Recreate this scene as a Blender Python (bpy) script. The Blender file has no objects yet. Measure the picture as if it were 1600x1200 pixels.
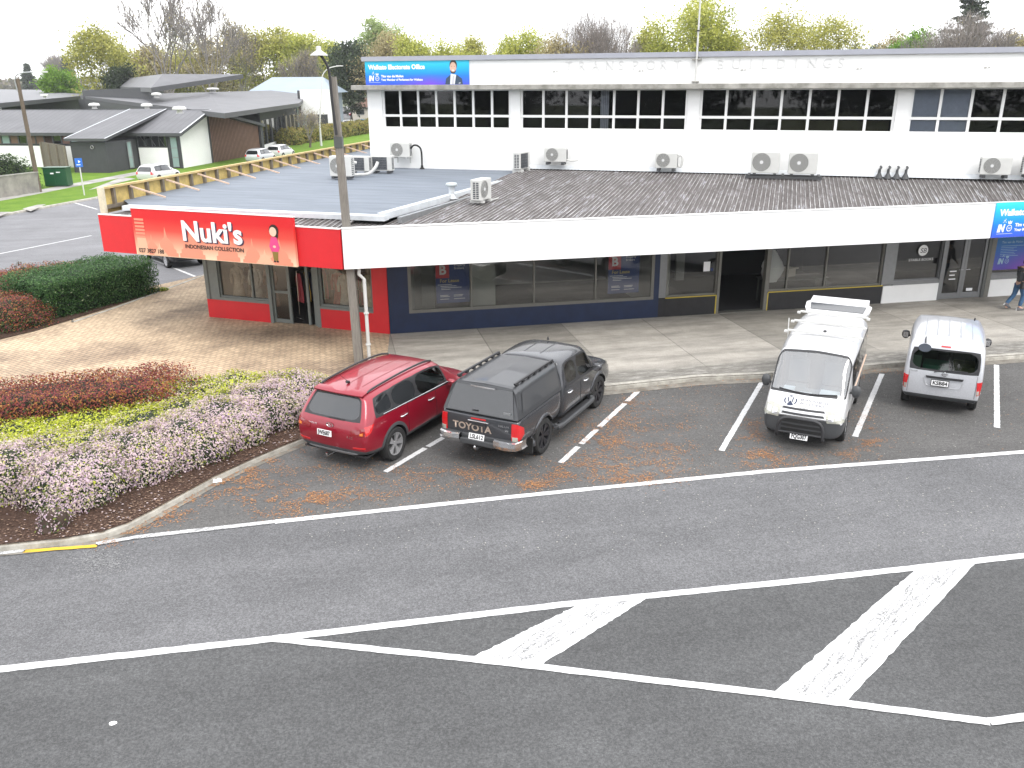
import bpy, bmesh, math, random
from mathutils import Vector, Matrix, noise
from mathutils.bvhtree import BVHTree
R = math.radians
random.seed(7)
SC = bpy.context.scene
COL = SC.collection
ROAD = -0.12          # road level; footpaths are at z = 0

# ------------------------------------------------------------------ camera
F_PX, HORIZON, ROLL, CAM_H = 1335.0, 128.0, R(-0.35), 7.4
_p = math.atan((600 - HORIZON) / F_PX)
_F = Vector((0, math.cos(_p), -math.sin(_p)))
_U0 = Vector((0, math.sin(_p), math.cos(_p)))
_R0 = Vector((1, 0, 0))
_R = _R0 * math.cos(ROLL) + _U0 * math.sin(ROLL)
_U = _U0 * math.cos(ROLL) - _R0 * math.sin(ROLL)
CAM = Vector((0, 0, CAM_H))


def ray(x, y):
    return _F * F_PX + _R * (x - 800) + _U * (600 - y)


def at(x, y, z=0.0):
    """survey: the world point at height z seen at photo pixel (x, y)"""
    d = ray(x, y)
    return CAM + d * ((z - CAM_H) / d.z)


def at_y(x, y, Y):
    d = ray(x, y)
    return CAM + d * (Y / d.y)


cd = bpy.data.cameras.new("camera")
cam = bpy.data.objects.new("camera", cd)
COL.objects.link(cam)
cd.sensor_width = 36
cd.lens = 36 * F_PX / 1600
cd.clip_end = 6000
cam.matrix_world = Matrix.Translation(CAM) @ Matrix((_R, _U, -_F)).transposed().to_4x4()
SC.camera = cam

# ------------------------------------------------------------------ objects


def tag(o, label=None, cat=None, group=None, kind=None):
    if label: o["label"] = label
    if cat: o["category"] = cat
    if group: o["group"] = group
    if kind: o["kind"] = kind
    return o


def thing(name, label, cat, loc=(0, 0, 0), rz=0.0, group=None):
    o = bpy.data.objects.new(name, None)
    o.empty_display_size = 0.3
    COL.objects.link(o)
    o.location = loc
    o.rotation_euler = (0, 0, rz)
    return tag(o, label, cat, group)


def copy_tree(o, parent=None):
    c = o.copy()
    COL.objects.link(c)
    if parent: c.parent = parent
    for ch in [k for k in bpy.data.objects if k.parent == o]:
        copy_tree(ch, c)
    return c


class MB:
    """collects polygons, then links them as one mesh object"""
    def __init__(s):
        s.v, s.f, s.m, s.mats = [], [], [], []

    def mi(s, m):
        if m not in s.mats: s.mats.append(m)
        return s.mats.index(m)

    def poly(s, pts, m=None):
        b = len(s.v)
        s.v += [tuple(p) for p in pts]
        s.f.append(tuple(range(b, b + len(pts))))
        s.m.append(s.mi(m))
        return s

    def grid(s, rows, m=None, close=False):
        b = len(s.v)
        n = len(rows[0])
        for r in rows: s.v += [tuple(p) for p in r]
        k = s.mi(m)
        for i in range(len(rows) - 1):
            for j in range(n if close else n - 1):
                j2 = (j + 1) % n
                s.f.append((b + i * n + j, b + i * n + j2, b + (i + 1) * n + j2, b + (i + 1) * n + j))
                s.m.append(k)
        return s

    def box(s, x0, x1, y0, y1, z0, z1, m=None, M=None):
        P = [Vector((x, y, z)) for z in (z0, z1) for y in (y0, y1) for x in (x0, x1)]
        if M is not None: P = [M @ p for p in P]
        b = len(s.v)
        s.v += [tuple(p) for p in P]
        k = s.mi(m)
        for q in ((0, 2, 3, 1), (4, 5, 7, 6), (0, 1, 5, 4), (1, 3, 7, 5), (3, 2, 6, 7), (2, 0, 4, 6)):
            s.f.append(tuple(b + i for i in q)); s.m.append(k)
        return s

    def tube(s, pts, r, m=None, n=8, cap=True):
        pts = [Vector(p) for p in pts]
        rr = r if isinstance(r, (list, tuple)) else [r] * len(pts)
        rows, up = [], None
        for i, p in enumerate(pts):
            d = (pts[min(i + 1, len(pts) - 1)] - pts[max(i - 1, 0)]).normalized()
            if up is None:
                up = d.orthogonal().normalized()
            a = d.cross(up)
            a = a.normalized() if a.length > 1e-6 else d.orthogonal().normalized()
            up = a.cross(d).normalized()
            rows.append([p + (a * math.cos(t) + up * math.sin(t)) * rr[i] for t in [2 * math.pi * k / n for k in range(n)]])
        s.grid(rows, m, close=True)
        if cap:
            s.poly(rows[0], m); s.poly(rows[-1][::-1], m)
        return s

    def lathe(s, prof, m=None, n=20, M=None):
        """profile of (r, z) turned about the local z axis"""
        M = M or Matrix()
        rows = [[M @ Vector((r * math.cos(t), r * math.sin(t), z)) for t in [2 * math.pi * k / n for k in range(n)]] for r, z in prof]
        return s.grid(rows, m, close=True)

    def prism(s, pts, z0, z1, m=None, M=None):
        M = M or Matrix()
        lo = [M @ Vector((p[0], p[1], z0)) for p in pts]
        hi = [M @ Vector((p[0], p[1], z1)) for p in pts]
        s.poly(hi, m); s.poly(lo[::-1], m)
        for i in range(len(pts)):
            j = (i + 1) % len(pts)
            s.poly((lo[i], lo[j], hi[j], hi[i]), m)
        return s

    def build(s, name, parent=None, mat=None, smooth=False, bevel=0.0, merge=False, rot=None, loc=None):
        me = bpy.data.meshes.new(name)
        me.from_pydata(s.v, [], s.f)
        for m in s.mats: me.materials.append(m if m is not None else mat)
        me.polygons.foreach_set("material_index", s.m)
        if smooth: me.polygons.foreach_set("use_smooth", [True] * len(s.f))
        bm = bmesh.new(); bm.from_mesh(me)
        if merge: bmesh.ops.remove_doubles(bm, verts=bm.verts, dist=1e-4)
        bmesh.ops.recalc_face_normals(bm, faces=bm.faces)
        bm.to_mesh(me); bm.free()
        me.update()
        o = bpy.data.objects.new(name, me)
        COL.objects.link(o)
        if parent: o.parent = parent
        if loc: o.location = loc
        if rot: o.rotation_euler = rot
        if bevel:
            bv = o.modifiers.new("bevel", "BEVEL"); bv.width = bevel; bv.segments = 2; bv.limit_method = "ANGLE"
        return o


def raw(name, verts, faces, mats, parent=None, mi=None, smooth=False, col=None):
    me = bpy.data.meshes.new(name)
    me.from_pydata(verts, [], faces)
    for m in mats: me.materials.append(m)
    if mi: me.polygons.foreach_set("material_index", mi)
    if smooth: me.polygons.foreach_set("use_smooth", [True] * len(faces))
    me.update()
    o = bpy.data.objects.new(name, me)
    COL.objects.link(o)
    if parent: o.parent = parent
    return o


def text(s, size, m, parent, M, name="lettering", align="LEFT", bold=0.0, width=None, ex=0.004, shear=0.0, label=None):
    """flat lettering as a mesh; M maps text x,y to the board; width squeezes it to a measured length"""
    cu = bpy.data.curves.new(name, "FONT")
    cu.body = s; cu.size = size; cu.extrude = ex; cu.offset = bold; cu.align_x = align; cu.shear = shear
    cu.resolution_u = 3
    t = bpy.data.objects.new(name, cu)
    me = bpy.data.meshes.new_from_object(t)
    bpy.data.objects.remove(t); bpy.data.curves.remove(cu)
    if width:
        xs = [v.co.x for v in me.vertices]
        k = width / (max(xs) - min(xs))
        for v in me.vertices: v.co.x *= k
    me.transform(M)
    me.materials.clear(); me.materials.append(m)
    me.name = name
    o = bpy.data.objects.new(name, me)
    COL.objects.link(o)
    if parent: o.parent = parent
    return o


# text frame standing on a wall that faces local -y
def wall_M(x, z, y=0.0):
    return Matrix.Translation((x, y, z)) @ Matrix.Rotation(R(90), 4, "X")


# ------------------------------------------------------------------ materials
_mc = {}


def mat(name, col, rough=0.6, metal=0.0, var=0.0, scale=8.0, bump=0.0, bscale=None, spec=0.5, coat=0.0, stretch=None, col2=None, detail=6.0, emit=0.0, alpha=1.0, contrast=(0.35, 0.65)):
    """principled with a noise-driven tint between col and col2 (or col darkened by var)"""
    if name in _mc: return _mc[name]
    m = bpy.data.materials.new(name); _mc[name] = m
    m.use_nodes = True
    nt = m.node_tree; b = nt.nodes["Principled BSDF"]
    b.inputs["Base Color"].default_value = (*col, 1)
    b.inputs["Roughness"].default_value = rough
    b.inputs["Metallic"].default_value = metal
    b.inputs["Specular IOR Level"].default_value = spec
    b.inputs["Coat Weight"].default_value = coat
    b.inputs["Coat Roughness"].default_value = 0.05
    if var or col2 or bump:
        tc = nt.nodes.new("ShaderNodeTexCoord")
        src = tc.outputs["Object"]
        if stretch:
            mp = nt.nodes.new("ShaderNodeMapping"); mp.inputs["Scale"].default_value = stretch
            nt.links.new(src, mp.inputs["Vector"]); src = mp.outputs["Vector"]
        nz = nt.nodes.new("ShaderNodeTexNoise"); nz.inputs["Scale"].default_value = scale; nz.inputs["Detail"].default_value = detail
        nz.inputs["Roughness"].default_value = 0.65
        nt.links.new(src, nz.inputs["Vector"])
        if var or col2:
            rp = nt.nodes.new("ShaderNodeValToRGB")
            c2 = col2 if col2 else tuple(c * (1 - var) for c in col)
            rp.color_ramp.elements[0].position = contrast[0]; rp.color_ramp.elements[0].color = (*c2, 1)
            rp.color_ramp.elements[1].position = contrast[1]; rp.color_ramp.elements[1].color = (*col, 1)
            nt.links.new(nz.outputs["Fac"], rp.inputs["Fac"])
            nt.links.new(rp.outputs["Color"], b.inputs["Base Color"])
        if bump:
            n2 = nt.nodes.new("ShaderNodeTexNoise"); n2.inputs["Scale"].default_value = bscale or scale; n2.inputs["Detail"].default_value = 4
            nt.links.new(src, n2.inputs["Vector"])
            bp = nt.nodes.new("ShaderNodeBump"); bp.inputs["Strength"].default_value = bump; bp.inputs["Distance"].default_value = 0.02
            nt.links.new(n2.outputs["Fac"], bp.inputs["Height"]); nt.links.new(bp.outputs["Normal"], b.inputs["Normal"])
    return m


def N(nt, t, **k):
    n = nt.nodes.new(t)
    for a, v in k.items():
        if a.startswith("i_"): n.inputs[a[2:].replace("_", " ")].default_value = v
        else: setattr(n, a, v)
    return n


def ramp(nt, src, stops, interp="LINEAR"):
    r = nt.nodes.new("ShaderNodeValToRGB"); e = r.color_ramp.elements
    r.color_ramp.interpolation = interp
    while len(e) < len(stops): e.new(0.5)
    for k, (p, c) in zip(e, stops):
        k.position = p; k.color = (*c, 1) if len(c) == 3 else c
    nt.links.new(src, r.inputs["Fac"])
    return r.outputs["Color"]


def mix(nt, fac, a, b, mode="MIX"):
    n = nt.nodes.new("ShaderNodeMix"); n.data_type = "RGBA"; n.blend_type = mode
    for s, i in ((fac, 0), (a, 6), (b, 7)):
        if hasattr(s, "is_linked"): nt.links.new(s, n.inputs[i])
        else: n.inputs[i].default_value = s if i == 0 else (*s, 1)
    return n.outputs[2]


def nz(nt, src, scale, detail=5, rough=0.6, dist=0.0, stretch=None):
    if stretch:
        if len(stretch) > 3:
            m0 = nt.nodes.new("ShaderNodeMapping"); m0.inputs["Rotation"].default_value = (0, 0, stretch[3])
            nt.links.new(src, m0.inputs["Vector"]); src = m0.outputs["Vector"]
        mp = nt.nodes.new("ShaderNodeMapping"); mp.inputs["Scale"].default_value = stretch[:3]
        nt.links.new(src, mp.inputs["Vector"]); src = mp.outputs["Vector"]
    n = nt.nodes.new("ShaderNodeTexNoise")
    n.inputs["Scale"].default_value = scale; n.inputs["Detail"].default_value = detail
    n.inputs["Roughness"].default_value = rough; n.inputs["Distortion"].default_value = dist
    nt.links.new(src, n.inputs["Vector"])
    return n.outputs["Fac"]


def custom(name, fn, rough=0.8, spec=0.3):
    """fn(nt, object coords, bsdf) wires a colour"""
    if name in _mc: return _mc[name]
    m = bpy.data.materials.new(name); _mc[name] = m
    m.use_nodes = True
    nt = m.node_tree; b = nt.nodes["Principled BSDF"]
    b.inputs["Roughness"].default_value = rough; b.inputs["Specular IOR Level"].default_value = spec
    tc = nt.nodes.new("ShaderNodeTexCoord")
    c = fn(nt, tc.outputs["Object"], b)
    if c is not None: nt.links.new(c, b.inputs["Base Color"])
    return m


def bump(nt, b, h, s=0.3, d=0.02):
    bp = nt.nodes.new("ShaderNodeBump"); bp.inputs["Strength"].default_value = s; bp.inputs["Distance"].default_value = d
    nt.links.new(h, bp.inputs["Height"]); nt.links.new(bp.outputs["Normal"], b.inputs["Normal"])


def g3(v): return (v, v, v)


def asphalt(name, base, warm, agg=0.5):
    def fn(nt, o, b):
        big = nz(nt, o, 0.35, 4)
        mid = nz(nt, o, 2.2, 6, 0.7, stretch=(1, 3, 1, R(-11)))
        fine = nz(nt, o, 30, 4, 0.95)
        grit = nz(nt, o, 75, 2, 0.9)
        c0 = ramp(nt, big, [(0.3, tuple(base * 0.86 * w for w in warm)), (0.7, tuple(base * 1.12 * w for w in warm))])
        c1 = mix(nt, 0.55, c0, ramp(nt, mid, [(0.25, g3(0.80)), (0.75, g3(1.15))]), "MULTIPLY")
        trk = nz(nt, o, 0.8, 3, 0.5, stretch=(0.07, 1.5, 1, R(-11)))
        c1 = mix(nt, 0.5, c1, ramp(nt, trk, [(0.32, g3(0.84)), (0.66, g3(1.14))]), "MULTIPLY")
        c2 = mix(nt, agg, c1, ramp(nt, fine, [(0.38, g3(0.55)), (0.5, g3(1.0)), (0.63, g3(1.75))]), "MULTIPLY")
        c3 = mix(nt, ramp(nt, grit, [(0.64, g3(0)), (0.72, g3(0.6))]), c2, g3(base * 3.0))
        # thin tar cracks
        vo = N(nt, "ShaderNodeTexVoronoi", feature="DISTANCE_TO_EDGE"); vo.inputs["Scale"].default_value = 0.16
        wp = N(nt, "ShaderNodeVectorMath", operation="ADD")
        w = nt.nodes.new("ShaderNodeTexNoise"); w.inputs["Scale"].default_value = 0.8; w.inputs["Detail"].default_value = 6
        nt.links.new(o, w.inputs["Vector"]); nt.links.new(o, wp.inputs[0]); nt.links.new(w.outputs["Color"], wp.inputs[1])
        nt.links.new(wp.outputs[0], vo.inputs["Vector"])
        cr = ramp(nt, vo.outputs["Distance"], [(0.0, g3(0.28)), (0.0025, g3(0.0))])
        c3 = mix(nt, cr, c3, g3(base * 0.55))
        bump(nt, b, fine, 0.35, 0.01)
        return c3
    return custom(name, fn, 0.85, 0.25)


M = {}
M["road"] = asphalt("asphalt_road", 0.118, (1, 1.0, 1.03), 0.8)
M["median"] = asphalt("asphalt_median", 0.078, (1, 1.01, 1.02), 0.85)
M["bay"] = asphalt("asphalt_parking", 0.095, (1.03, 1.0, 0.97), 0.75)
M["side"] = asphalt("asphalt_side_street", 0.17, (1, 1.0, 1.05), 0.3)
M["glassy"] = None


def paint(name, wear, under=0.06, streak=R(-25), wh=0.82, col=None):
    def fn(nt, o, b):
        a = nz(nt, o, 7, 6, 0.8, stretch=(.35, 4, 1, streak))
        f = nz(nt, o, 38, 4, 0.8)
        m = N(nt, "ShaderNodeMath", operation="ADD"); nt.links.new(a, m.inputs[0]); nt.links.new(f, m.inputs[1])
        k = ramp(nt, m.outputs[0], [(max(0.0, wear - 0.09), g3(0.0)), (wear + 0.06, g3(1.0))])
        # the ramp only reads 0..1, so halve the sum first
        m2 = N(nt, "ShaderNodeMath", operation="MULTIPLY"); m2.inputs[1].default_value = 0.5
        nt.links.new(m.outputs[0], m2.inputs[0])
        k = ramp(nt, m2.outputs[0], [(max(0.0, wear - 0.05), g3(0.0)), (wear + 0.03, g3(1.0))])
        w2 = nz(nt, o, 3, 4)
        cw = ramp(nt, w2, [(0.3, tuple(c * 0.82 for c in (col or g3(wh)))), (0.7, col or g3(wh))])
        return mix(nt, k, g3(under), cw)
    return custom(name, fn, 0.75, 0.3)


M["line"] = paint("road_paint", 0.42, 0.13, R(-12), 0.66)
M["chev"] = paint("road_paint_worn", 0.485, 0.15, R(-48), 0.56)
M["yline"] = paint("yellow_paint_worn", 0.44, 0.1, 0, 0.8, (0.72, 0.45, 0.04))
M["white"] = mat("painted_white_wall", (0.82, 0.82, 0.81), 0.65, var=0.05, scale=1.2)
M["white2"] = mat("white_trim", (0.80, 0.80, 0.79), 0.5)
M["fascia"] = mat("white_fascia_panel", (0.82, 0.82, 0.82), 0.45, var=0.04, scale=0.8)
M["red"] = mat("red_painted_panel", (0.62, 0.014, 0.022), 0.45, var=0.08, scale=2)
M["navy"] = mat("navy_painted_board", (0.008, 0.020, 0.064), 0.5, var=0.25, scale=3)
M["black"] = mat("black_painted_board", (0.018, 0.017, 0.019), 0.55, var=0.4, scale=4)
M["yel"] = mat("yellow_edge_trim", (0.55, 0.42, 0.05), 0.5)
M["alu"] = mat("grey_aluminium_frame", (0.24, 0.245, 0.25), 0.4, 0.5, var=0.1)
M["alub"] = mat("beige_grey_frame", (0.17, 0.165, 0.145), 0.5, 0.2, var=0.1)
M["alud"] = mat("dark_grey_frame", (0.10, 0.105, 0.10), 0.45, 0.3)
M["greeng"] = mat("green_grey_frame", (0.17, 0.19, 0.18), 0.5, var=0.1)
M["ceil"] = mat("canopy_soffit", (0.55, 0.55, 0.53), 0.8)
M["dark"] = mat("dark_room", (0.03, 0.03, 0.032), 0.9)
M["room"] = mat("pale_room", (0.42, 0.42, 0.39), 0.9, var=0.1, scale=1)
M["floor"] = mat("carpet_floor", (0.09, 0.09, 0.085), 0.95, var=0.2, scale=6)
M["flash"] = mat("pale_flashing", (0.66, 0.69, 0.72), 0.45, 0.2, var=0.15, scale=3)
M["gal"] = mat("galvanised_steel", (0.45, 0.46, 0.47), 0.4, 0.8, var=0.2, scale=5)
M["cap"] = mat("grey_roof_cap", (0.36, 0.37, 0.42), 0.5, 0.1, var=0.1, scale=2)
M["plast"] = mat("white_plastic_casing", (0.56, 0.56, 0.54), 0.45, var=0.06, scale=4)
M["grille"] = mat("grey_fan_guard", (0.20, 0.20, 0.19), 0.6)
M["grilled"] = mat("dark_coil_fins", (0.05, 0.055, 0.065), 0.5, 0.3)
M["rubber"] = mat("black_rubber", (0.018, 0.018, 0.018), 0.8, var=0.3, scale=20)
M["blackp"] = mat("black_plastic", (0.022, 0.022, 0.024), 0.5)
M["greyp"] = mat("dark_grey_plastic", (0.05, 0.052, 0.055), 0.55)
M["chrome"] = mat("chrome", (0.75, 0.75, 0.76), 0.12, 1.0)
M["alloy"] = mat("silver_alloy", (0.62, 0.62, 0.63), 0.38, 0.8)
M["dalloy"] = mat("black_alloy", (0.03, 0.03, 0.035), 0.35, 0.5)
M["lens_r"] = mat("red_lens", (0.55, 0.012, 0.015), 0.12, coat=1.0)
M["lens_o"] = mat("amber_lens", (0.6, 0.16, 0.02), 0.15, coat=1.0)
M["lens_c"] = mat("clear_lens", (0.42, 0.42, 0.36), 0.1, coat=1.0, var=0.15, scale=18)
M["plate"] = mat("white_number_plate", (0.75, 0.75, 0.75), 0.4)
M["ink"] = mat("black_ink", (0.015, 0.015, 0.016), 0.5)
M["inkw"] = mat("white_ink", (0.85, 0.85, 0.86), 0.5)
M["inkg"] = mat("grey_ink", (0.30, 0.30, 0.33), 0.5)
M["timb"] = mat("new_pine_timber", (0.60, 0.44, 0.20), 0.7, var=0.35, scale=3, stretch=(1, 1, 6))
M["timbp"] = mat("pale_pink_pine", (0.66, 0.48, 0.36), 0.7, var=0.25, scale=5)
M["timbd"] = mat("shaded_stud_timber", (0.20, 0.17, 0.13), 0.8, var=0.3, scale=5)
M["ply"] = mat("yellow_plywood", (0.62, 0.46, 0.16), 0.75, var=0.35, scale=4)
M["pole"] = mat("weathered_grey_pole", (0.23, 0.21, 0.185), 0.85, var=0.35, scale=5, stretch=(6, 6, 0.6))
M["poled"] = mat("brown_timber_pole", (0.15, 0.115, 0.085), 0.9, var=0.45, scale=6, stretch=(6, 6, 0.5))
M["conc"] = mat("old_concrete", (0.34, 0.33, 0.30), 0.9, var=0.35, scale=3, bump=0.2, bscale=30)
M["stain"] = mat("stained_concrete_ledge", (0.40, 0.385, 0.355), 0.9, col2=(0.20, 0.195, 0.17), scale=2.2, stretch=(1, 1, 1), bump=0.3, bscale=20)
M["skin"] = mat("skin", (0.55, 0.33, 0.25), 0.6)


def glass(name, tint, refl=0.06, rough=0.02, ior=1.5):
    m = bpy.data.materials.new(name); _mc[name] = m
    m.use_nodes = True
    nt = m.node_tree
    nt.nodes.remove(nt.nodes["Principled BSDF"])
    out = nt.nodes["Material Output"]
    tr = N(nt, "ShaderNodeBsdfTransparent"); tr.inputs["Color"].default_value = (*tint, 1)
    gl = N(nt, "ShaderNodeBsdfGlossy"); gl.inputs["Roughness"].default_value = rough
    fr = N(nt, "ShaderNodeFresnel"); fr.inputs["IOR"].default_value = ior
    ad = N(nt, "ShaderNodeMath", operation="ADD", use_clamp=True); ad.inputs[1].default_value = refl
    nt.links.new(fr.outputs[0], ad.inputs[0])
    mx = N(nt, "ShaderNodeMixShader")
    nt.links.new(ad.outputs[0], mx.inputs[0]); nt.links.new(tr.outputs[0], mx.inputs[1]); nt.links.new(gl.outputs[0], mx.inputs[2])
    nt.links.new(mx.outputs[0], out.inputs["Surface"])
    return m


M["shopglass"] = glass("shop_window_glass", (0.78, 0.80, 0.77), 0.09)
M["upglass"] = glass("tinted_office_glass", (0.58, 0.61, 0.66), 0.0)
M["carglass"] = glass("car_window_glass", (0.45, 0.52, 0.49), 0.05)
M["screen"] = glass("windscreen_glass", (0.72, 0.82, 0.86), 0.26)
M["privacy"] = mat("dark_privacy_glass", (0.012, 0.014, 0.016), 0.05, spec=0.9, coat=0.35)

# ------------------------------------------------------------------ sky and light
SUN_EL, SUN_AZ = R(52), R(150)     # overcast; what sun there is stands behind the camera, to the right
w = bpy.data.worlds.new("World"); SC.world = w
w.use_nodes = True
nt = w.node_tree
bg = nt.nodes["Background"]
sky = N(nt, "ShaderNodeTexSky", sky_type="NISHITA", sun_disc=False, sun_elevation=SUN_EL, sun_rotation=SUN_AZ)
tc = nt.nodes.new("ShaderNodeTexCoord")
cl = nz(nt, tc.outputs["Generated"], 2.2, 5, 0.6, stretch=(1, 1, 3))
cloud = ramp(nt, nz(nt, tc.outputs["Generated"], 3.0, 4, 0.55, stretch=(1, 1, 2.5)), [(0.3, (8.6, 8.8, 9.3)), (0.7, (10.6, 10.6, 10.7))])
k = ramp(nt, cl, [(0.30, g3(0.80)), (0.48, g3(1.0))])
nt.links.new(mix(nt, k, sky.outputs[0], cloud), bg.inputs["Color"])
bg.inputs["Strength"].default_value = 0.11
sl = bpy.data.lights.new("sun", "SUN"); sl.energy = 0.9; sl.angle = R(24); sl.color = (1.0, 0.96, 0.90)
so = bpy.data.objects.new("sun", sl); COL.objects.link(so)
sd = Vector((math.sin(SUN_AZ) * math.cos(SUN_EL), math.cos(SUN_AZ) * math.cos(SUN_EL), math.sin(SUN_EL)))
so.rotation_euler = sd.to_track_quat("Z", "Y").to_euler()
so.location = sd * 100
SC.view_settings.view_transform = "Standard"; SC.view_settings.look = "None"
SC.view_settings.exposure = 1.2; SC.view_settings.gamma = 1
SC.render.engine = "CYCLES"
SC.cycles.use_denoising = True
SC.cycles.max_bounces = 8; SC.cycles.transparent_max_bounces = 12
SC.cycles.caustics_reflective = False; SC.cycles.caustics_refractive = False
# ================================================================== frames of the buildings
C0 = Vector((-3.81, 25.68, 0))                      # where the red front meets the navy front
A_S, A_R = R(11.75), R(-19.3)                        # directions of the two shop fronts
FC = Vector((-4.5, 22.65, 0)); A_F, A_G = R(12.1), R(-21.3)   # corner of the canopy fascia
U0 = at(580, 258, 4.2); U0.z = 0; A_U = R(-17.1)     # front left corner of the two-storey building


def W(o, a, x, y, z=0.0):
    return Vector((o.x + x * math.cos(a) - y * math.sin(a), o.y + x * math.sin(a) + y * math.cos(a), z))


# ================================================================== ground
def sheet(name, pts, m, kind="structure", sub=False):
    b = MB(); b.poly(pts, m)
    return tag(b.build(name), kind=kind)


M["earth"] = mat("distant_ground", (0.13, 0.15, 0.07), 0.95, col2=(0.08, 0.10, 0.04), scale=0.03)
M["grass"] = custom("mown_grass", lambda nt, o, b: (bump(nt, b, nz(nt, o, 60, 3, 0.8), 0.8, 0.05), mix(nt, 0.6, ramp(nt, nz(nt, o, 0.6, 5, 0.7), [(0.3, (0.10, 0.19, 0.025)), (0.7, (0.17, 0.27, 0.04))]), ramp(nt, nz(nt, o, 40, 4, 0.9), [(0.3, g3(0.5)), (0.7, g3(1.4))]), "MULTIPLY"))[1], 0.95, 0.1)
sheet("ground", [(-700, -200, -0.2), (700, -200, -0.2), (700, 900, -0.2), (-700, 900, -0.2)], M["earth"])
sheet("main_road", [(-90, -14, ROAD), (140, -4, ROAD), (140, 70, ROAD), (-90, 70, ROAD)], M["road"])
sheet("park_lawn", [(-120, -120, ROAD + 0.06), (140, -120, ROAD + 0.06), (140, -7, ROAD + 0.06), (-120, -17, ROAD + 0.06)], mat("park_grass", (.055, .085, .02), .95, var=.4, scale=.5))

kerb_px = [(1600, 554), (1500, 561), (1410, 567), (1290, 577), (1188, 585), (1090, 589), (945, 604)]
KERB = [at(x, y, 0) for x, y in kerb_px]
d = (KERB[0] - KERB[-1]).normalized()
KERB = [KERB[0] + d * 50] + KERB + [KERB[-1] - d * 3.2, Vector((-2.3, 19.75, 0)), Vector((-3.1, 19.3, 0)), Vector((-3.7, 18.7, 0))]
bed_px = [(480, 682), (440, 698), (400, 715), (335, 745), (280, 775), (240, 797), (200, 818), (160, 832), (100, 842), (0, 852)]
KERB += [at(x, y, 0) for x, y in bed_px] + [Vector((-12, 12.3, 0)), Vector((-18, 13.5, 0)), Vector((-26, 18, 0)), Vector((-31, 24, 0)), Vector((-29, 31, 0)), Vector((-21, 34.4, 0)), Vector((-16.4, 34.0, 0)), Vector((-15.2, 33.2, 0)), at(225, 450, 0), at(315, 430, 0)]
kl = KERB[-1]
KERB.append(kl + Vector((math.cos(R(77)), math.sin(R(77)), 0)) * 90)

# parking bays: a darker asphalt sheet between the edge line and the kerb
edge = [at(x, y, ROAD + 0.004) for x, y in ((180, 845), (430, 815), (800, 776), (1200, 736), (1600, 706))]
edge = edge + [edge[-1] + (edge[-1] - edge[-2]).normalized() * 40]
top = [Vector((p.x, p.y, ROAD + 0.004)) for p in KERB[:18]]
sheet("parking_bay_surface", [tuple(p) for p in edge] + [tuple(p) for p in top], M["bay"])
kn = Vector((math.cos(R(77)), math.sin(R(77)), 0))
FK0 = at(0, 339, ROAD); FK1 = at(150, 311, ROAD)
fkd = Vector((math.cos(R(79)), math.sin(R(79)), 0))
sheet("side_street", [(-70, 34, ROAD + 0.004), (-16, 30.2, ROAD + 0.004), (-12, 33, ROAD + 0.004), tuple(Vector((kl.x + 1, kl.y, ROAD + 0.004)) + kn * 95), tuple(FK1 + fkd * 95 + Vector((-2, 0, 0.004))), tuple(FK1 + Vector((-2, 0, .004))), tuple(FK0 + Vector((-2, 0, 0.004))), (-70, 48, ROAD + 0.004)], M["side"])

mz = ROAD + 0.003
md_ = [at(x, y, mz) for x, y in ((-60, 1052), (425, 998), (900, 942), (1250, 907), (1600, 868))]
sheet("median_surface", [tuple(md_[0] + (md_[0] - md_[1]).normalized() * 30)] + [tuple(p) for p in md_] + [tuple(md_[-1] + (md_[-1] - md_[-2]).normalized() * 40), (60, 4, mz), (-40, -8, mz)], M["median"])

# brick paving on the corner, laid on the raised block
def brick_fn(nt, o, b):
    mp = N(nt, "ShaderNodeMapping"); mp.inputs["Rotation"].default_value = (0, 0, R(33))
    nt.links.new(o, mp.inputs["Vector"])
    br = N(nt, "ShaderNodeTexBrick"); br.offset = 0.5
    for k, v in (("Scale", 1.0), ("Brick Width", 0.23), ("Row Height", 0.115), ("Mortar Size", 0.011), ("Mortar Smooth", 0.15), ("Bias", -0.1)): br.inputs[k].default_value = v
    br.inputs["Color1"].default_value = (0.56, 0.435, 0.305, 1); br.inputs["Color2"].default_value = (0.45, 0.345, 0.24, 1); br.inputs["Mortar"].default_value = (0.22, 0.185, 0.145, 1)
    nt.links.new(mp.outputs[0], br.inputs["Vector"])
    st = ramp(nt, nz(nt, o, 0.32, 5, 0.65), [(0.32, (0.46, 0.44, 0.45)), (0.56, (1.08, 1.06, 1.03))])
    bump(nt, b, br.outputs["Fac"], -0.4, 0.01)
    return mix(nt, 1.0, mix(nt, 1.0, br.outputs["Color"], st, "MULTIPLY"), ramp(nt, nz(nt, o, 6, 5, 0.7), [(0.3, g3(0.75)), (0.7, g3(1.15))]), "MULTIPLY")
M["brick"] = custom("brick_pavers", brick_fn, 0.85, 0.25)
BR = at(603, 575, 0)
# the whole raised block: paving first, then the footpath and beds as sheets above
blk = [tuple(p) for p in KERB]
b = MB(); b.poly(blk[1:] + [(20, 60, 0), (60, 60, 0), (60, 33, 0)], M["brick"]); tag(b.build("brick_paving"), kind="structure")


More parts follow.
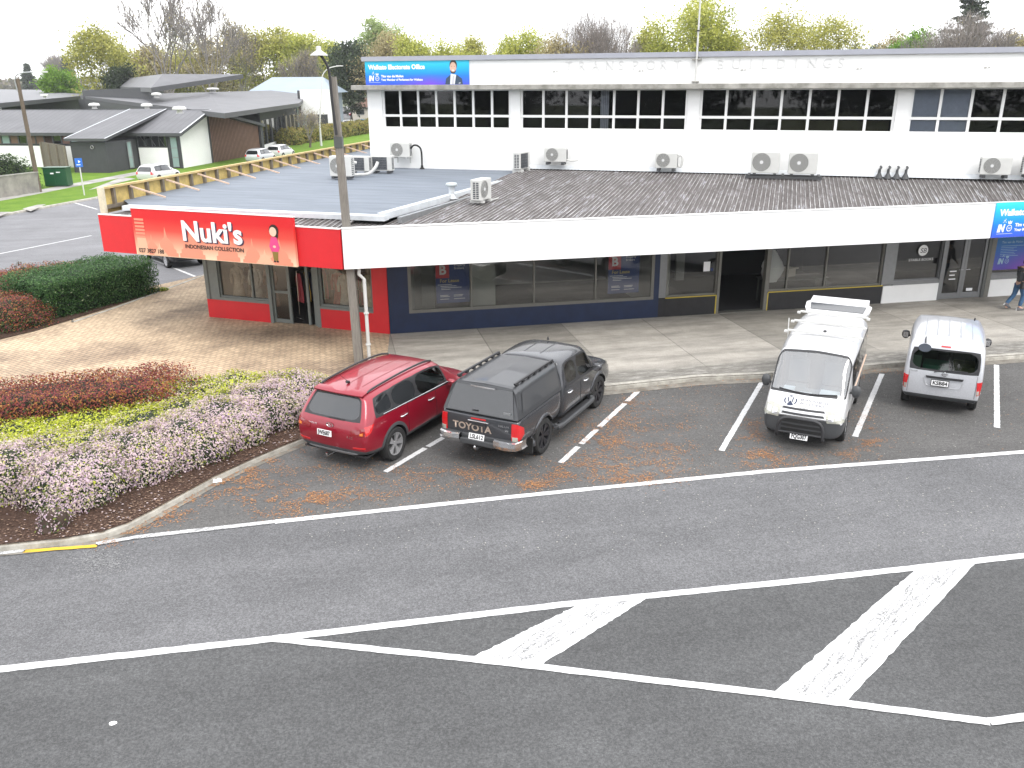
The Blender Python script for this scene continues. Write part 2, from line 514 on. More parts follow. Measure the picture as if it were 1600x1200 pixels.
def foot_fn(nt, o, b):
    sx = N(nt, "ShaderNodeSeparateXYZ"); nt.links.new(o, sx.inputs[0])
    dv = N(nt, "ShaderNodeMath", operation="DIVIDE"); dv.inputs[1].default_value = 2.75; nt.links.new(sx.outputs[0], dv.inputs[0])
    fr = N(nt, "ShaderNodeMath", operation="FRACT"); nt.links.new(dv.outputs[0], fr.inputs[0])
    fl = N(nt, "ShaderNodeMath", operation="FLOOR"); nt.links.new(dv.outputs[0], fl.inputs[0])
    wn = N(nt, "ShaderNodeTexWhiteNoise", noise_dimensions="1D"); nt.links.new(fl.outputs[0], wn.inputs["W"])
    slab = ramp(nt, wn.outputs[0], [(0, (0.76, 0.75, 0.73)), (1, (1.12, 1.10, 1.08))])
    joint = ramp(nt, fr.outputs[0], [(0.0, g3(0.6)), (0.009, g3(0.6)), (0.013, g3(1.0))])
    base = ramp(nt, nz(nt, o, 1.6, 6, 0.75), [(0.25, (0.30, 0.285, 0.255)), (0.7, (0.42, 0.40, 0.365))])
    strk = ramp(nt, nz(nt, o, 0.9, 6, 0.7, stretch=(0.5, 2.6, 1)), [(0.35, g3(0.66)), (0.6, g3(1.0))])
    fine = ramp(nt, nz(nt, o, 28, 4, 0.8), [(0.3, g3(0.8)), (0.7, g3(1.15))])
    # old darker concrete strip along the kerb, with a ragged edge
    ad = N(nt, "ShaderNodeMath", operation="ADD"); nt.links.new(sx.outputs[1], ad.inputs[0])
    ns = N(nt, "ShaderNodeMath", operation="MULTIPLY"); ns.inputs[1].default_value = 0.5; nt.links.new(nz(nt, o, 1.2, 5), ns.inputs[0]); nt.links.new(ns.outputs[0], ad.inputs[1])
    mr = N(nt, "ShaderNodeMapRange"); mr.inputs["From Min"].default_value = -5.0; mr.inputs["From Max"].default_value = -4.55; nt.links.new(ad.outputs[0], mr.inputs[0])
    old = ramp(nt, nz(nt, o, 3.5, 6, 0.75, stretch=(0.6, 2.0, 1)), [(0.35, (0.125, 0.115, 0.10)), (0.52, (0.21, 0.20, 0.18)), (0.72, (0.40, 0.38, 0.35))])
    c = mix(nt, 1, mix(nt, 1, mix(nt, 1, base, slab, "MULTIPLY"), strk, "MULTIPLY"), joint, "MULTIPLY")
    c = mix(nt, mr.outputs[0], old, c)
    bump(nt, b, nz(nt, o, 30, 4, 0.8), 0.25, 0.01)
    return mix(nt, 1, c, fine, "MULTIPLY")
M["foot"] = custom("footpath_concrete", foot_fn, 0.8, 0.3)


def local(o, a, p):
    d = p - o
    return Vector((d.x * math.cos(a) + d.y * math.sin(a), -d.x * math.sin(a) + d.y * math.cos(a), p.z))
fp = [local(C0, A_S, p) for p in KERB[:11]]
fp += [local(C0, A_S, BR), Vector((0, 0, 0)), Vector((0, 2, 0)), Vector((60, 2, 0))]
b = MB(); b.poly([(p.x, p.y, 0.004) for p in fp], M["foot"])
tag(b.build("footpath", loc=C0, rot=(0, 0, A_S)), kind="structure")

M["soil"] = custom("bark_mulch_soil", lambda nt, o, b: (bump(nt, b, nz(nt, o, 25, 5, 0.8), 1.0, 0.06), mix(nt, 1, ramp(nt, nz(nt, o, 14, 6, 0.85), [(0.3, (0.035, 0.022, 0.016)), (0.6, (0.115, 0.072, 0.055)), (0.78, (0.24, 0.17, 0.13))]), ramp(nt, nz(nt, o, 0.8, 4), [(0.3, g3(0.8)), (0.7, g3(1.2))]), "MULTIPLY"))[1], 0.95, 0.1)
bedk = [p for p in KERB[9:23]]
bed = [(p.x, p.y, 0.02) for p in bedk] + [(-14, 12.6, 0.02), (-17, 17, 0.02), (-13.5, 20.2, 0.02), (-9.3, 21.6, 0.02), (-8.2, 21.3, 0.02), (-7.3, 20.6, 0.02), (-4.3, 20.3, 0.02)]
sheet("planting_bed_soil", bed, M["soil"])
sheet("hedge_bed_soil", [(-13.4, 31.3, 0.02), (-14.6, 27.8, 0.02), (-15.2, 26.2, 0.02), (-16.4, 24.4, 0.02), (-24, 24.6, 0.02), (-27, 28, 0.02), (-20.5, 33.6, 0.02), (-16.3, 33.4, 0.02), (-15.0, 32.6, 0.02)], M["soil"])

M["kerb"] = mat("kerb_concrete", (0.44, 0.42, 0.37), 0.9, col2=(0.25, 0.235, 0.205), scale=3.5, bump=0.25, bscale=40)
M["chan"] = mat("gutter_concrete", (0.25, 0.235, 0.205), 0.9, col2=(0.12, 0.105, 0.085), scale=2.5, bump=0.2, bscale=30)


def offs(pl, dist):
    out = []
    for i, p in enumerate(pl):
        d = (pl[min(i + 1, len(pl) - 1)] - pl[max(i - 1, 0)]); d.z = 0; d.normalize()
        out.append(Vector((p.x + d.y * dist, p.y - d.x * dist, p.z)))
    return out


def refine(pl, n=6):
    """Catmull-Rom through the surveyed points"""
    out = []
    for i in range(len(pl) - 1):
        p0, p1, p2, p3 = pl[max(i - 1, 0)], pl[i], pl[i + 1], pl[min(i + 2, len(pl) - 1)]
        for k in range(n):
            t = k / n
            out.append(0.5 * ((2 * p1) + (p2 - p0) * t + (2 * p0 - 5 * p1 + 4 * p2 - p3) * t * t + (3 * p1 - p0 - 3 * p2 + p3) * t ** 3))
    return out + [pl[-1]]


def kerb(name, pl, inward, top=0.0, h=0.125, wd=0.16, gutter=.33):
    """kerb stone along pl (its road-side top edge); inward = +1/-1 for the side the path lies on"""
    s = inward
    b = MB()
    prof = [(-0.03, top - h), (-0.012, top - 0.03), (0.012, top - 0.004), (0.04, top + 0.01), (wd, top + 0.01), (wd, top - 0.05)]
    rows = [[Vector((q.x, q.y, z)) for q in offs(pl, s * o)] for o, z in prof]
    b.grid(rows, M["kerb"])
    if gutter:
        b.grid([[Vector((q.x, q.y, ROAD + 0.012)) for q in offs(pl, s * o)] for o in (-gutter, -0.025)], M["chan"])
    return tag(b.build(name, smooth=False), kind="structure")


kerb("kerb", KERB[:9], 1)
kerb("kerb", refine(KERB[8:23]), 1, gutter=.17)
kerb("kerb", refine(KERB[23:33]), 1, gutter=False)

# far side of the side street: verge, footpath, lawn
fk = [FK0 - fkd * 40, FK0, at(40, 331, ROAD), FK1, FK1 + fkd * 110]
for p in fk: p.z = 0
kerb("kerb", fk, -1, gutter=False)
f0 = offs(fk, -0.15)
vin = [at(0, 314, 0), at(50, 305, 0), at(110, 293, 0)]
vdir = (vin[2] - vin[0]).normalized()
vi = [vin[0] - vdir * 40] + vin + [vin[2] + vdir * 110]
sheet("grass_verge", [tuple(p) for p in f0] + [tuple(p) for p in vi[::-1]], M["grass"])
M["path"] = mat("far_footpath_concrete", (0.40, 0.385, 0.36), 0.9, col2=(0.20, 0.19, 0.18), scale=0.5)
vo = offs(vi, -1.5)
sheet("footpath", [(p.x, p.y, 0.004) for p in vi] + [(p.x, p.y, 0.004) for p in vo[::-1]], M["path"])
sheet("school_lawn", [(p.x, p.y, 0.0) for p in vo] + [(-31, 230, 0), (-300, 260, 0), (-300, 30, 0)], M["grass"])
sheet("driveway", [tuple(at(35, 326, 0.008)), tuple(at(58, 320, 0.008)), tuple(at(72, 319, .008)), tuple(at(48, 330, .008))], M["path"])
sheet("driveway", [tuple(at(-30, 340, 0.008)), tuple(at(-10, 331, 0.008)), tuple(at(18, 331, .008)), tuple(at(-4, 339, .008))], M["path"])
sheet("entry_path", [tuple(at(138, 297, .008)), tuple(at(190, 277, .008)), tuple(at(212, 279, .008)), tuple(at(160, 292, .008))], M["path"])
sheet("car_park_surface", [(-30, 146, 0.01), (-10, 142, 0.01), (30, 300, 0.01), (-60, 300, 0.01)], M["side"])


# ------------------------------------------------------------------ road markings
def stripe(name, p, q, wd, m, z=ROAD + 0.010, n=None, jit=0.006, cuts=()):
    b = MB(); d = q - p; L = d.length; d.normalize(); s = Vector((-d.y, d.x, 0))
    n = n or max(2, int(L / 0.12))
    rows = []
    for i in range(n + 1):
        c = p + d * (L * i / n)
        rows.append([(c + s * (k * wd / 2 + random.uniform(-jit, jit))).to_3d() for k in (-1, 1)])
    for r in rows:
        for k in r: k.z = z
    keep, cur = [], []
    for i, r in enumerate(rows):
        t = i / n
        if any(a <= t <= c for a, c in cuts):
            if len(cur) > 1: keep.append(cur)
            cur = []
        else: cur.append(r)
    if len(cur) > 1: keep.append(cur)
    for c in keep: b.grid(c, m)
    return tag(b.build(name), kind="structure")


def Z(x, y): return at(x, y, ROAD + 0.01)
for p, q, cuts in (((602, 737), (722, 666), ((0.5, 0.515),)), ((876, 723), (998, 610), ((0.2, 0.215), (0.42, 0.435), (0.8, 0.815))), ((1127, 704), (1191, 596), ()), ((1336, 682), (1378, 584), ()), ((1558, 668), (1557, 570), ())):
    P, Q = Z(*p), Z(*q)
    stripe("parking_line", P, Q, 0.125, M["line"], n=90, cuts=cuts)
ep = [Z(x, y) for x, y in ((430, 815), (800, 776), (1200, 736), (1600, 706))]
for i in range(3): stripe("edge_line", ep[i], ep[i + 1] + (ep[i + 1] - ep[i]).normalized() * (0 if i < 2 else 30), 0.15, M["line"])
stripe("edge_line", Z(215, 839), Z(430, 815), 0.13, M["chev"], ROAD + .014, cuts=((0.9, 0.92),))
ct = [Z(x, y) for x, y in ((-60, 1052), (425, 998), (900, 942), (1250, 907), (1600, 868))]
for i in range(4): stripe("median_line", ct[i], ct[i + 1] + (ct[i + 1] - ct[i]).normalized() * (0 if i < 3 else 20), 0.15, M["line"])
cl_ = [Z(x, y) for x, y in ((425, 998), (740, 1030), (1210, 1085), (1545, 1128), (1680, 1110))]
for i in range(4): stripe("median_line", cl_[i], cl_[i + 1], 0.13, M["line"], ROAD + .013 + .001 * i)
for q in (((905, 944), (1015, 932), (843, 1040), (735, 1028)), ((1430, 890), (1525, 879), (1323, 1096), (1210, 1081))):
    P = [at(x, y, ROAD + 0.007) for x, y in q]
    b = MB()
    rows = [[P[0].lerp(P[3], i / 40).lerp(P[1].lerp(P[2], i / 40), j / 10) + Vector((random.uniform(-.012, .012), random.uniform(-.012, .012), 0)) for j in range(11)] for i in range(41)]
    for j0, j1, m_ in ((0, 2, "line"), (2, 8, "chev"), (8, 10, "line")): b.grid([r[j0:j1 + 1] for r in rows], M[m_])
    tag(b.build("chevron_bar"), kind="structure")
stripe("yellow_line", Z(37, 862), Z(152, 853), 0.10, M["yline"], ROAD + .018)
stripe("edge_line", Z(-60, 872), Z(40, 860), 0.10, M["chev"], ROAD + .018)
stripe("edge_line", Z(150, 850), Z(216, 839), 0.12, M["chev"], ROAD + .018)
stripe("lane_line", Z(-140, 424), Z(143, 368), 0.12, M["line"])
stripe("parking_line", Z(230, 402), Z(305, 432), 0.12, M["line"])
stripe("parking_line", Z(117, 317), Z(152, 327), 0.12, M["line"])
# scuffed patch of old paint by the kerb
b = MB()
scf = mat("scuffed_paint_dust", (0.24, 0.24, 0.24), 0.9)
for i in range(1100):
    c = at(random.gauss(158, 24), random.gauss(874, 12), ROAD + 0.006); r = random.uniform(0.004, 0.020); a = random.uniform(0, 3)
    b.poly([c + Vector((math.cos(t + a) * r, math.sin(t + a) * r * .6, 0)) for t in [k * 1.57 for k in range(4)]], scf)
tag(b.build("old_paint_scuffs"), kind="stuff")

# ================================================================== two-storey building
def holes(b, x0, x1, z0, z1, ops, y0, y1, m):
    """a wall slab with rectangular openings (ax, bx, az, bz), built as touching boxes"""
    xs = sorted({x0, x1, *[o[0] for o in ops], *[o[1] for o in ops]})
    zs = sorted({z0, z1, *[o[2] for o in ops], *[o[3] for o in ops]})
    xs = [x for x in xs if x0 <= x <= x1]; zs = [z for z in zs if z0 <= z <= z1]
    for i in range(len(zs) - 1):
        run = None
        for j in range(len(xs) - 1):
            cx, cz = (xs[j] + xs[j + 1]) / 2, (zs[i] + zs[i + 1]) / 2
            solid = not any(o[0] < cx < o[1] and o[2] < cz < o[3] for o in ops)
            if solid: run = (run[0] if run else xs[j], xs[j + 1])
            if run and (not solid or j == len(xs) - 2):
                b.box(run[0], run[1], y0, y1, zs[i], zs[i + 1], m); run = None


def room(b, x0, x1, y0, y1, z0, z1, wall, floor, ceil=None):
    """inside of a room: five inward faces"""
    b.poly([(x0, y0, z0), (x1, y0, z0), (x1, y1, z0), (x0, y1, z0)], floor)
    b.poly([(x0, y0, z1), (x0, y1, z1), (x1, y1, z1), (x1, y0, z1)], ceil or wall)
    b.poly([(x0, y1, z0), (x1, y1, z0), (x1, y1, z1), (x0, y1, z1)], wall)
    b.poly([(x0, y0, z0), (x0, y1, z0), (x0, y1, z1), (x0, y0, z1)], wall)
    b.poly([(x1, y0, z0), (x1, y0, z1), (x1, y1, z1), (x1, y1, z0)], wall)


UB = thing("office_building", "white two-storey office block with a long band of dark windows above the shop roofs", "building", (U0.x, U0.y, 0), A_U)
bays = [(0.63, 6.02), (6.40, 12.73), (13.15, 19.72), (20.14, 26.7), (27.1, 33.6)]
ZB, ZT, Z1, Z2 = 5.68, 7.13, 6.11, 6.20
b = MB()
holes(b, 0, 40, 3.95, 7.13, [(x0, x1, ZB, ZT) for x0, x1 in bays], 0, 0.28, M["white"])
b.box(0, 40, 0.0, 0.28, 7.31, 8.2, M["white"])
b.box(0, 0.28, 0.28, 12, 0, 8.2, M["white"]); b.box(39.7, 40, 6, 12, 0, 8.2, M["white"]); b.box(0.28, 39.7, 11.7, 12, 0, 8.2, M["white"])
b.build("wall", UB)
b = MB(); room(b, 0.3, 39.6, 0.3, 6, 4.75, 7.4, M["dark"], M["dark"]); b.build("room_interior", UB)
b = MB(); b.box(-0.45, 40.4, -0.5, 0.28, 7.13, 7.31, M["stain"]); b.build("ledge", UB, bevel=0.015)
b = MB(); b.box(-0.12, 40.1, -0.10, 12.1, 8.2, 8.37, M["cap"]); b.build("roof", UB)
for i, (x0, x1) in enumerate(bays):
    f = MB(); fw = 0.045
    n = 7
    px = [x0 + (x1 - x0) * k / n for k in range(n + 1)]
    y0, y1 = 0.07, 0.15
    f.box(x0, x1, y0, y1, ZB, ZB + fw, M["white2"]); f.box(x0, x1, y0, y1, ZT - fw, ZT, M["white2"])
    f.box(x0, x1, y0 - .012, y1 + .003, Z1, Z2, M["white2"])
    for k, x in enumerate(px):
        a = 0 if k == 0 else (-2 * fw if k == n else -fw)
        wd = 2 * fw
        for z0, z1 in ((ZB + fw, Z1), (Z2, ZT - fw)): f.box(x + a, x + a + wd, y0 + .004, y1 - .004, z0, z1, M["white2"])
    wn = f.build("window", UB)
    g = MB(); g.poly([(x0, 0.11, ZB), (x1, 0.11, ZB), (x1, 0.11, ZT), (x0, 0.11, ZT)], M["upglass"]); g.build("pane", wn)
    if i == 3:
        q = MB(); q.box(px[0] + .05, px[2] - .02, 0.2, 0.23, ZB + .02, ZT - .02, mat("grey_roller_blind", (0.72, 0.75, 0.80), 0.8, var=0.1)); q.build("blind", wn)
    if i == 1:
        q = MB()
        for k in range(9): q.box(px[3] + .38 + k * .035, px[3] + .40 + k * .035, 0.2 + .03 * (k % 2), 0.26 + .03 * (k % 2), ZB + .02, ZT - .02, mat("pale_curtain", (0.8, 0.8, 0.8), 0.9))
        q.build("curtain", wn)
    if i == 2:
        q = MB(); q.box(px[3], px[7], 1.6, 1.7, 4.8, 6.0, mat("brown_partition", (0.12, 0.10, 0.05), 0.9)); q.build("partition", wn)
# faint raised letters on the parapet, a little greyer than the wall
emb = mat("grey_white_raised_letters", (0.64, 0.64, 0.635), 0.6)
for word, xa, xb in (("TRANSPORT", 8.16, 12.41), ("BUILDINGS", 13.67, 17.95)):
    st = (xb - xa - 0.26) / (len(word) - 1)
    for k, ch in enumerate(word): text(ch, 0.44, emb, UB, wall_M(xa + st * k + (0.09 if ch == "I" else 0), 7.80, -0.012), "raised_letter", ex=0.012)
b = MB()
for x in (7.7, 10.9, 14.5, 18.3, 22.2):
    b.box(x, x + .07, -.03, -.001, 7.74, 7.765, M["stain"]); b.box(x + .12, x + .17, -.03, -.001, 7.745, 7.765, M["stain"])
b.build("wall_bolts", UB)
fpole = thing("flagpole", "thin white flagpole bracketed to the parapet of the white office block", "flagpole", W(U0, A_U, 12.96, -0.16, 7.33), A_U)
b = MB(); b.tube([(0, 0, 0), (0, 0, 4.6)], [0.035, 0.028], M["plast"], 10); b.build("pole", fpole, smooth=True)
b = MB(); b.box(-.16, .16, -.03, .155, 0.76, 0.80, M["stain"]); b.box(-.12, .12, -.05, .155, 0.02, 0.06, M["stain"]); b.box(-.05, .05, -.05, .05, 1.7, 1.74, M["blackp"]); b.build("bracket", fpole)

# ================================================================== shop row (navy, black and white fronts)
SB = thing("shop_row_building", "single-storey shop row with navy, black and white fronts under a long white canopy fascia", "shop building", C0, A_S)
H = 2.72
b = MB()
holes(b, 0.02, 8.84, 0, H, [(0.64, 8.66, 0.62, 2.6)], 0, 0.2, M["navy"])
b.build("navy_wall", SB)
b = MB()
b.box(9.08, 10.89, 0, 0.2, 0, 0.62, M["black"]); b.box(12.75, 17.1, 0, 0.2, 0, 0.62, M["black"])
b.box(8.845, 9.08, 0.01, 0.2, 0, 0.62, M["black"])
b.build("black_wall", SB)
b = MB()
b.box(9.08, 10.89, -.012, 0.03, .622, .65, M["yel"]); b.box(12.78, 17.1, -.012, 0.03, .622, .65, M["yel"]); b.box(10.86, 10.892, -.016, .02, 0, .62, M["yel"]); b.box(12.745, 12.775, -.016, .02, 0, .62, M["yel"])
b.build("yellow_trim", SB)
for x0, x1, z0, z1 in ((17.11, 19.3, 0, .62), (21.4, 26, 0, .62), (26.003, 40, 0, H)):
    b = MB(); b.box(x0, x1, -.02, 0.2, z0, z1, M["white"]); b.build("white_wall", SB)
b = MB(); b.box(8.845, 9.08, 0, 0.2, .652, H, M["alu"]); b.build("column", SB)
b = MB(); b.box(10.9, 10.99, -.01, 0.2, 0, H, M["alub"]); b.build("column", SB)
b = MB(); b.box(12.62, 12.74, -.01, 0.2, 0, H, M["alub"]); b.build("column", SB)
b = MB(); b.box(17.03, 17.5, 0, 0.2, .652, H, M["alu"]); b.build("column", SB)
b = MB(); b.box(19.3, 19.4, -.02, 0.2, 0, H, M["alu"]); b.build("column", SB)
b = MB(); b.box(21.08, 21.2, -.02, .2, 0, H, M["alud"]); b.build("column", SB)
b = MB(); b.box(21.2, 21.38, -.03, .2, 0, H, M["alub"]); b.build("column", SB)
b = MB(); b.box(17.5, 19.3, 0, 0.2, .622, 0.76, M["alu"]); b.build("column", SB)
b = MB(); b.box(21.38, 26, 0, .2, .622, .80, M["alu"]); b.build("column", SB)


def shopwin(parent, x0, x1, z0, z1, muls, fm, gl=None, fr=0.06, y=0.05, lab=None):
    f = MB()
    f.box(x0, x1, y, y + .1, z0, z0 + fr, fm); f.box(x0, x1, y, y + .1, z1 - fr, z1, fm)
    for x in [x0 + fr / 2] + list(muls) + [x1 - fr / 2]:
        wd = fr if x in (x0 + fr / 2, x1 - fr / 2) else 0.05
        f.box(x - wd / 2, x + wd / 2, y + .004, y + .096, z0 + fr, z1 - fr, fm)
    wn = f.build("window", parent)
    g = MB(); g.poly([(x0, y + .06, z0), (x1, y + .06, z0), (x1, y + .06, z1), (x0, y + .06, z1)], gl or M["shopglass"]); g.build("pane", wn)
    return wn


shopwin(SB, 0.64, 8.66, 0.62, 2.6, (2.62, 4.63, 6.67), M["alub"], fr=0.1, y=0.0)
shopwin(SB, 9.08, 10.9, 0.652, 2.6, (), M["alub"])
shopwin(SB, 12.74, 17.03, 0.652, 2.6, (13.45, 14.87), M["alub"])
shopwin(SB, 17.5, 19.3, 0.76, 2.6, (), M["alu"], fr=0.04)
shopwin(SB, 21.38, 26, 0.8, 2.6, (23.6,), M["alu"], fr=0.05)
# double door of the white shop
f = MB()
for x0, x1 in ((19.4, 20.24), (20.25, 21.08)):
    f.box(x0, x0 + .1, 0.02, .08, 0.02, 2.6, M["alu"]); f.box(x1 - .1, x1, .02, .08, .02, 2.6, M["alu"])
    f.box(x0 + .1, x1 - .1, .025, .075, .02, .22, M["alu"]); f.box(x0 + .1, x1 - .1, .025, .075, 2.5, 2.6, M["alu"])
dr = f.build("door", SB)
g = MB(); g.poly([(19.45, .05, .1), (21.0, .05, .1), (21.0, .05, 2.55), (19.45, .05, 2.55)], M["shopglass"]); g.build("pane", dr)
f = MB(); f.tube([(20.02, -.02, 1.05), (20.2, -.02, 1.05)], .012, M["chrome"]); f.tube([(20.3, -.02, 1.05), (20.48, -.02, 1.05)], .012, M["chrome"]); f.build("handle", dr)
f = MB()
for k in range(3): f.box(19.72, 19.98 - .05 * (k == 1), .035, .045, .98 - k * .14, 1.02 - k * .14, M["inkw"])
f.box(20.5, 20.75, .035, .045, .26, .36, M["inkw"])
f.build("door_notice", dr)
f = MB(); f.box(11.0, 12.62, -0.05, 0.2, 0.004, 0.03, M["alub"]); f.build("door_sill", SB)
# rooms behind the glass
b = MB()
room(b, 0.3, 8.8, 0.21, 5.5, 0.1, 2.9, M["room"], M["floor"], M["room"])
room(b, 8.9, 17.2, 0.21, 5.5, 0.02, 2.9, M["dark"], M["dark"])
room(b, 17.3, 26, 0.21, 4.5, 0.02, 2.9, mat("grey_room", (0.16, 0.16, 0.16), .9), M["floor"])
b.build("room_interior", SB)
b = MB()
b.box(2.75, 3.6, 1.2, 1.35, 0.1, 2.9, M["room"]); b.box(0.4, 0.9, 0.7, 1.2, .1, 2.9, mat("grey_partition", (0.2, 0.2, 0.19), .8)); b.box(1.0, 1.7, 2.2, 2.3, .1, 2.9, M["room"])
b.box(9.3, 9.6, 1.0, 1.1, .02, 2.9, M["room"]); b.box(9.95, 10.25, 1.3, 1.4, 0.9, 2.9, mat("grey_partition", (0.2, 0.2, 0.19), .8))
b.build("partition", SB)
# soffit, fascia and roof share the canopy line
FEND = 34.0
CFa = FC
def LS(p): return local(C0, A_S, p)
fl0, fl1 = LS(W(FC, A_F, 0.0, 0)), LS(W(FC, A_F, FEND, 0))
b = MB()
b.poly([(fl0.x, fl0.y + .02, 2.72), (fl1.x, fl1.y + .02, 2.72), (fl1.x, 0.1, 2.72), (0.0, 0.1, 2.72)], M["ceil"])
b.build("soffit", SB)
fasc = thing("tmp", None, None); bpy.data.objects.remove(fasc)
b = MB()
MF = Matrix.Translation((fl0.x, fl0.y, 0)) @ Matrix.Rotation(A_F - A_S, 4, "Z")
b.box(0.02, FEND, -.05, 0.03, 2.69, 3.77, M["fascia"], MF)
b.box(0.02, FEND, -.07, 0.05, 3.775, 3.80, M["white2"], MF)
b.build("fascia", SB)
b = MB()
Md = MF
b.tube([Md @ Vector((0.42, .12, 2.68)), Md @ Vector((0.40, .12, 2.5)), Md @ Vector((0.53, .12, 2.36)), Md @ Vector((0.53, .12, 0.0))], 0.05, M["plast"], 10)
b.box(.46, .60, .05, .19, 1.4, 1.43, M["plast"], Md); b.box(.46, .60, .05, .19, .5, .53, M["plast"], Md)
b.build("downpipe", SB, smooth=False)

# corrugated roof: ribs run from the canopy edge up to the office wall
def roof_fn(nt, o, b):
    st = (0.55, 0.09, 1)
    big = nz(nt, o, 1.0, 5, 0.65)
    run = nz(nt, o, 4.0, 6, 0.8, stretch=(2.6, 0.16, 1, R(28.85)))
    c = ramp(nt, run, [(0.30, (0.050, 0.043, 0.041)), (0.50, (0.10, 0.088, 0.084)), (0.57, (0.14, 0.128, 0.125)), (0.64, (0.42, 0.43, 0.47))])
    sp = nz(nt, o, 7, 5, 0.85, stretch=(1.8, 0.5, 1, R(28.85)))
    c = mix(nt, ramp(nt, sp, [(0.62, g3(0)), (0.72, g3(0.7))]), c, (0.36, 0.36, 0.37))
    c = mix(nt, ramp(nt, big, [(0.35, g3(0.0)), (0.7, g3(0.4))]), c, (0.135, 0.125, 0.122))
    return c
M["corr"] = custom("weathered_corrugated_iron", roof_fn, 0.7, 0.35)
M["ribl"] = mat("bleached_rib_tops", (0.42, 0.415, 0.41), 0.65, col2=(0.10, 0.092, 0.09), scale=3.0, stretch=(1, 0.25, 1))


def isect(p, d, q, e):
    den = d.x * e.y - d.y * e.x
    r = q - p
    return (r.x * e.y - r.y * e.x) / den


def corrugated(name, parent, frame, F0, fdir, Bk, bdir, zf, zb, s0, s1, pitch, m, rm, left=None, ht=0.024):
    """ribs along the office wall's normal, clipped between the front line (F0+fdir) and the back line (Bk+bdir)"""
    rd = Vector((-math.sin(A_U), math.cos(A_U), 0))
    b = MB()
    prof = [(0.0, 0), (0.62, 0), (0.72, 1), (0.90, 1), (1.0, 0)]
    lines = []
    k = int(s0 / pitch)
    while k * pitch < s1:
        for f, h in prof[:-1]: lines.append((k * pitch + f * pitch, h))
        k += 1
    side = Vector((math.cos(A_U), math.sin(A_U), 0))
    prev = None
    for u, h in lines:
        o_ = Bk + side * u - rd * 40
        tf = isect(o_, rd, F0, fdir); tb = isect(o_, rd, Bk, bdir)
        p, q = o_ + rd * tf, o_ + rd * tb
        if left is not None:
            cut_to = left[1] - left[0] if u > (left[0] - Bk).dot(side) else left[0] - left[2]
            t2 = isect(o_, rd, left[0], cut_to)
            if tf < t2 < tb: q = o_ + rd * t2
        zq = zf + (zb - zf) * max(0.0, min(1.0, ((q - p).length) / max(0.1, (rd * (tb - tf)).length)))
        p = Vector((p.x, p.y, zf + h * ht)); q = Vector((q.x, q.y, zq + h * ht))
        p, q = local(C0, A_S, p), local(C0, A_S, q)
        if prev is not None:
            b.poly([prev[0], p, q, prev[1]], rm if (h and prev[2]) else m)
        prev = (p, q, h)
    return b.build(name, parent)


fd = Vector((math.cos(A_F), math.sin(A_F), 0)); ud = Vector((math.cos(A_U), math.sin(A_U), 0))
FB = W(FC, A_F, 0.0, 0.05); UBK = W(U0, A_U, 0, -0.01)
corrugated("roof", SB, None, FB, fd, UBK, ud, 3.74, 4.20, 5.1, 31, 0.135, M["corr"], M["ribl"], (at(600, 338, 3.98), at(835, 262, 4.12), at(205, 322, 3.98)))
b = MB()     # flashing where the roof meets the wall
P = [local(C0, A_S, W(U0, A_U, x, y, z)) for x, y, z in ((6.6, -.30, 4.235), (33, -.30, 4.235), (33, -.012, 4.36), (6.6, -.012, 4.36))]
b.poly(P, M["flash"]); b.build("flashing", SB)

# ================================================================== corner shop (red front, grey flat roof)
RB = thing("corner_shop_building", "red fronted corner shop with a flat grey roof and raw timber parapet framing", "shop building", C0, A_R)
for x0, x1, z1 in ((-6.75, -4.32, .62), (-2.42, -.52, .62), (-.52, 0.0, H)):
    b = MB(); b.box(x0, x1, 0, .2, 0, z1, M["red"]); b.build("red_wall", RB)
b = MB(); b.box(-6.75, -6.22, 0.0, .2, .622, H, M["greeng"]); b.build("column", RB)
b = MB(); b.box(-6.62, -6.58, -.015, .0, .622, H, M["alud"]); b.build("column", RB)
b = MB(); b.box(-6.22, -4.32, 0, .2, .622, .72, M["greeng"]); b.build("column", RB)
b = MB(); b.box(-2.42, -.52, 0, .2, .622, .70, M["greeng"]); b.build("column", RB)
b = MB(); b.box(-4.32, -4.2, -.01, .2, 0, H, M["greeng"]); b.build("column", RB)
b = MB(); b.box(-2.56, -2.42, -.01, .2, 0, H, M["greeng"]); b.build("column", RB)
b = MB(); b.box(-4.2, -2.56, 0, .2, 2.2, H, M["alud"]); b.build("column", RB)
b = MB(); b.box(-6.75, -6.55, .2, 14, 0, H, M["greeng"]); b.build("column", RB)
shopwin(RB, -6.22, -4.32, .72, 2.6, (-4.95,), M["greeng"], fr=.05)
shopwin(RB, -2.42, -.52, .70, 2.6, (), M["greeng"], fr=.07)
f = MB(); f.box(-4.2, -4.12, .06, .12, .02, 2.2, M["greeng"]); f.box(-3.62, -3.52, .06, .12, .02, 2.2, M["greeng"]); f.box(-4.12, -3.62, .065, .115, .02, .14, M["greeng"]); f.box(-4.12, -3.62, .065, .115, 1.0, 1.08, M["greeng"])
dr = f.build("door", RB)
g = MB(); g.poly([(-4.15, .09, .1), (-3.58, .09, .1), (-3.58, .09, 2.18), (-4.15, .09, 2.18)], M["shopglass"]); g.build("pane", dr)
f = MB(); f.box(-2.68, -2.58, .06, .12, .02, 2.2, M["greeng"]); f.box(-2.95, -2.86, .1, .16, .02, 2.2, M["greeng"]); f.build("door", RB)
b = MB(); room(b, -6.5, -.05, .21, 5, .01, 2.9, mat("shop_room", (0.38, 0.36, 0.33), .9), M["dark"]); b.build("room_interior", RB)
LR = lambda p: local(C0, A_R, p)
g0, g1 = LR(W(FC, A_G, 0, 0)), LR(W(FC, A_G, -8.32, 0))
b = MB()
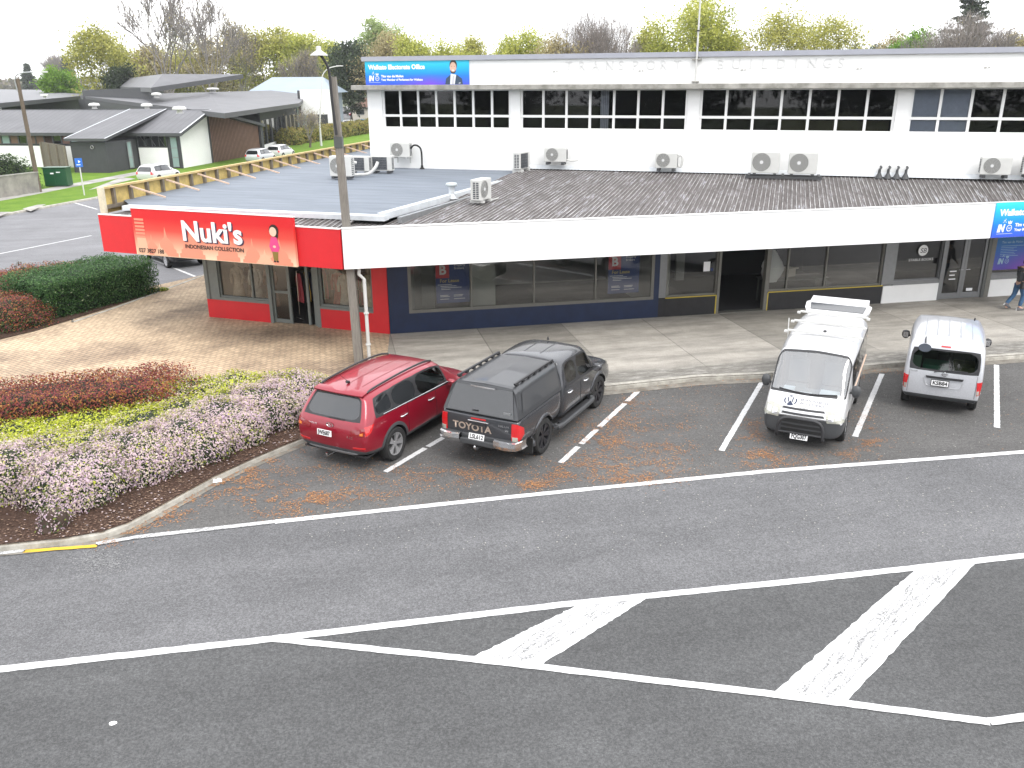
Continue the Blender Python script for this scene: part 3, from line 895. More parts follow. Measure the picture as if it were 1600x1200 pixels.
b.poly([(g0.x, g0.y + .02, 2.72), (0.0, .1, 2.72), (-6.75, .1, 2.72), (-9.6, 4, 2.72), (g1.x, g1.y + .02, 2.72)], M["ceil"]); b.build("soffit", RB)
MG = Matrix.Translation((g0.x, g0.y, 0)) @ Matrix.Rotation(A_G - A_R, 4, "Z")
b = MB()
b.box(-8.32, -6.93, -.05, .03, 2.66, 3.75, M["red"], MG); b.box(-6.93, -1.37, -.04, .02, 2.69, 3.75, M["red"], MG); b.box(-1.37, -0.01, -.05, .03, 2.69, 3.75, M["red"], MG)
b.box(-8.32, -0.01, -.06, .04, 3.755, 3.78, M["white2"], MG)
b.build("fascia", RB)
# flat membrane roof with a raised pale front edge; corrugated apron in front of it
M["memb"] = custom("grey_blue_roof_membrane", lambda nt, o, b: mix(nt, 1, ramp(nt, nz(nt, o, 1.3, 6, 0.7, stretch=(0.35, 2.4, 1)), [(0.3, (0.135, 0.155, 0.185)), (0.72, (0.205, 0.23, 0.265))]), ramp(nt, nz(nt, o, 3.0, 5, 0.8, stretch=(0.12, 3, 1)), [(0.3, g3(0.82)), (0.7, g3(1.12))]), "MULTIPLY"), 0.75, 0.3)
E0 = at(205, 322, 3.98); E1 = at(600, 338, 3.98)
L0 = at(190, 310, 4.0); L1 = at(400, 269.5, 4.0); L2 = at(579, 231, 4.05)
D1 = at(835, 262, 4.22)
P = [LR(p) for p in (E0, E1, Vector((D1.x, D1.y, 4.12)), W(U0, A_U, 4, .3, 4.12), W(U0, A_U, -.05, 0, 4.12), W(U0, A_U, -0.05, 13, 4.12), Vector((L2.x, L2.y, 4.1)), Vector((L1.x, L1.y, 4.05)), Vector((L0.x, L0.y, 4.0)))]
b = MB(); b.poly(P, M["memb"]); b.build("roof", RB)
b = MB()
e = (E1 - E0).normalized(); es = Vector((e.y, -e.x, 0))
MBx = Matrix.Translation(LR(E0)) @ Matrix.Rotation(math.atan2(e.y, e.x) - A_R, 4, "Z")
L = (E1 - E0).length
b.box(-.15, L + .1, -.22, .10, -.10, .03, M["flash"], MBx)
dd = (Vector((D1.x, D1.y, 4.12)) - E1); 
MD = Matrix.Translation(LR(E1)) @ Matrix.Rotation(math.atan2(dd.y, dd.x) - A_R, 4, "Z")
b.box(-.1, dd.length, -.08, .14, -.08, .10, M["flash"], MD)
b.box(.2, dd.length, -.42, -.30, -.2, -.03, M["gal"], MD)
b.build("flashing", RB)
# apron: short corrugations between fascia top and the raised edge
b = MB(); n = 46
a0, a1 = W(FC, A_G, -8.2, .05, 3.72), W(FC, A_G, 0.02, .05, 3.72)
for k in range(n):
    for (f0_, h0), (f1_, h1) in zip(((0, 0), (.6, 0), (.72, 1), (.9, 1)), ((.6, 0), (.72, 1), (.9, 1), (1, 0))):
        t0, t1 = (k + f0_) / n, (k + f1_) / n
        p0, p1 = a0.lerp(a1, t0), a0.lerp(a1, t1)
        q0, q1 = E0.lerp(E1, t0 * .90), E0.lerp(E1, t1 * .90)
        q0 = q0 + es * .1; q1 = q1 + es * .1
        P = [LR(Vector((p.x, p.y, z + .03 * h))) for p, z, h in ((p0, 3.73, h0), (p1, 3.73, h1), (q1, 3.86, h1), (q0, 3.86, h0))]
        b.poly(P, M["ribl"] if h0 and h1 else M["corr"])
b.build("apron", RB)
# box gutter strip of corrugation between the membrane edge and the long roof
b = MB()
q = [LR(p) for p in (at(606, 346, 3.9), at(640, 345, 3.9))]
# raw timber parapet framing along the left edge
T0, T1 = at(157, 293, 4.5), at(577, 220, 4.5)
td = (T1 - T0); TL = td.length + 1.5
MT = Matrix.Translation(LR(Vector((T0.x, T0.y, 0)))) @ Matrix.Rotation(math.atan2(td.y, td.x) - A_R, 4, "Z")
b = MB(); b.box(0, TL, -.06, .10, 4.44, 4.50, M["timb"], MT); b.box(0, TL, .06, .10, 3.72, 4.44, M["ply"], MT); b.box(0.05, TL, -.07, .06, 3.86, 3.96, M["timbd"], MT)
pf = b.build("parapet_frame", RB)
for k in range(26):
    x = .5 + k * .84
    if x < TL: b = MB(); b.box(x, x + .09, -.05, .058, 3.96, 4.438, M["timbd"], MT); b.build("stud", pf)
for k in range(11):
    x = 1.3 + k * 1.9
    p, q = MT @ Vector((x, -.05, 4.40)), MT @ Vector((x + .15, -1.15, 4.06))
    b = MB(); b.tube([p, q], .032, M["timbp"], 4); b.build("brace", pf)
b = MB(); b.box(-.10, .0, -.12, .06, 2.7, 4.52, mat("pale_end_board", (0.66, 0.60, 0.46), .7, var=.2), MT); b.build("end_board", pf)
# ================================================================== signs
def grad(name, stops, vert, hor=None):
    """printed gradient on a sign board: local z (height) and x"""
    def fn(nt, o, b):
        sx = N(nt, "ShaderNodeSeparateXYZ"); nt.links.new(o, sx.inputs[0])
        mr = N(nt, "ShaderNodeMapRange"); mr.inputs["From Max"].default_value = vert; nt.links.new(sx.outputs[2], mr.inputs[0])
        c = ramp(nt, mr.outputs[0], stops)
        if hor:
            m2 = N(nt, "ShaderNodeMapRange"); m2.inputs["From Max"].default_value = hor[0]; nt.links.new(sx.outputs[0], m2.inputs[0])
            mm = N(nt, "ShaderNodeMath", operation="MULTIPLY"); nt.links.new(ramp(nt, m2.outputs[0], hor[1]), mm.inputs[0])
            nt.links.new(ramp(nt, mr.outputs[0], hor[2]), mm.inputs[1])
            c = mix(nt, mm.outputs[0], c, hor[3])
        return c
    return custom(name, fn, 0.4, 0.4)


sg = thing("shop_sign", "red to cream shop sign with big white lettering above the corner shop entrance", "shop sign", W(FC, A_G, -6.93, -.16, 2.68), A_G)
b = MB(); b.box(0, 5.56, 0, .09, 0, 1.34, grad("red_cream_print", [(0.0, (0.80, 0.60, 0.42)), (0.22, (0.72, 0.36, 0.24)), (0.55, (0.66, 0.07, 0.05)), (0.8, (0.62, 0.016, 0.02)), (1, (0.62, 0.014, 0.02))], 1.34)); b.build("board", sg)
b = MB(); b.box(-.015, 5.575, -.01, .095, 1.342, 1.36, M["white2"]); b.build("edge_trim", sg)
# pale temple shapes printed behind the words
b = MB(); fade = mat("printed_pale_temple", (0.70, 0.26, 0.17), 0.4); fade2 = mat("printed_paler_temple", (0.72, 0.42, 0.28), 0.4)


def stupa(x, w, h, m, y):
    pr = [(-.5, 0), (-.5, .12), (-.42, .14), (-.42, .24), (-.34, .27), (-.30, .42), (-.16, .58), (-.07, .64), (-.04, .8), (0, 1), (.04, .8), (.07, .64), (.16, .58), (.30, .42), (.34, .27), (.42, .24), (.42, .14), (.5, .12), (.5, 0)]
    b.poly([(x + p * w, y, .015 + q * h) for p, q in pr], m)
for i, (x, w_, h) in enumerate(((.62, .62, .62), (1.15, .8, .85), (2.05, .9, .95), (3.3, .8, 1.0), (4.15, .7, .7), (5.05, .8, .75))): stupa(x, w_, h, fade, -.002 - .0007 * i)
for i, (x, w_, h) in enumerate(((.9, .5, .38), (4.55, .6, .42))): stupa(x, w_, h, fade2, -.0075 - .0007 * i)
for k in range(6): b.box(.08, .42, -.006, -.0015, .5 + .1 * k, .56 + .1 * k, fade)
b.poly([(.05, -.004, .015), (.48, -.004, .015), (.42, -.004, .5), (.10, -.004, .5)], fade2)
b.build("printed_skyline", sg)
shadow = mat("dark_red_letter_edge", (0.03, 0.02, 0.06), .5)
text("Nuki's", .78, shadow, sg, wall_M(1.80, .50, -.011), "lettering", bold=.022, width=2.06, ex=.001)
text("Nuki's", .78, M["inkw"], sg, wall_M(1.76, .53, -.016), "lettering", bold=.022, width=2.06, ex=.002)
text("INDONESIAN COLLECTION", .155, M["ink"], sg, wall_M(1.83, .30, -.012), "lettering", width=2.02, ex=.001, bold=.003)
text("027 3827 188", .17, M["ink"], sg, wall_M(.11, .08, -.012), "lettering", width=.92, ex=.001, bold=.003)
# plain printed figure of a woman in pink
b = MB()
sk, hairm, pink, olive = mat("printed_skin", (.70, .50, .38), .5), mat("printed_hair", (.02, .01, .01), .5), mat("printed_pink", (.66, .06, .22), .5), mat("printed_olive", (.22, .15, .03), .5)


def oval(cx, cz, rx, rz, m, y, n=18): b.poly([(cx + rx * math.cos(t), y, cz + rz * math.sin(t)) for t in [2 * math.pi * k / n for k in range(n)]], m)
fx = 4.90
oval(fx + .02, .96, .155, .165, hairm, -.010); oval(fx + .10, .84, .05, .09, hairm, -.0105); oval(fx - .01, .925, .115, .13, sk, -.012)
b.poly([(fx - .09, -.011, .78), (fx + .09, -.011, .78), (fx + .17, -.011, .50), (fx + .10, -.011, .36), (fx - .10, -.011, .36), (fx - .17, -.011, .52)], pink)
b.poly([(fx - .09, -.0115, .38), (fx + .10, -.0115, .38), (fx + .08, -.0115, .14), (fx - .06, -.0115, .14)], olive)
oval(fx - .03, .115, .04, .025, hairm, -.012); oval(fx + .06, .115, .04, .025, hairm, -.012); oval(fx, .52, .05, .035, sk, -.013)
b.build("printed_figure", sg)

cyan = [(0.0, (0.045, 0.09, 0.60)), (0.35, (0.012, 0.19, 0.72)), (0.75, (0.02, 0.46, 0.80)), (1.0, (0.05, 0.66, 0.82))]
purp = (4.4, [(0.3, g3(0)), (0.62, g3(1)), (0.85, g3(0.15))], [(0.0, g3(0.85)), (0.45, g3(0.0))], (0.22, 0.06, 0.62))


def office_sign(label, o, a, s, hgt, portrait, wd=4.38):
    t = thing("office_sign", label, "sign", o, a, None)
    b = MB(); b.box(0, wd, 0, .03, 0, hgt, grad("blue_print_%d" % int(s * 100), cyan, hgt, (purp[0] * s,) + purp[1:])); b.build("board", t)
    y = -.004
    text("Waikato Electorate Office", .235 * s, M["inkw"], t, wall_M(.15 * s, .585 * s, y), "lettering", bold=.010 * s, width=2.42 * s, ex=.002)
    text("Tim van de Molen", .12 * s, M["inkw"], t, wall_M(.68 * s, .285 * s, y), "lettering", bold=.005 * s, width=.96 * s, ex=.002)
    text("Your Member of Parliament for Waikato", .115 * s, M["inkw"], t, wall_M(.68 * s, .155 * s, y), "lettering", bold=.003 * s, width=1.78 * s, ex=.002)
    logo(t, .14 * s, .155 * s, s)
    b = MB(); b.box(.14 * s, .64 * s, -.004, -.001, .095 * s, .102 * s, M["inkw"]); b.build("underline", t)
    if portrait:
        b_ = MB()
        suit, shirt, skn, hr = mat("printed_suit", (.035, .06, .10), .5), mat("printed_shirt", (.7, .72, .78), .5), mat("printed_face", (.62, .40, .30), .5), mat("printed_dark_hair", (.05, .035, .03), .5)
        X = 3.72
        b_.poly([(X - .33, -.003, .01), (X + .40, -.003, .01), (X + .36, -.003, .22), (X + .16, -.003, .36), (X - .12, -.003, .36), (X - .29, -.003, .22)], suit)
        b_.poly([(X - .13, -.0045, .01), (X + .06, -.0045, .01), (X + .13, -.0045, .36), (X - .09, -.0045, .40)], shirt)
        b_.poly([(X - .05, -.006, .01), (X + .02, -.006, .01), (X + .04, -.006, .32), (X - .01, -.006, .33)], mat("printed_tie", (.45, .45, .50), .5))
        def ov(cx, cz, rx, rz, m, yy): b_.poly([(X + cx + rx * math.cos(q), yy, cz + rz * math.sin(q)) for q in [2 * math.pi * k / 18 for k in range(18)]], m)
        ov(0.02, .70, .155, .20, hr, -.004); ov(.01, .62, .135, .20, skn, -.006); ov(.01, .50, .115, .10, hr, -.0065); ov(.01, .56, .11, .10, skn, -.007); ov(.01, .525, .05, .014, M["inkw"], -.008)
        ov(-.05, .665, .02, .008, hr, -.008); ov(.07, .665, .02, .008, hr, -.008)
        b_.poly([(X + .20, -.0045, .05), (X + .30, -.0045, .08), (X + .29, -.0045, .04)], shirt)
        b_.build("printed_portrait", t)
    return t


def logo(t, x, z, s, m=None):
    """two white initials with a star cluster, and a ringed crest with a crown beside them"""
    m = m or M["inkw"]
    text("IN", .27 * s, m, t, wall_M(x, z, -.004), "emblem", bold=.014 * s, width=.23 * s, ex=.002, shear=.18)
    b = MB()
    for cx, cz, r in ((.20, .29, .035), (.245, .25, .02), (.17, .25, .018), (.225, .33, .02)):
        b.poly([(x + (cx + r * (1 if k % 2 == 0 else .45) * math.cos(k * math.pi / 4)) * s, -.004, z + (cz + r * (1 if k % 2 == 0 else .45) * math.sin(k * math.pi / 4)) * s) for k in range(8)], m)
    cx, cz = x + .37 * s, z + .09 * s
    ring = [2 * math.pi * k / 20 for k in range(20)]
    rows = [[(cx + r * s * math.cos(q), -.004, cz + r * s * 1.05 * math.sin(q)) for q in ring] for r in (.085, .068)]
    b.grid(rows, m, close=True)
    b.poly([(cx - .05 * s, -.004, cz + .115 * s), (cx + .05 * s, -.004, cz + .115 * s), (cx + .065 * s, -.004, cz + .20 * s), (cx + .02 * s, -.004, cz + .16 * s), (cx, -.004, cz + .215 * s), (cx - .02 * s, -.004, cz + .16 * s), (cx - .065 * s, -.004, cz + .20 * s)], m)
    b.build("emblem", t)
    text("NZ", .07 * s, m, t, wall_M(cx - .042 * s, cz - .025 * s, -.005), "lettering", width=.085 * s, ex=.001)


office_sign("blue and purple office sign with a portrait, high on the white parapet", W(U0, A_U, 0.0, -.04, 7.315), A_U, 1.0, .93, True)
office_sign("blue office sign at the right end of the long white canopy fascia", W(FC, A_F, 19.97, -.085, 2.70), A_F, 1.17, 1.09, False, 5.2)
ws = thing("window_poster", "blue to purple poster filling the shop window behind the walking person", "poster", W(C0, A_S, 21.46, .085, .95), A_S)
b = MB(); b.box(0, 4.4, 0, .01, 0, 1.6, grad("poster_print", [(0.0, (0.10, 0.06, 0.35)), (0.4, (0.03, 0.12, 0.42)), (1.0, (0.02, 0.20, 0.34))], 1.6, (2.2, [(0.2, g3(0)), (1, g3(1))], [(0.0, g3(1)), (0.6, g3(0.0))], (0.30, 0.05, 0.40)))); b.build("sheet", ws)
pale = mat("pale_blue_print", (.30, .45, .55), .5)
logo(ws, .18, .22, 1.0, pale)
text("Tim van de Molen", .12, pale, ws, wall_M(.22, .95, -.003), "lettering", width=.85, ex=.001)
b = MB()
for k in range(7): b.box(.22, .22 + (1.2 if k == 0 else random.uniform(.4, .75)), -.003, -.001, .85 - k * .06, .862 - k * .06, pale)
b.build("small_print", ws)

gold = mat("gold_print", (.45, .36, .14), .5); ptr = mat("poster_red", (.42, .03, .04), .5); ptn = mat("poster_navy", (.02, .04, .15), .5); ptw = mat("poster_white", (.6, .6, .62), .5)
for lab, x in (("navy and red for lease poster in the leftmost pane of the navy shop window", 1.52), ("navy and red for lease poster in the rightmost pane of the navy shop window", 7.12)):
    t = thing("lease_poster", lab, "poster", W(C0, A_S, x, .12, .86), A_S, "for lease posters in the navy shop window")
    b = MB(); b.box(0, 1.06, 0, .012, 0, 1.45, ptn); b.build("sheet", t)
    b = MB(); b.box(0, .42, -.006, -.001, .80, 1.35, ptr); b.build("red_square", t)
    text("B", .40, ptw, t, wall_M(.10, .92, -.009), "emblem", bold=.012, ex=.001)
    text("Property", .10, ptw, t, wall_M(.58, 1.16, -.004), "lettering", width=.34, ex=.001); text("Brokers", .10, ptw, t, wall_M(.58, 1.06, -.004), "lettering", width=.30, ex=.001)
    text("For Lease", .15, gold, t, wall_M(.12, .66, -.004), "lettering", width=.60, ex=.001, bold=.003)
    b = MB()
    for zz, xa, xb in ((.58, .05, .5), (.53, .14, .64), (.48, .16, .8), (.43, .16, .45), (.24, .12, .38), (.20, .12, .42), (.12, .12, .4), (.24, .55, .85), (.20, .55, .82), (.12, .55, .9)): b.box(xa, xb, -.004, -.001, zz, zz + .016, ptw)
    b.build("small_print", t)
sw = thing("window_lettering", "white round monogram and book shop name on the grey shop window", "shop sign", W(C0, A_S, 18.0, .045, 1.38), A_S)
b = MB(); b.lathe([(.001, 0), (.19, 0), (.19, .003), (.001, .003)], M["inkw"], 28, Matrix.Translation((.52, 0, .42)) @ Matrix.Rotation(R(90), 4, "X")); b.build("disc", sw)
text("SB", .23, M["greyp"], sw, wall_M(.40, .34, -.005), "emblem", width=.24, ex=.001, shear=.15)
text("STABLE BOOKS", .125, M["inkw"], sw, wall_M(.0, .06, 0), "lettering", width=.96, ex=.001)
pn = thing("paper_notice", "white paper notice taped inside the window left of the dark doorway", "notice", W(C0, A_S, 10.4, .09, 1.45), A_S)
b = MB(); b.box(0, .23, 0, .004, 0, .32, M["inkw"]); b.box(.26, .34, 0, .004, .0, .1, ptn); b.build("sheet", pn)
bx = thing("cardboard_box", "pale cardboard box inside the window right of the dark doorway", "box", W(C0, A_S, 13.9, .9, .9), A_S + R(20))
b = MB(); b.box(0, .45, 0, .35, 0, .3, mat("pale_card", (.42, .38, .33), .8)); b.box(-.02, .47, -.1, -.004, .28, .31, mat("pale_card", (.42, .38, .33), .8)); b.build("box", bx)
tb = thing("display_table", "dark table inside the window right of the dark doorway", "table", W(C0, A_S, 13.0, .6, .02), A_S)
b = MB(); b.box(0, 2.4, 0, .8, .82, .86, M["alud"])
b.build("table_top", tb)
for x in (.05, 2.3):
    for y in (.05, .7): q = MB(); q.box(x, x + .05, y, y + .05, 0, .82, M["alud"]); q.build("leg", tb)
bag = thing("dust_sheet_bundle", "white bundled dust sheet inside the window beside the dark doorway", "bundle", W(C0, A_S, 13.1, .5, .88), A_S)
b = MB(); rows = []
for i in range(9):
    zz = i / 8 * 1.1; rr = .34 * math.sin(math.pi * min(.98, .18 + .8 * i / 8)) + .02
    rows.append([(rr * (1 + .22 * math.sin(5 * q + i)) * math.cos(q), rr * .7 * math.sin(q), zz) for q in [2 * math.pi * k / 20 for k in range(20)]])
b.grid(rows, mat("white_cloth", (.5, .5, .5), .9), close=True); b.build("sheet", bag, smooth=True)

# ------------------------------------------------------------------ things seen through the corner shop's glass
cols = [((.50, .42, .33), (.40, .26, .12)), ((.10, .07, .055), (.16, .11, .07)), ((.62, .60, .55), None), ((.30, .17, .12), (.45, .33, .18)), ((.58, .56, .5), (.5, .42, .30)), ((.45, .12, .10), None), ((.60, .55, .38), None)]
spots = [(-5.85, .55, "pale dress and straw hat, leftmost in the left window"), (-5.45, .75, "black dress and brown hat in the left window"), (-5.1, .5, "white dress without a hat in the left window"), (-4.6, .6, "brown dress and straw hat in the left window"), (-1.75, .5, "cream dress and hat in the right window"), (-2.1, .7, "red dress in the right window"), (-1.0, .7, "tan dress in the right window")]
for (x, y, lab), (dc, hc) in zip(spots, cols):
    t = thing("mannequin", "shop mannequin in a " + lab, "mannequin", W(C0, A_R, x, y, .25), A_R, "mannequins in the corner shop windows")
    dm = mat("dress_%d" % int(1000 * dc[0] + 10000 * dc[1]), dc, .9, var=.4, scale=9)
    b = MB(); rows = []
    for zz, rx, ry in ((.15, .24, .2), (.5, .2, .17), (.85, .15, .12), (1.0, .14, .11), (1.25, .19, .12), (1.38, .15, .09), (1.42, .05, .05)):
        rows.append([(rx * (1 + (.10 * math.sin(7 * q) if zz < .8 else 0)) * math.cos(q), ry * math.sin(q), zz) for q in [2 * math.pi * k / 18 for k in range(18)]])
    b.grid(rows, dm, close=True)
    for s in (-1, 1): b.tube([(s * .17, 0, 1.34), (s * .24, -.02, 1.08), (s * .2, -.08, .86)], [.06, .05, .035], dm, 8)
    b.build("dress", t, smooth=True)
    b = MB(); b.lathe([(.03, 0), (.045, .06), (.085, .12), (.10, .19), (.08, .27), (.01, .31)], mat("mannequin_skin", (.5, .40, .32), .6), 14, Matrix.Translation((0, 0, 1.40))); b.build("head", t, smooth=True)
    b = MB(); b.tube([(0, 0, -.2), (0, 0, .3)], .03, M["alud"]); b.lathe([(.001, -.23), (.16, -.23), (.16, -.21), (.03, -.2)], M["alud"], 16); b.build("stand", t)
    if hc:
        b = MB(); b.lathe([(.24, 1.60), (.12, 1.62), (.11, 1.73), (.06, 1.77), (.001, 1.77)], mat("hat_%d" % int(1000 * hc[0]), hc, .9, var=.2), 18); b.build("hat", t, smooth=True)
for x, y, lab in ((-3.35, 1.2, "clothes rail with dark and coloured garments inside the corner shop doorway"), (-1.2, 1.5, "clothes rail of pale garments behind the right corner shop window")):
    t = thing("clothes_rack", lab, "clothes rack", W(C0, A_R, x, y, .02), A_R + R(60), "clothes racks in the corner shop")
    b = MB()
    for s in (-.6, .6): b.tube([(s, -.25, 0), (s, .25, 0)], .015, M["chrome"]); b.tube([(s, 0, 0), (s, 0, 1.6)], .015, M["chrome"])
    b.tube([(-.6, 0, 1.6), (.6, 0, 1.6)], .015, M["chrome"]); b.build("frame", t)
    pal = [(.5, .08, .10), (.08, .07, .07), (.55, .35, .05), (.1, .12, .2), (.5, .45, .4), (.35, .05, .12), (.1, .3, .28)]
    for k in range(9):
        q = MB(); c = pal[k % 7]; xx = -.52 + k * .13
        q.grid([[(xx + .02 * math.sin(3 * u + v), -.22 * (1 - .5 * (v > 5)) + .44 * (1 - .5 * (v > 5)) * u / 4 + (.11 * 0), .55 + v * .16) for u in range(5)] for v in range(7)], mat("garment_%d" % (k % 7), c, .9))
        q.build("garment", t)


# ================================================================== air conditioners
def aircon(label, loc, rz, w=.86, h=.62, d=.32, back=False, feet=.06, group="air conditioners on the shop roofs and office wall", fan=.5, wallmount=False, pads=False):
    t = thing("air_conditioner", label, "air conditioner", loc, rz, group)
    b = MB(); b.box(0, w, 0, d, feet, feet + h, M["plast"]); b.build("casing", t, bevel=.02)
    b = MB()
    if back:
        b.box(.05, w * .78, -.006, -.001, feet + .04, feet + h - .05, M["grilled"])
        for k in range(12): b.box(.06 + k * (w * .72 / 12), .063 + k * (w * .72 / 12) + .004, -.010, -.0065, feet + .05, feet + h - .06, M["gal"])
        for k in range(5): b.box(.05, w * .78, -.012, -.0105, feet + .06 + k * h / 6, feet + .064 + k * h / 6, M["gal"])
        b.build("coil_fins", t)
    else:
        r = min(h * .46, w * .33); cx, cz = w * fan * .72, feet + h * .52
        Mx = Matrix.Translation((cx, -.002, cz)) @ Matrix.Rotation(R(90), 4, "X")
        b.lathe([(.001, .002), (r, .002), (r, .0), (r + .008, -.002)], M["grille"], 28, Mx)
        for k in range(1, 7): b.lathe([(r * k / 6 - .006, .006), (r * k / 6, .010), (r * k / 6 + .006, .006)], M["plast"] if k == 6 else mat("fan_guard_wire", (.34, .34, .33), .5), 24, Mx)
        for k in range(6): b.box(-.004, .004, -r, r, .004, .008, mat("fan_guard_wire", (.34, .34, .33), .5), Mx @ Matrix.Rotation(R(30 * k), 4, "Z"))
        b.lathe([(.001, .012), (r * .2, .012), (r * .2, .005)], mat("fan_hub", (.6, .6, .6), .5), 16, Mx)
        b.build("fan_guard", t)
    b = MB()   # slotted end panels
    for sx in (-.002, w + .001):
        for i in range(9):
            for j in range(2): b.box(sx - .003, sx + .003, .06 + j * .11, .14 + j * .11, feet + .06 + i * (h - .12) / 9, feet + .06 + i * (h - .12) / 9 + .035, M["grilled"])
    b.build("end_vents", t)
    b = MB()
    if wallmount: 
        for x in (.12, w - .16): b.box(x, x + .04, -.02, d + .12, feet - .05, feet - .003, M["plast"]); b.box(x, x + .04, d + .08, d + .12, feet - .25, feet - .05, M["plast"])
        b.build("wall_bracket", t)
    else:
        for x in (.08, w - .18): b.box(x, x + .10, -.06, d + .06, 0, feet - .003, M["greyp"] if not pads else M["plast"])
        if pads:
            for y in (-.02, d - .02): b.tube([(w, y, .02), (w + .45, y, .02)], .018, M["plast"], 6)
        b.build("feet", t)
    return t


def uw(x, y, z): return W(U0, A_U, x, y, z)
def hose(name, t, pts, r, m): 
    b = MB(); b.tube(refine([Vector(p) for p in pts], 6), r, m, 10); b.build(name, t, smooth=True)
a = aircon("wall mounted air conditioner with a black hose at the office wall's left end", uw(1.11, -.50, 4.52), A_U, .84, .56, .30, wallmount=True)
hose("hose", a, [(.86, .12, .40), (.98, .12, .52), (1.16, .14, .50), (1.27, .2, .3), (1.26, .24, -.36)], .035, M["rubber"])
b = MB(); b.lathe([(.12, -.40), (.06, -.34), (.04, -.25)], M["rubber"], 12, Matrix.Translation((1.26, .24, 0))); b.build("hose_boot", a)
a = aircon("white air conditioner near the roof ridge, left of the two low wall units", uw(7.50, -.50, 4.42), A_U, .86, .52, .30, feet=.1)
hose("pipe", a, [(.86, .1, .2), (1.0, .1, .15), (1.25, .3, .16)], .03, M["plast"])
a = aircon("white air conditioner low on the office wall below the flagpole, with coiled pipe", uw(11.72, -.50, 4.28), A_U, .80, .54, .30, feet=.1)
hose("pipe", a, [(.80, .1, .5), (.92, .1, .56), (.98, .1, .4), (.92, .1, .16), (.82, .1, .2)], .04, M["plast"])
st = [("large white air conditioner, left one of the pair on the dark roof platform", 15.15), ("large white air conditioner, right one of the pair on the dark roof platform", 16.40)]
pl = thing("roof_platform", "dark slatted platform under the pair of large white air conditioners", "platform", uw(15.0, -1.15, 4.17), A_U)
b = MB()
for y in (0, .35, .7): b.box(0, 2.55, y, y + .09, 0, .07, M["greyp"])
for x in (.05, 1.2, 2.4): b.box(x, x + .09, 0.01, .78, .072, .11, M["greyp"])
b.build("frame", pl)
for lab, x in st: aircon(lab, uw(x, -1.0, 4.28), A_U, .95, .72, .36, feet=.05)
aircon("white air conditioner at the far right of the office wall, left of its neighbour", uw(22.5, -.52, 4.30), A_U, .92, .56, .32, feet=.1)
aircon("white air conditioner cut off by the right edge of the picture", uw(23.75, -.52, 4.34), A_U, .90, .60, .32, feet=.1)
rl = at(516, 279, 4.10)
a = aircon("white air conditioner standing on the grey roof behind the lamp pole", rl, A_U + R(4), .84, .72, .36, feet=.08)
p2 = at(545, 271, 4.12); p3 = at(581, 270, 4.12)
a2 = aircon("white air conditioner with dark coil, middle of three on the grey roof", p2, A_U + R(3), .84, .56, .32, back=True, feet=.08)
a3 = aircon("white air conditioner with dark coil, rightmost of three on the grey roof", p3, A_U + R(3), .82, .56, .32, back=True, feet=.08)
du = thing("pipe_duct", "white lagged pipe duct curling between the three roof air conditioners", "duct", at(551, 274, 4.12), A_U)
hose("duct", du, [(0.1, .15, .45), (.0, .0, .45), (-.02, -.15, .25), (.12, -.2, .06), (.4, -.18, .05), (.75, -.1, .1), (.95, 0, .3), (1.02, .1, .5)], .06, M["plast"])
aircon("white air conditioner standing side on amid the brown corrugated roof", at(751, 318, 3.95), R(66), .78, .62, .34, feet=.07, pads=True)
s2 = at(813, 271, 4.13)
aircon("white side-on air conditioner on the roof seam, nearer of two below the office windows", s2, R(62), .8, .62, .32, back=True, feet=.14, pads=True)
aircon("white side-on air conditioner on the roof seam, farther of two below the office windows", at(839, 263, 4.18), R(62), .8, .62, .32, back=True, feet=.2, pads=True)
rv = thing("roof_vent", "small pale mushroom vent on the seam between the grey and brown roofs", "roof vent", at(706, 307, 4.02))
b = MB(); b.lathe([(.09, 0), (.09, .32)], M["flash"], 16); b.build("stack", rv, smooth=True)
b = MB(); b.lathe([(.001, .44), (.16, .42), (.19, .36), (.17, .32), (.09, .31)], mat("grey_green_vent_cap", (.42, .46, .47), .5), 20); b.build("cowl", rv, smooth=True)
b = MB(); b.lathe([(.22, -.06), (.12, .04), (.095, .08)], M["gal"], 16); b.build("boot", rv, smooth=True)
rp = thing("roof_pipes", "cluster of four dark pipe boots where the corrugated roof meets the office wall", "roof pipes", uw(18.72 + .7, -.35, 4.19), A_U)
for k in range(4):
    b = MB(); b.lathe([(.14, 0), (.09, .10), (.05, .18), (.045, .30)], M["greyp"], 12, Matrix.Translation((.28 * k, 0, 0))); b.tube([(.28 * k, 0, .28), (.28 * k + .05, .1, .36), (.28 * k + .05, .3, .37)], .04, M["greyp"]); b.build("pipe_boot", rp)

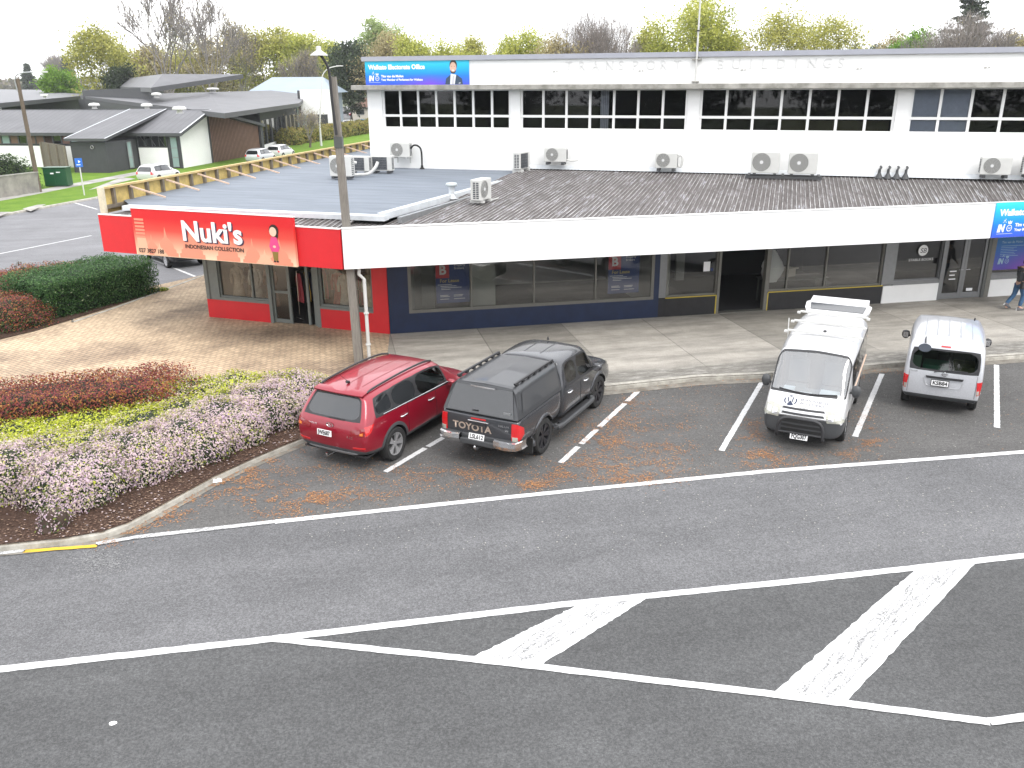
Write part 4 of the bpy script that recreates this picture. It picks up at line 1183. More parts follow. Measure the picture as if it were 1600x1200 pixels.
# ================================================================== street furniture
lp = thing("street_lamp", "tall grey timber lamp pole with a curved black arm beside the red car", "street lamp", at(561, 565, 0), 0)
lt = at(561, 565, 0)
b = MB(); hp = 7.55
dx = at_y(520, 120, lt.y).x - lt.x
rows = [[(sx * wd + dx * z / hp, sy * wd, z) for sx, sy in ((-1, -1), (1, -1), (1, 1), (-1, 1))] for z, wd in ((0, .118), (5.9, .092), (hp, .085))]
b.grid(rows, M["pole"], close=True); b.poly(rows[-1], M["pole"]); b.build("pole", lp, bevel=.012)
b = MB(); b.box(-.105, .105, -.105, .105, 5.82, 6.1, M["alud"], Matrix.Translation((dx * .8, 0, 0))); b.build("collar", lp)
ax = at_y(503, 84, lt.y); sx = lt.x
b = MB(); b.tube(refine([Vector((dx * .8 - .02, -.14, 6.15)), Vector((dx * .9 - .05, -.16, 7.0)), Vector((ax.x - sx + .18, -.2, 7.7)), Vector((ax.x - sx + .04, -.25, 8.02)), Vector((ax.x - sx - .05, -.26, 8.06))], 6), .035, M["blackp"], 8); b.build("arm", lp, smooth=True)
b = MB(); hx = ax.x - sx
b.lathe([(.035, .20), (.06, .19), (.065, .10), (.21, .0), (.215, -.02), (.12, -.015), (.001, -.01)], M["plast"], 24, Matrix.Translation((hx - .02, -.26, 8.06))); b.build("lamp_shade", lp, smooth=False)
up = thing("utility_pole", "brown leaning timber pole with a curved lamp arm beside the green cabinet", "street lamp", at(62, 300, 0))
u0 = at(62, 300, 0); ux = at_y(27, 122, u0.y).x - u0.x
b = MB(); b.tube([(0, 0, -.3), (ux, 0, 7.8)], [.17, .12], M["poled"], 10); b.build("pole", up, smooth=True)
b = MB(); b.tube(refine([Vector((ux - .1, -.1, 7.0)), Vector((ux - .08, -.12, 7.9)), Vector((ux + .6, -.2, 8.2)), Vector((ux + 1.9, -.3, 8.25))], 5), .045, M["gal"], 8); b.box(ux + 1.7, ux + 2.3, -.42, -.18, 8.2, 8.3, M["plast"]); b.build("arm", up, smooth=False)
wl = thing("street_lamp", "slender white lamp post with a curved arm behind the timber parapet", "street lamp", at(502, 228, 0))
u0 = at(502, 228, 0); ux = at_y(496, 120, u0.y).x - u0.x + .5
b = MB(); b.tube([(0, 0, 0), (0, 0, 2.5), (ux, 0, 7.6)], [.16, .11, .08], M["plast"], 10); b.build("pole", wl, smooth=True)
b = MB(); b.tube(refine([Vector((ux, 0, 7.5)), Vector((ux + .2, 0, 8.4)), Vector((ux + 1.0, 0, 9.1)), Vector((ux + 2.3, 0, 9.35))], 6), .06, M["plast"], 8); b.box(ux + 1.9, ux + 2.7, -.12, .12, 9.3, 9.42, M["plast"]); b.build("arm", wl)
sp = thing("parking_sign", "small blue sign on a white post on the grass verge", "road sign", at(132, 305, 0), R(10))
b = MB(); b.tube([(0, 0, 0), (0, 0, 2.5)], .045, M["plast"], 8); b.build("post", sp, smooth=True)
bl = mat("sign_blue", (.02, .14, .55), .4)
b = MB(); b.box(-.24, .24, -.07, -.05, 1.95, 2.55, bl); b.build("sign_plate", sp)
b = MB(); b.poly([(-.02, -.075, 2.42), (.14, -.075, 2.32), (-.02, -.075, 2.22)], M["inkw"]); b.box(-.16, .1, -.078, -.072, 2.08, 2.13, M["inkw"]); b.build("symbol", sp)
gm = mat("green_painted_steel", (.012, .075, .03), .35, var=.15, scale=2)
gc = thing("utility_cabinet", "green steel utility cabinet beside the leaning timber pole", "cabinet", at(71, 292, 0), R(2))
b = MB(); b.box(0, 1.72, 0, .95, .05, 1.38, gm); b.build("body", gc, bevel=.03)
b = MB(); b.box(-.05, 1.77, -.05, 1.0, 1.384, 1.45, gm); b.build("lid", gc, bevel=.02)
b = MB()
for x in (.05, .885): b.box(x, x + .785, -.02, -.002, .14, 1.3, gm)
b.build("door", gc, bevel=.008)
b = MB(); b.box(.55, .8, -.03, -.022, .95, 1.05, M["inkw"]); b.box(1.0, 1.3, -.03, -.022, 1.05, 1.12, M["inkw"]); b.box(.93, .97, -.03, -.022, .7, .8, M["blackp"]); b.build("notice", gc)
cw = thing("concrete_wall", "stained low concrete block wall under the dark green hedge", "wall", at(65, 300, 0), math.atan2(3.24, 1.22))
b = MB(); b.box(-16, 0, 0, .2, 0, 1.38, mat("stained_block_wall", (.30, .285, .25), .9, col2=(.17, .16, .15), scale=1.1, bump=.2, bscale=14)); b.build("wall", cw)
b = MB(); b.box(-16, .03, -.03, .23, 1.385, 1.46, M["conc"]); b.build("coping", cw)

# paper litter
for i, (x, y, s) in enumerate(((337, 752, .16), (415, 709, .20), (395, 713, .12))):
    lab = ("white crumpled paper on the gutter at the middle of the bed kerb", "flattened pale wrapper in the gutter near the red car", "small white scrap in the gutter beside a flattened wrapper")[i]
    b = MB(); rows = []
    for k in range(6):
        rows.append([(s * (u / 5 - .5) * 1.5, s * (k / 5 - .5), (random.uniform(.0, .5) if i == 0 else random.uniform(0, .12)) * s * (1 if 0 < k < 5 and 0 < u < 5 else .1) + .004) for u in range(6)])
    b.grid(rows, M["white2"])
    tag(b.build("crumpled_paper", loc=at(x, y, ROAD + .015), rot=(0, 0, R(30 * i + 20))), lab, "litter", "scraps of paper in the gutter")
b = MB(); b.poly([(.05 * math.cos(t) * random.uniform(.8, 1.2), .04 * math.sin(t), 0) for t in [k * .7 for k in range(9)]], M["white2"])
tag(b.build("paper_scrap", loc=at(176, 1130, ROAD + .008)), "single white scrap lying on the open road in the foreground", "litter")


# ================================================================== the walking person
def skin(name, pts, edges, mt, parent, sub=2):
    me = bpy.data.meshes.new(name); me.from_pydata([p[0] for p in pts], edges, []); me.materials.append(mt)
    o = bpy.data.objects.new(name, me); COL.objects.link(o); o.parent = parent
    md = o.modifiers.new("skin", "SKIN"); md.use_smooth_shade = True
    for i, p in enumerate(pts):
        me.skin_vertices[0].data[i].radius = p[1] if isinstance(p[1], tuple) else (p[1], p[1])
    me.skin_vertices[0].data[0].use_root = True
    s = o.modifiers.new("sub", "SUBSURF"); s.levels = sub; s.render_levels = sub
    return o


ped = thing("person", "person in a dark cap, grey jacket and jeans walking right past the blue window poster", "person", at(1586, 484, 0), R(10))
sk_ = M["skin"]
skin("body", [((0, 0, .93), (.13, .10)), ((.02, 0, 1.10), (.13, .10)), ((.05, 0, 1.30), (.16, .11)), ((.07, 0, 1.42), (.12, .08)), ((.09, 0, 1.50), .055), ((.115, 0, 1.60), (.085, .095)), ((.12, 0, 1.68), (.075, .085)),
              ((0, -.10, .88), .085), ((.13, -.10, .50), .06), ((.05, -.10, .10), .042), ((.20, -.10, .05), .04),
              ((0, .10, .88), .085), ((-.06, .10, .50), .06), ((-.33, .10, .17), .042), ((-.24, .10, .05), .04),
              ((.05, -.19, 1.40), .06), ((-.05, -.25, 1.13), .045), ((.10, -.25, .93), .035), ((.14, -.25, .86), .03),
              ((.06, .19, 1.40), .06), ((.10, .25, 1.13), .045), ((.26, .23, .98), .035), ((.31, .22, .93), .03)]
     + [((.14 + dx + .004 * k, -.25 + .017 * (k - 1.5), .79 - .006 * abs(k - 1.5)), .009) for k, dx in enumerate((.0, .01, .015, .01))] + [((.185, -.235, .84), .010)]
     + [((.33 + .004 * k, .22 + .017 * (k - 1.5), .86 - .006 * abs(k - 1.5)), .009) for k in range(4)] + [((.355, .205, .91), .010)],
     [(18, 23 + k) for k in range(5)] + [(22, 28 + k) for k in range(5)] + [(0, 1), (1, 2), (2, 3), (3, 4), (4, 5), (5, 6), (0, 7), (7, 8), (8, 9), (9, 10), (0, 11), (11, 12), (12, 13), (13, 14), (3, 15), (15, 16), (16, 17), (17, 18), (3, 19), (19, 20), (20, 21), (21, 22)], sk_, ped)
jm = mat("blue_denim", (.055, .13, .25), .9, var=.35, scale=14)
skin("jeans", [((0, 0, .97), (.155, .125)), ((0, -.10, .86), .105), ((.13, -.10, .50), .078), ((.055, -.10, .13), .062), ((0, .10, .86), .105), ((-.06, .10, .50), .078), ((-.31, .10, .20), .062)], [(0, 1), (1, 2), (2, 3), (0, 4), (4, 5), (5, 6)], jm, ped)
jk = mat("grey_jacket", (.06, .065, .07), .9, var=.3, scale=12)
skin("jacket", [((0.0, 0, .92), (.18, .14)), ((.02, 0, 1.12), (.165, .13)), ((.05, 0, 1.32), (.19, .13)), ((.075, 0, 1.43), (.14, .10)), ((.085, 0, 1.49), .075), ((.05, -.20, 1.39), .08), ((-.05, -.26, 1.13), .066), ((.08, -.255, .96), .055), ((.06, .20, 1.39), .08), ((.10, .26, 1.13), .066), ((.23, .235, 1.0), .055)],
     [(0, 1), (1, 2), (2, 3), (3, 4), (3, 5), (5, 6), (6, 7), (3, 8), (8, 9), (9, 10)], jk, ped)
b = MB(); b.lathe([(.115, 1.655), (.112, 1.70), (.08, 1.755), (.001, 1.77)], M["blackp"], 18, Matrix.Translation((.118, 0, 0))); b.box(.20, .31, -.07, .07, 1.655, 1.67, M["blackp"]); b.build("cap", ped, smooth=True)
b = MB(); b.lathe([(.098, 1.58), (.104, 1.64), (.10, 1.66)], mat("dark_hair", (.03, .02, .015), .8), 16, Matrix.Translation((.10, 0, 0))); b.build("hair", ped, smooth=True)
for s, ax_, tz, nm in ((-1, .05, 0, "shoe"), (1, -.31, .5, "shoe")):
    Mx = Matrix.Translation((ax_, s * .10, 0.0 if tz == 0 else .12)) @ Matrix.Rotation(tz, 4, "Y")
    b = MB(); rows = []
    for x, hw, z0, z1 in ((-.09, .03, .0, .09), (-.05, .045, 0, .12), (.05, .05, 0, .11), (.14, .052, 0, .075), (.20, .03, .01, .05)):
        rows.append([Mx @ Vector((x, y, z)) for y, z in ((-hw, z0), (-hw, z1 * .7), (0, z1), (hw, z1 * .7), (hw, z0))])
    b.grid(rows, mat("grey_trainers", (.10, .10, .11), .8), close=True); b.poly(rows[0]); b.poly(rows[-1]); b.build(nm, ped, smooth=True)
b = MB()
b.tube([(.12, .12, 1.50), (.03, .02, 1.455), (-.10, -.06, 1.30), (-.14, -.14, 1.10), (-.10, -.2, .98)], .022, M["blackp"], 6)
b.tube([(.12, .12, 1.50), (.20, .0, 1.34), (.14, -.16, 1.10), (.02, -.22, .98)], .022, M["blackp"], 6)
b.build("bag_strap", ped)
b = MB(); b.box(-.20, .06, -.34, -.235, .80, 1.02, M["blackp"]); b.box(-.12, -.02, -.348, -.342, .88, .93, M["inkw"]); b.build("shoulder_bag", ped, bevel=.02)
# ================================================================== vehicles
# a body is lofted through stations (rear to front) of eight points from the underside
# centre to the roof centre, subdivided, cut for the wheels, then split into paint and glass


def carpaint(name, col, flake=.25, rough=.28):
    m = mat(name, col, rough, .25, coat=.8, var=.12, scale=30)
    m.node_tree.nodes["Principled BSDF"].inputs["Coat Roughness"].default_value = .06
    return m


class Car:
    def __init__(s, root, stations, paint, arches, ro, glass_rules, rear=None, front=None, trim=None, sub=2, crease=(), rcols=(.86,), inset=.045, well=.36):
        """glass_rules: {(station, row): part name or 'trim'}; rear/front: {row: name} for the inner columns of the end caps"""
        s.root, s.paint = root, paint
        bm = bmesh.new()
        bm.edges.layers.float.new("crease_edge"); bm.verts.layers.float.new("crease_vert")
        nst, npt = len(stations), len(stations[0])
        V = []
        for st in stations:
            L = [bm.verts.new(p) for p in st]
            Rr = [L[0]] + [bm.verts.new((p[0], -p[1], p[2])) for p in st[1:-1]] + [L[-1]]
            V.append((L, Rr))
        fmap = {}

        def face(vs, nm):
            vs2 = []
            for v in vs:
                if v not in vs2: vs2.append(v)
            if len(vs2) < 3: return
            f = bm.faces.new(vs2); fmap.setdefault(nm, []).append(f); f.smooth = True
        for i in range(nst - 1):
            for side in (0, 1):
                a, c = V[i][side], V[i + 1][side]
                for j in range(npt - 1):
                    nm = glass_rules.get((i, j), "paint")
                    if nm != "paint" and nm != "trim" and j <= 4 and not nm.startswith("windscreen"): nm = nm + ("|L" if side == 0 else "|R")
                    face([a[j], c[j], c[j + 1], a[j + 1]], nm)
        for idx, rules in ((0, rear or {}), (nst - 1, front or {})):
            L, Rr = V[idx]
            rows = []
            for j in range(npt - 1):
                if j == 0: rows.append([L[0]] * 5); continue
                l, r = L[j].co, Rr[j].co
                k = rcols[0]
                bulge = -.04 if idx == 0 else .06
                row = [L[j]]
                for t in (k, 0, -k):
                    row.append(bm.verts.new((l.x + bulge * (1 - abs(t) ** 2) * (1 if 1 <= j <= 5 else .6), l.y * t, l.z)))
                row.append(Rr[j]); rows.append(row)
            top = rows[-1]
            for j in range(1, npt - 2):
                for q in range(4):
                    nm = rules.get(j, "paint") if q in (1, 2) else (rules.get((j, "side"), "trim" if rules.get(j) == "trim" else "paint"))
                    face([rows[j][q], rows[j][q + 1], rows[j + 1][q + 1], rows[j + 1][q]], nm)
            # close top to the roof centre and bottom to the underside centre
            for q in range(4): face([top[q], top[q + 1], L[-1]], "paint"); face([rows[1][q], rows[1][q + 1], L[0]], "trim")
        # frames round the glass
        order = ["paint", "trim", "rim"]
        for nm in list(fmap):
            if nm in ("paint", "trim"): continue
            r = bmesh.ops.inset_region(bm, faces=fmap[nm], thickness=inset, depth=-.004, use_even_offset=True)
            order.append(nm)
            for f in r["faces"]: f.material_index = 2 if not nm.startswith("opening") else 0
            for f in r["faces"]: f.smooth = True
        for nm, fs in fmap.items():
            for f in fs:
                if f.is_valid: f.material_index = order.index(nm)
        bmesh.ops.recalc_face_normals(bm, faces=bm.faces)
        cl = bm.edges.layers.float["crease_edge"]; cv = bm.verts.layers.float["crease_vert"]
        for v in bm.verts:
            mi = {f.material_index for f in v.link_faces}
            if max(mi) >= 2 and len(mi) > 1: v[cv] = .8
        for e in bm.edges:
            mi = {f.material_index for f in e.link_faces}
            if len(mi) > 1 and max(mi) >= 2: e[cl] = .85
            elif len(mi) > 1: e[cl] = .5
        for j, val in crease:
            for i in range(nst - 1):
                for side in (0, 1):
                    e = bm.edges.get((V[i][side][j], V[i + 1][side][j]))
                    if e: e[cl] = val
        me = bpy.data.meshes.new("shell"); bm.to_mesh(me); bm.free()
        o = bpy.data.objects.new("shell", me); COL.objects.link(o)
        for k in range(len(order) + 1): me.materials.append(None)
        s.order = order
        md = o.modifiers.new("s", "SUBSURF"); md.levels = sub; md.render_levels = sub
        dg = bpy.context.evaluated_depsgraph_get()
        m2 = bpy.data.meshes.new_from_object(o.evaluated_get(dg))
        bpy.data.objects.remove(o)
        bm = bmesh.new(); bm.from_mesh(m2)
        s.bvh = BVHTree.FromBMesh(bm)
        bm.free()
        # wheel arches
        o = bpy.data.objects.new("shell", m2); COL.objects.link(o)
        cut = MB()
        half = max(abs(v.co.y) for v in m2.vertices)
        for x in arches:
            for sg_ in (-1, 1):
                y0, y1 = (half - .34) * sg_, (half + .2) * sg_
                cut.tube([(x, y0, ro), (x, y1, ro)], well, None, 28)
        c = cut.build("cut"); 
        c.data.materials.clear()
        bo = o.modifiers.new("b", "BOOLEAN"); bo.object = c; bo.operation = "DIFFERENCE"; bo.solver = "EXACT"
        n0 = len(m2.materials) - 1
        for p in c.data.polygons: p.material_index = 0
        bo.material_mode = "INDEX"
        for k in range(n0 + 1): c.data.materials.append(None)
        for p in c.data.polygons: p.material_index = n0
        dg = bpy.context.evaluated_depsgraph_get()
        m3 = bpy.data.meshes.new_from_object(o.evaluated_get(dg))
        bpy.data.objects.remove(o); bpy.data.objects.remove(c)
        # split by material
        s.mesh = m3
        groups = {}
        for p in m3.polygons: groups.setdefault(p.material_index, []).append(p.index)
        s.parts = {}
        for k, pl in groups.items():
            nm = order[k] if k < len(order) else "wheel_well"
            s.parts[nm] = pl

    def make(s, nm_out, keys, m, parent=None, thick=0.0):
        me = s.mesh; vm, vs, fs, mi = {}, [], [], []
        mats = []
        for key, mm in keys:
            if key not in s.parts: continue
            if mm not in mats: mats.append(mm)
            for pi in s.parts[key]:
                p = me.polygons[pi]
                q = []
                for v in p.vertices:
                    if v not in vm: vm[v] = len(vs); vs.append(tuple(me.vertices[v].co))
                    q.append(vm[v])
                fs.append(q); mi.append(mats.index(mm))
        if not fs: return None
        o = raw(nm_out, vs, fs, mats, parent or s.root, mi, smooth=True)
        o.data.set_sharp_from_angle(angle=R(38))
        return o

    def hit(s, o, d):
        h = s.bvh.ray_cast(Vector(o), Vector(d).normalized())
        return h[0], h[1]

    def patch(s, name, corners, d, m, nx=6, ny=4, off=.008, parent=None, depth=.02, smooth=True, label=None, wrap=0):
        """a raised plate whose four corners (in order) are projected along d onto the body"""
        d = Vector(d).normalized(); c = [Vector(k) for k in corners]
        top, low = [], []
        pp = [[c[0].lerp(c[1], j / nx).lerp(c[3].lerp(c[2], j / nx), i / ny) for j in range(nx + 1)] for i in range(ny + 1)]
        ts = sorted(h[3] for r in pp for p in r for h in [s.bvh.ray_cast(p - d * 1.2, d)] if h[0])
        tm = ts[len(ts) // 2] if ts else 1.2
        for i in range(ny + 1):
            r1, r2 = [], []
            for j in range(nx + 1):
                p = pp[i][j]
                h = s.bvh.ray_cast(p - d * 1.2, d)
                if not h[0] or abs(h[3] - tm) > .16 or h[1].dot(d) > -.12:
                    h = s.bvh.find_nearest(p + d * (tm - 1.2))
                q, nrm = h[0], h[1]
                if nrm.dot(d) > .3: nrm = -nrm
                r1.append(q + nrm * off); r2.append(q - nrm * depth)
            top.append(r1); low.append(r2)
        b = MB(); b.grid(top, m)
        ring = lambda g: g[0] + [r[-1] for r in g[1:]] + g[-1][-2::-1] + [r[0] for r in g[-2:0:-1]]
        a, z = ring(top), ring(low)
        b.grid([a, z], m, close=True)
        o = b.build(name, parent or s.root, smooth=False)
        return tag(o, label)

    def letters(s, t, size, m, p, d, up, width=None, name="lettering", off=.006, bold=0, shear=0, parent=None):
        """text laid on the body where the ray p + d meets it, every vertex projected"""
        d = Vector(d).normalized(); up = Vector(up).normalized(); right = d.cross(up).normalized()
        o = text(t, size, m, parent or s.root, Matrix(), name, align="CENTER", width=width, bold=bold, ex=0.0, shear=shear)
        P = Vector(p)
        for v in o.data.vertices:
            q = P + right * v.co.x + up * v.co.y
            h = s.bvh.ray_cast(q - d * 1.2, d)
            v.co = (h[0] - d * off) if h[0] else q
        return o


def wheel(root, x, y, r, wd, side, spokes=5, rimm=None, rim_r=None, twin=True, label=None, hubm=None):
    """tyre, rim with spokes; side = +1 left, -1 right"""
    rim_r = rim_r or r * .68; rimm = rimm or M["alloy"]
    Mx = Matrix.Translation((x, y, r)) @ Matrix.Rotation(R(-90) * side, 4, "X")      # local z points outwards
    b = MB()
    h = wd / 2
    b.lathe([(rim_r, -h), (r * .93, -h), (r * .985, -h * .8), (r, -h * .5), (r, h * .5), (r * .985, h * .8), (r * .93, h), (rim_r + .015, h * 1.0), (rim_r, h * .85)], M["rubber"], 36, Mx)
    t = b.build("tyre", None, smooth=True); t.data.set_sharp_from_angle(angle=R(35))
    wh = bpy.data.objects.new("wheel", None); COL.objects.link(wh); wh.parent = root
    t.parent = wh
    b = MB()
    b.lathe([(rim_r, h * .85), (rim_r - .02, h * .80), (rim_r - .03, -h * .5)], rimm, 36, Mx)
    b.lathe([(rim_r, -h * .3), (.001, -h * .3)], M["blackp"], 24, Mx)
    b.lathe([(.001, h * .72), (.055, h * .72), (.065, h * .55), (.065, -h * .2)], rimm, 16, Mx)
    for k in range(spokes):
        for da in ((-.17, .17) if twin else (0,)):
            a = 2 * math.pi * k / spokes
            p0 = Vector((.05 * math.cos(a), .05 * math.sin(a), 0)); p1 = Vector((rim_r * .97 * math.cos(a + da), rim_r * .97 * math.sin(a + da), 0))
            dr = (p1 - p0); n = Vector((-dr.y, dr.x, 0)).normalized()
            w0, w1 = (.022, .030) if twin else (.035, .05)
            z0, z1 = h * .72, h * .90
            P = [p0 - n * w0 + Vector((0, 0, z0)), p0 + n * w0 + Vector((0, 0, z0)), p1 + n * w1 + Vector((0, 0, z1)), p1 - n * w1 + Vector((0, 0, z1))]
            Q = [q - Vector((0, 0, .04)) for q in P]
            P, Q = [Mx @ q for q in P], [Mx @ q for q in Q]
            b.poly(P, rimm); b.poly(Q[::-1], rimm)
            for e in range(4): b.poly((P[e], Q[e], Q[(e + 1) % 4], P[(e + 1) % 4]), rimm)
    b.build("rim", wh)
    return wh


def mirror(root, x, y, z, side, m, shell=(.10, .11, .08), mount=None):
    b = MB()
    Mx = Matrix.Translation((x, y + side * shell[1], z)) @ Matrix.Diagonal((shell[0], shell[1], shell[2], 1))
    b.lathe([(.001, -1), (.62, -.8), (.95, -.3), (1, .2), (.8, .75), (.001, 1)], m, 14, Mx)
    b.tube([(x + .02, y - side * .03, z - .03), (x + .01, y + side * .06, z - .03)], .025, M["blackp"], 6)
    o = b.build("mirror", root, smooth=True)
    g = MB(); g.box(x - shell[0] * .98, x - shell[0] * .90, y + side * (shell[1] - shell[1] * .62), y + side * (shell[1] + shell[1] * .62), z - shell[2] * .55, z + shell[2] * .6, M["chrome"]); g.build("mirror_glass", o)
    return o


def plate(root, txt, c, n, up=(0, 0, 1), w=.36, h=.125, frame=None):
    n = Vector(n).normalized(); u = (Vector(up) - n * n.dot(Vector(up))).normalized(); r = u.cross(n).normalized()
    Mx = Matrix.Translation(c) @ Matrix((r, u, n)).transposed().to_4x4()
    b = MB(); b.box(-w / 2, w / 2, -h / 2, h / 2, 0, .012, M["plate"], Mx)
    if frame: b.box(-w / 2 - .015, w / 2 + .015, -h / 2 - .015, h / 2 + .015, -.006, .008, frame, Mx)
    p = b.build("number_plate", root)
    text(txt, h * .98, M["ink"], p, Mx @ Matrix.Translation((-w * .43, -h * .32, .0135)), "lettering", width=w * .86, ex=.001, bold=.004)
    return p


def seats(root, xs, y=.38, z=.35, m=None, hgt=.85):
    m = m or M["greyp"]
    for x in xs:
        for s_ in (-1, 1):
            b = MB()
            b.box(x, x + .5, s_ * y - .24, s_ * y + .24, z, z + .18, m)
            b.box(x - .12, x + .02, s_ * y - .23, s_ * y + .23, z + .18, z + hgt, m)
            b.box(x - .13, x - .03, s_ * y - .12, s_ * y + .12, z + hgt + .01, z + hgt + .16, m)
            b.build("seat", root, bevel=.04)


def lamp_under(root, pts, m, name): pass


def place(px, py, hd, ylat, xlong=0):
    """axle centre from a tyre contact seen at px,py; ylat = lateral position of that tyre"""
    c = at(px, py, ROAD)
    return Vector((c.x - math.cos(hd) * xlong + math.sin(hd) * ylat, c.y - math.sin(hd) * xlong - math.cos(hd) * ylat, ROAD))


def S(x, lows, ups, off=(0,) * 8):
    return [(x + o, p[0], p[1]) for p, o in zip(lows + ups, off)]


# ------------------------------------------------------------------ red sport utility car
HD1 = R(62.3)
suv = thing("parked_car", "dark red sport utility car parked nose in beside the flowering shrubs", "car", place(616, 717, HD1, -.86), HD1, "vehicles in the angle parking bays")
pr = carpaint("red_car_paint", (.28, .006, .022))
st = [
    S(-.92, [(0, .36), (.74, .36), (.86, .50), (.91, .80)], [(.855, 1.10), (.70, 1.47), (.60, 1.56), (0, 1.585)], (.06, .06, 0, -.05, .05, .30, .30, .18)),
    S(-.62, [(0, .28), (.84, .30), (.92, .46), (.945, .82)], [(.90, 1.13), (.735, 1.50), (.615, 1.595), (0, 1.63)], (0, 0, 0, 0, .02, .16, .14, .1)),
    S(.05, [(0, .26), (.86, .28), (.935, .44), (.95, .82)], [(.905, 1.12), (.745, 1.545), (.62, 1.64), (0, 1.675)]),
    S(.95, [(0, .25), (.86, .27), (.935, .43), (.945, .80)], [(.905, 1.08), (.75, 1.57), (.625, 1.66), (0, 1.69)]),
    S(1.62, [(0, .25), (.86, .27), (.935, .43), (.945, .79)], [(.905, 1.05), (.74, 1.55), (.62, 1.645), (0, 1.675)]),
    S(2.05, [(0, .25), (.86, .27), (.935, .43), (.945, .78)], [(.90, 1.03), (.70, 1.46), (.58, 1.57), (0, 1.61)], (0, 0, 0, 0, .12, .04, -.05, -.12)),
    S(2.70, [(0, .25), (.86, .27), (.935, .43), (.945, .77)], [(.88, 1.0), (.76, 1.04), (.60, 1.07), (0, 1.085)], (0, 0, 0, 0, .03, .03, .05, .1)),
    S(2.98, [(0, .26), (.86, .27), (.935, .43), (.945, .75)], [(.86, .97), (.76, 1.0), (.58, 1.02), (0, 1.04)]),
    S(3.36, [(0, .26), (.82, .27), (.90, .42), (.92, .70)], [(.78, .87), (.70, .90), (.54, .93), (0, .96)], (0, 0, 0, 0, 0, 0, .03, .08)),
    S(3.54, [(0, .28), (.66, .30), (.78, .42), (.80, .64)], [(.68, .78), (.60, .80), (.48, .81), (0, .82)], (0, .0, .0, 0, 0, .0, .03, .1)),
]
gr = {(1, 4): "window_q", (2, 4): "window_r", (3, 4): "window_f", (4, 4): "window_f", (5, 5): "windscreen", (5, 6): "windscreen"}
for i in range(9): gr[(i, 0)] = "trim"; gr[(i, 1)] = "trim"
c = Car(suv, st, pr, (0, 2.70), .365, gr, rear={1: "trim", 4: "rear_window", 5: "rear_window"}, front={1: "trim", 2: "trim"}, crease=((2, .35), (4, .3)), inset=.03, well=.42)
gry = mat("grey_wheel_cladding", (.055, .056, .06), .55)
body = c.make("body", [("paint", pr), ("rim", M["blackp"]), ("trim", gry), ("wheel_well", M["blackp"])], None)
for k, nm, gm_ in (("window_q", "quarter_window", M["privacy"]), ("window_r", "rear_side_window", M["privacy"]), ("window_f", "front_side_window", M["carglass"])):
    for sd_ in "LR": c.make(nm, [(k + "|" + sd_, gm_)], None)
c.make("windscreen", [("windscreen", M["screen"])], None); c.make("rear_window", [("rear_window", M["privacy"])], None)
for x in (0, 2.70):
    for s_ in (-1, 1): wheel(suv, x, s_ * .83, .365, .235, s_, 5)
# cladding rings over the wheel arches
for x in (0, 2.70):
    for s_ in (-1, 1):
        b = MB(); rows = []
        for k in range(19):
            a = R(-8 + 196 * k / 18)
            r1 = []
            for rr in (.415, .455, .485):
                p = Vector((x + rr * math.cos(a), s_ * 1.5, .365 + rr * math.sin(a)))
                h = c.bvh.ray_cast(p, Vector((0, -s_, 0)))
                y = h[0].y if h[0] else s_ * .93
                r1.append((p.x, y + s_ * (.012 if rr != .485 else .002), p.z))
            rows.append(r1)
        b.grid(rows, gry); b.build("arch_cladding", suv, smooth=True)
c.patch("spoiler", [(-.60, .60, 1.62), (-.60, -.60, 1.62), (-.36, -.62, 1.62), (-.36, .62, 1.62)], (0, 0, -1), pr, 10, 3, .012)
b = MB()
rows = [[(-.62 - .07 * (1 - (y / .62) ** 2), y, 1.555 + .02 * (1 - (y / .62) ** 2) + dz) for y in [.62 - k * .124 for k in range(11)]] for dz in (.022, -.012)]
rows = [[(-.45, p[1], p[2] + .03) for p in rows[0]], rows[0], rows[1], [(-.42, p[1], p[2] - .02) for p in rows[1]]]
b.grid(rows, pr); b.build("spoiler_lip", suv, smooth=True)
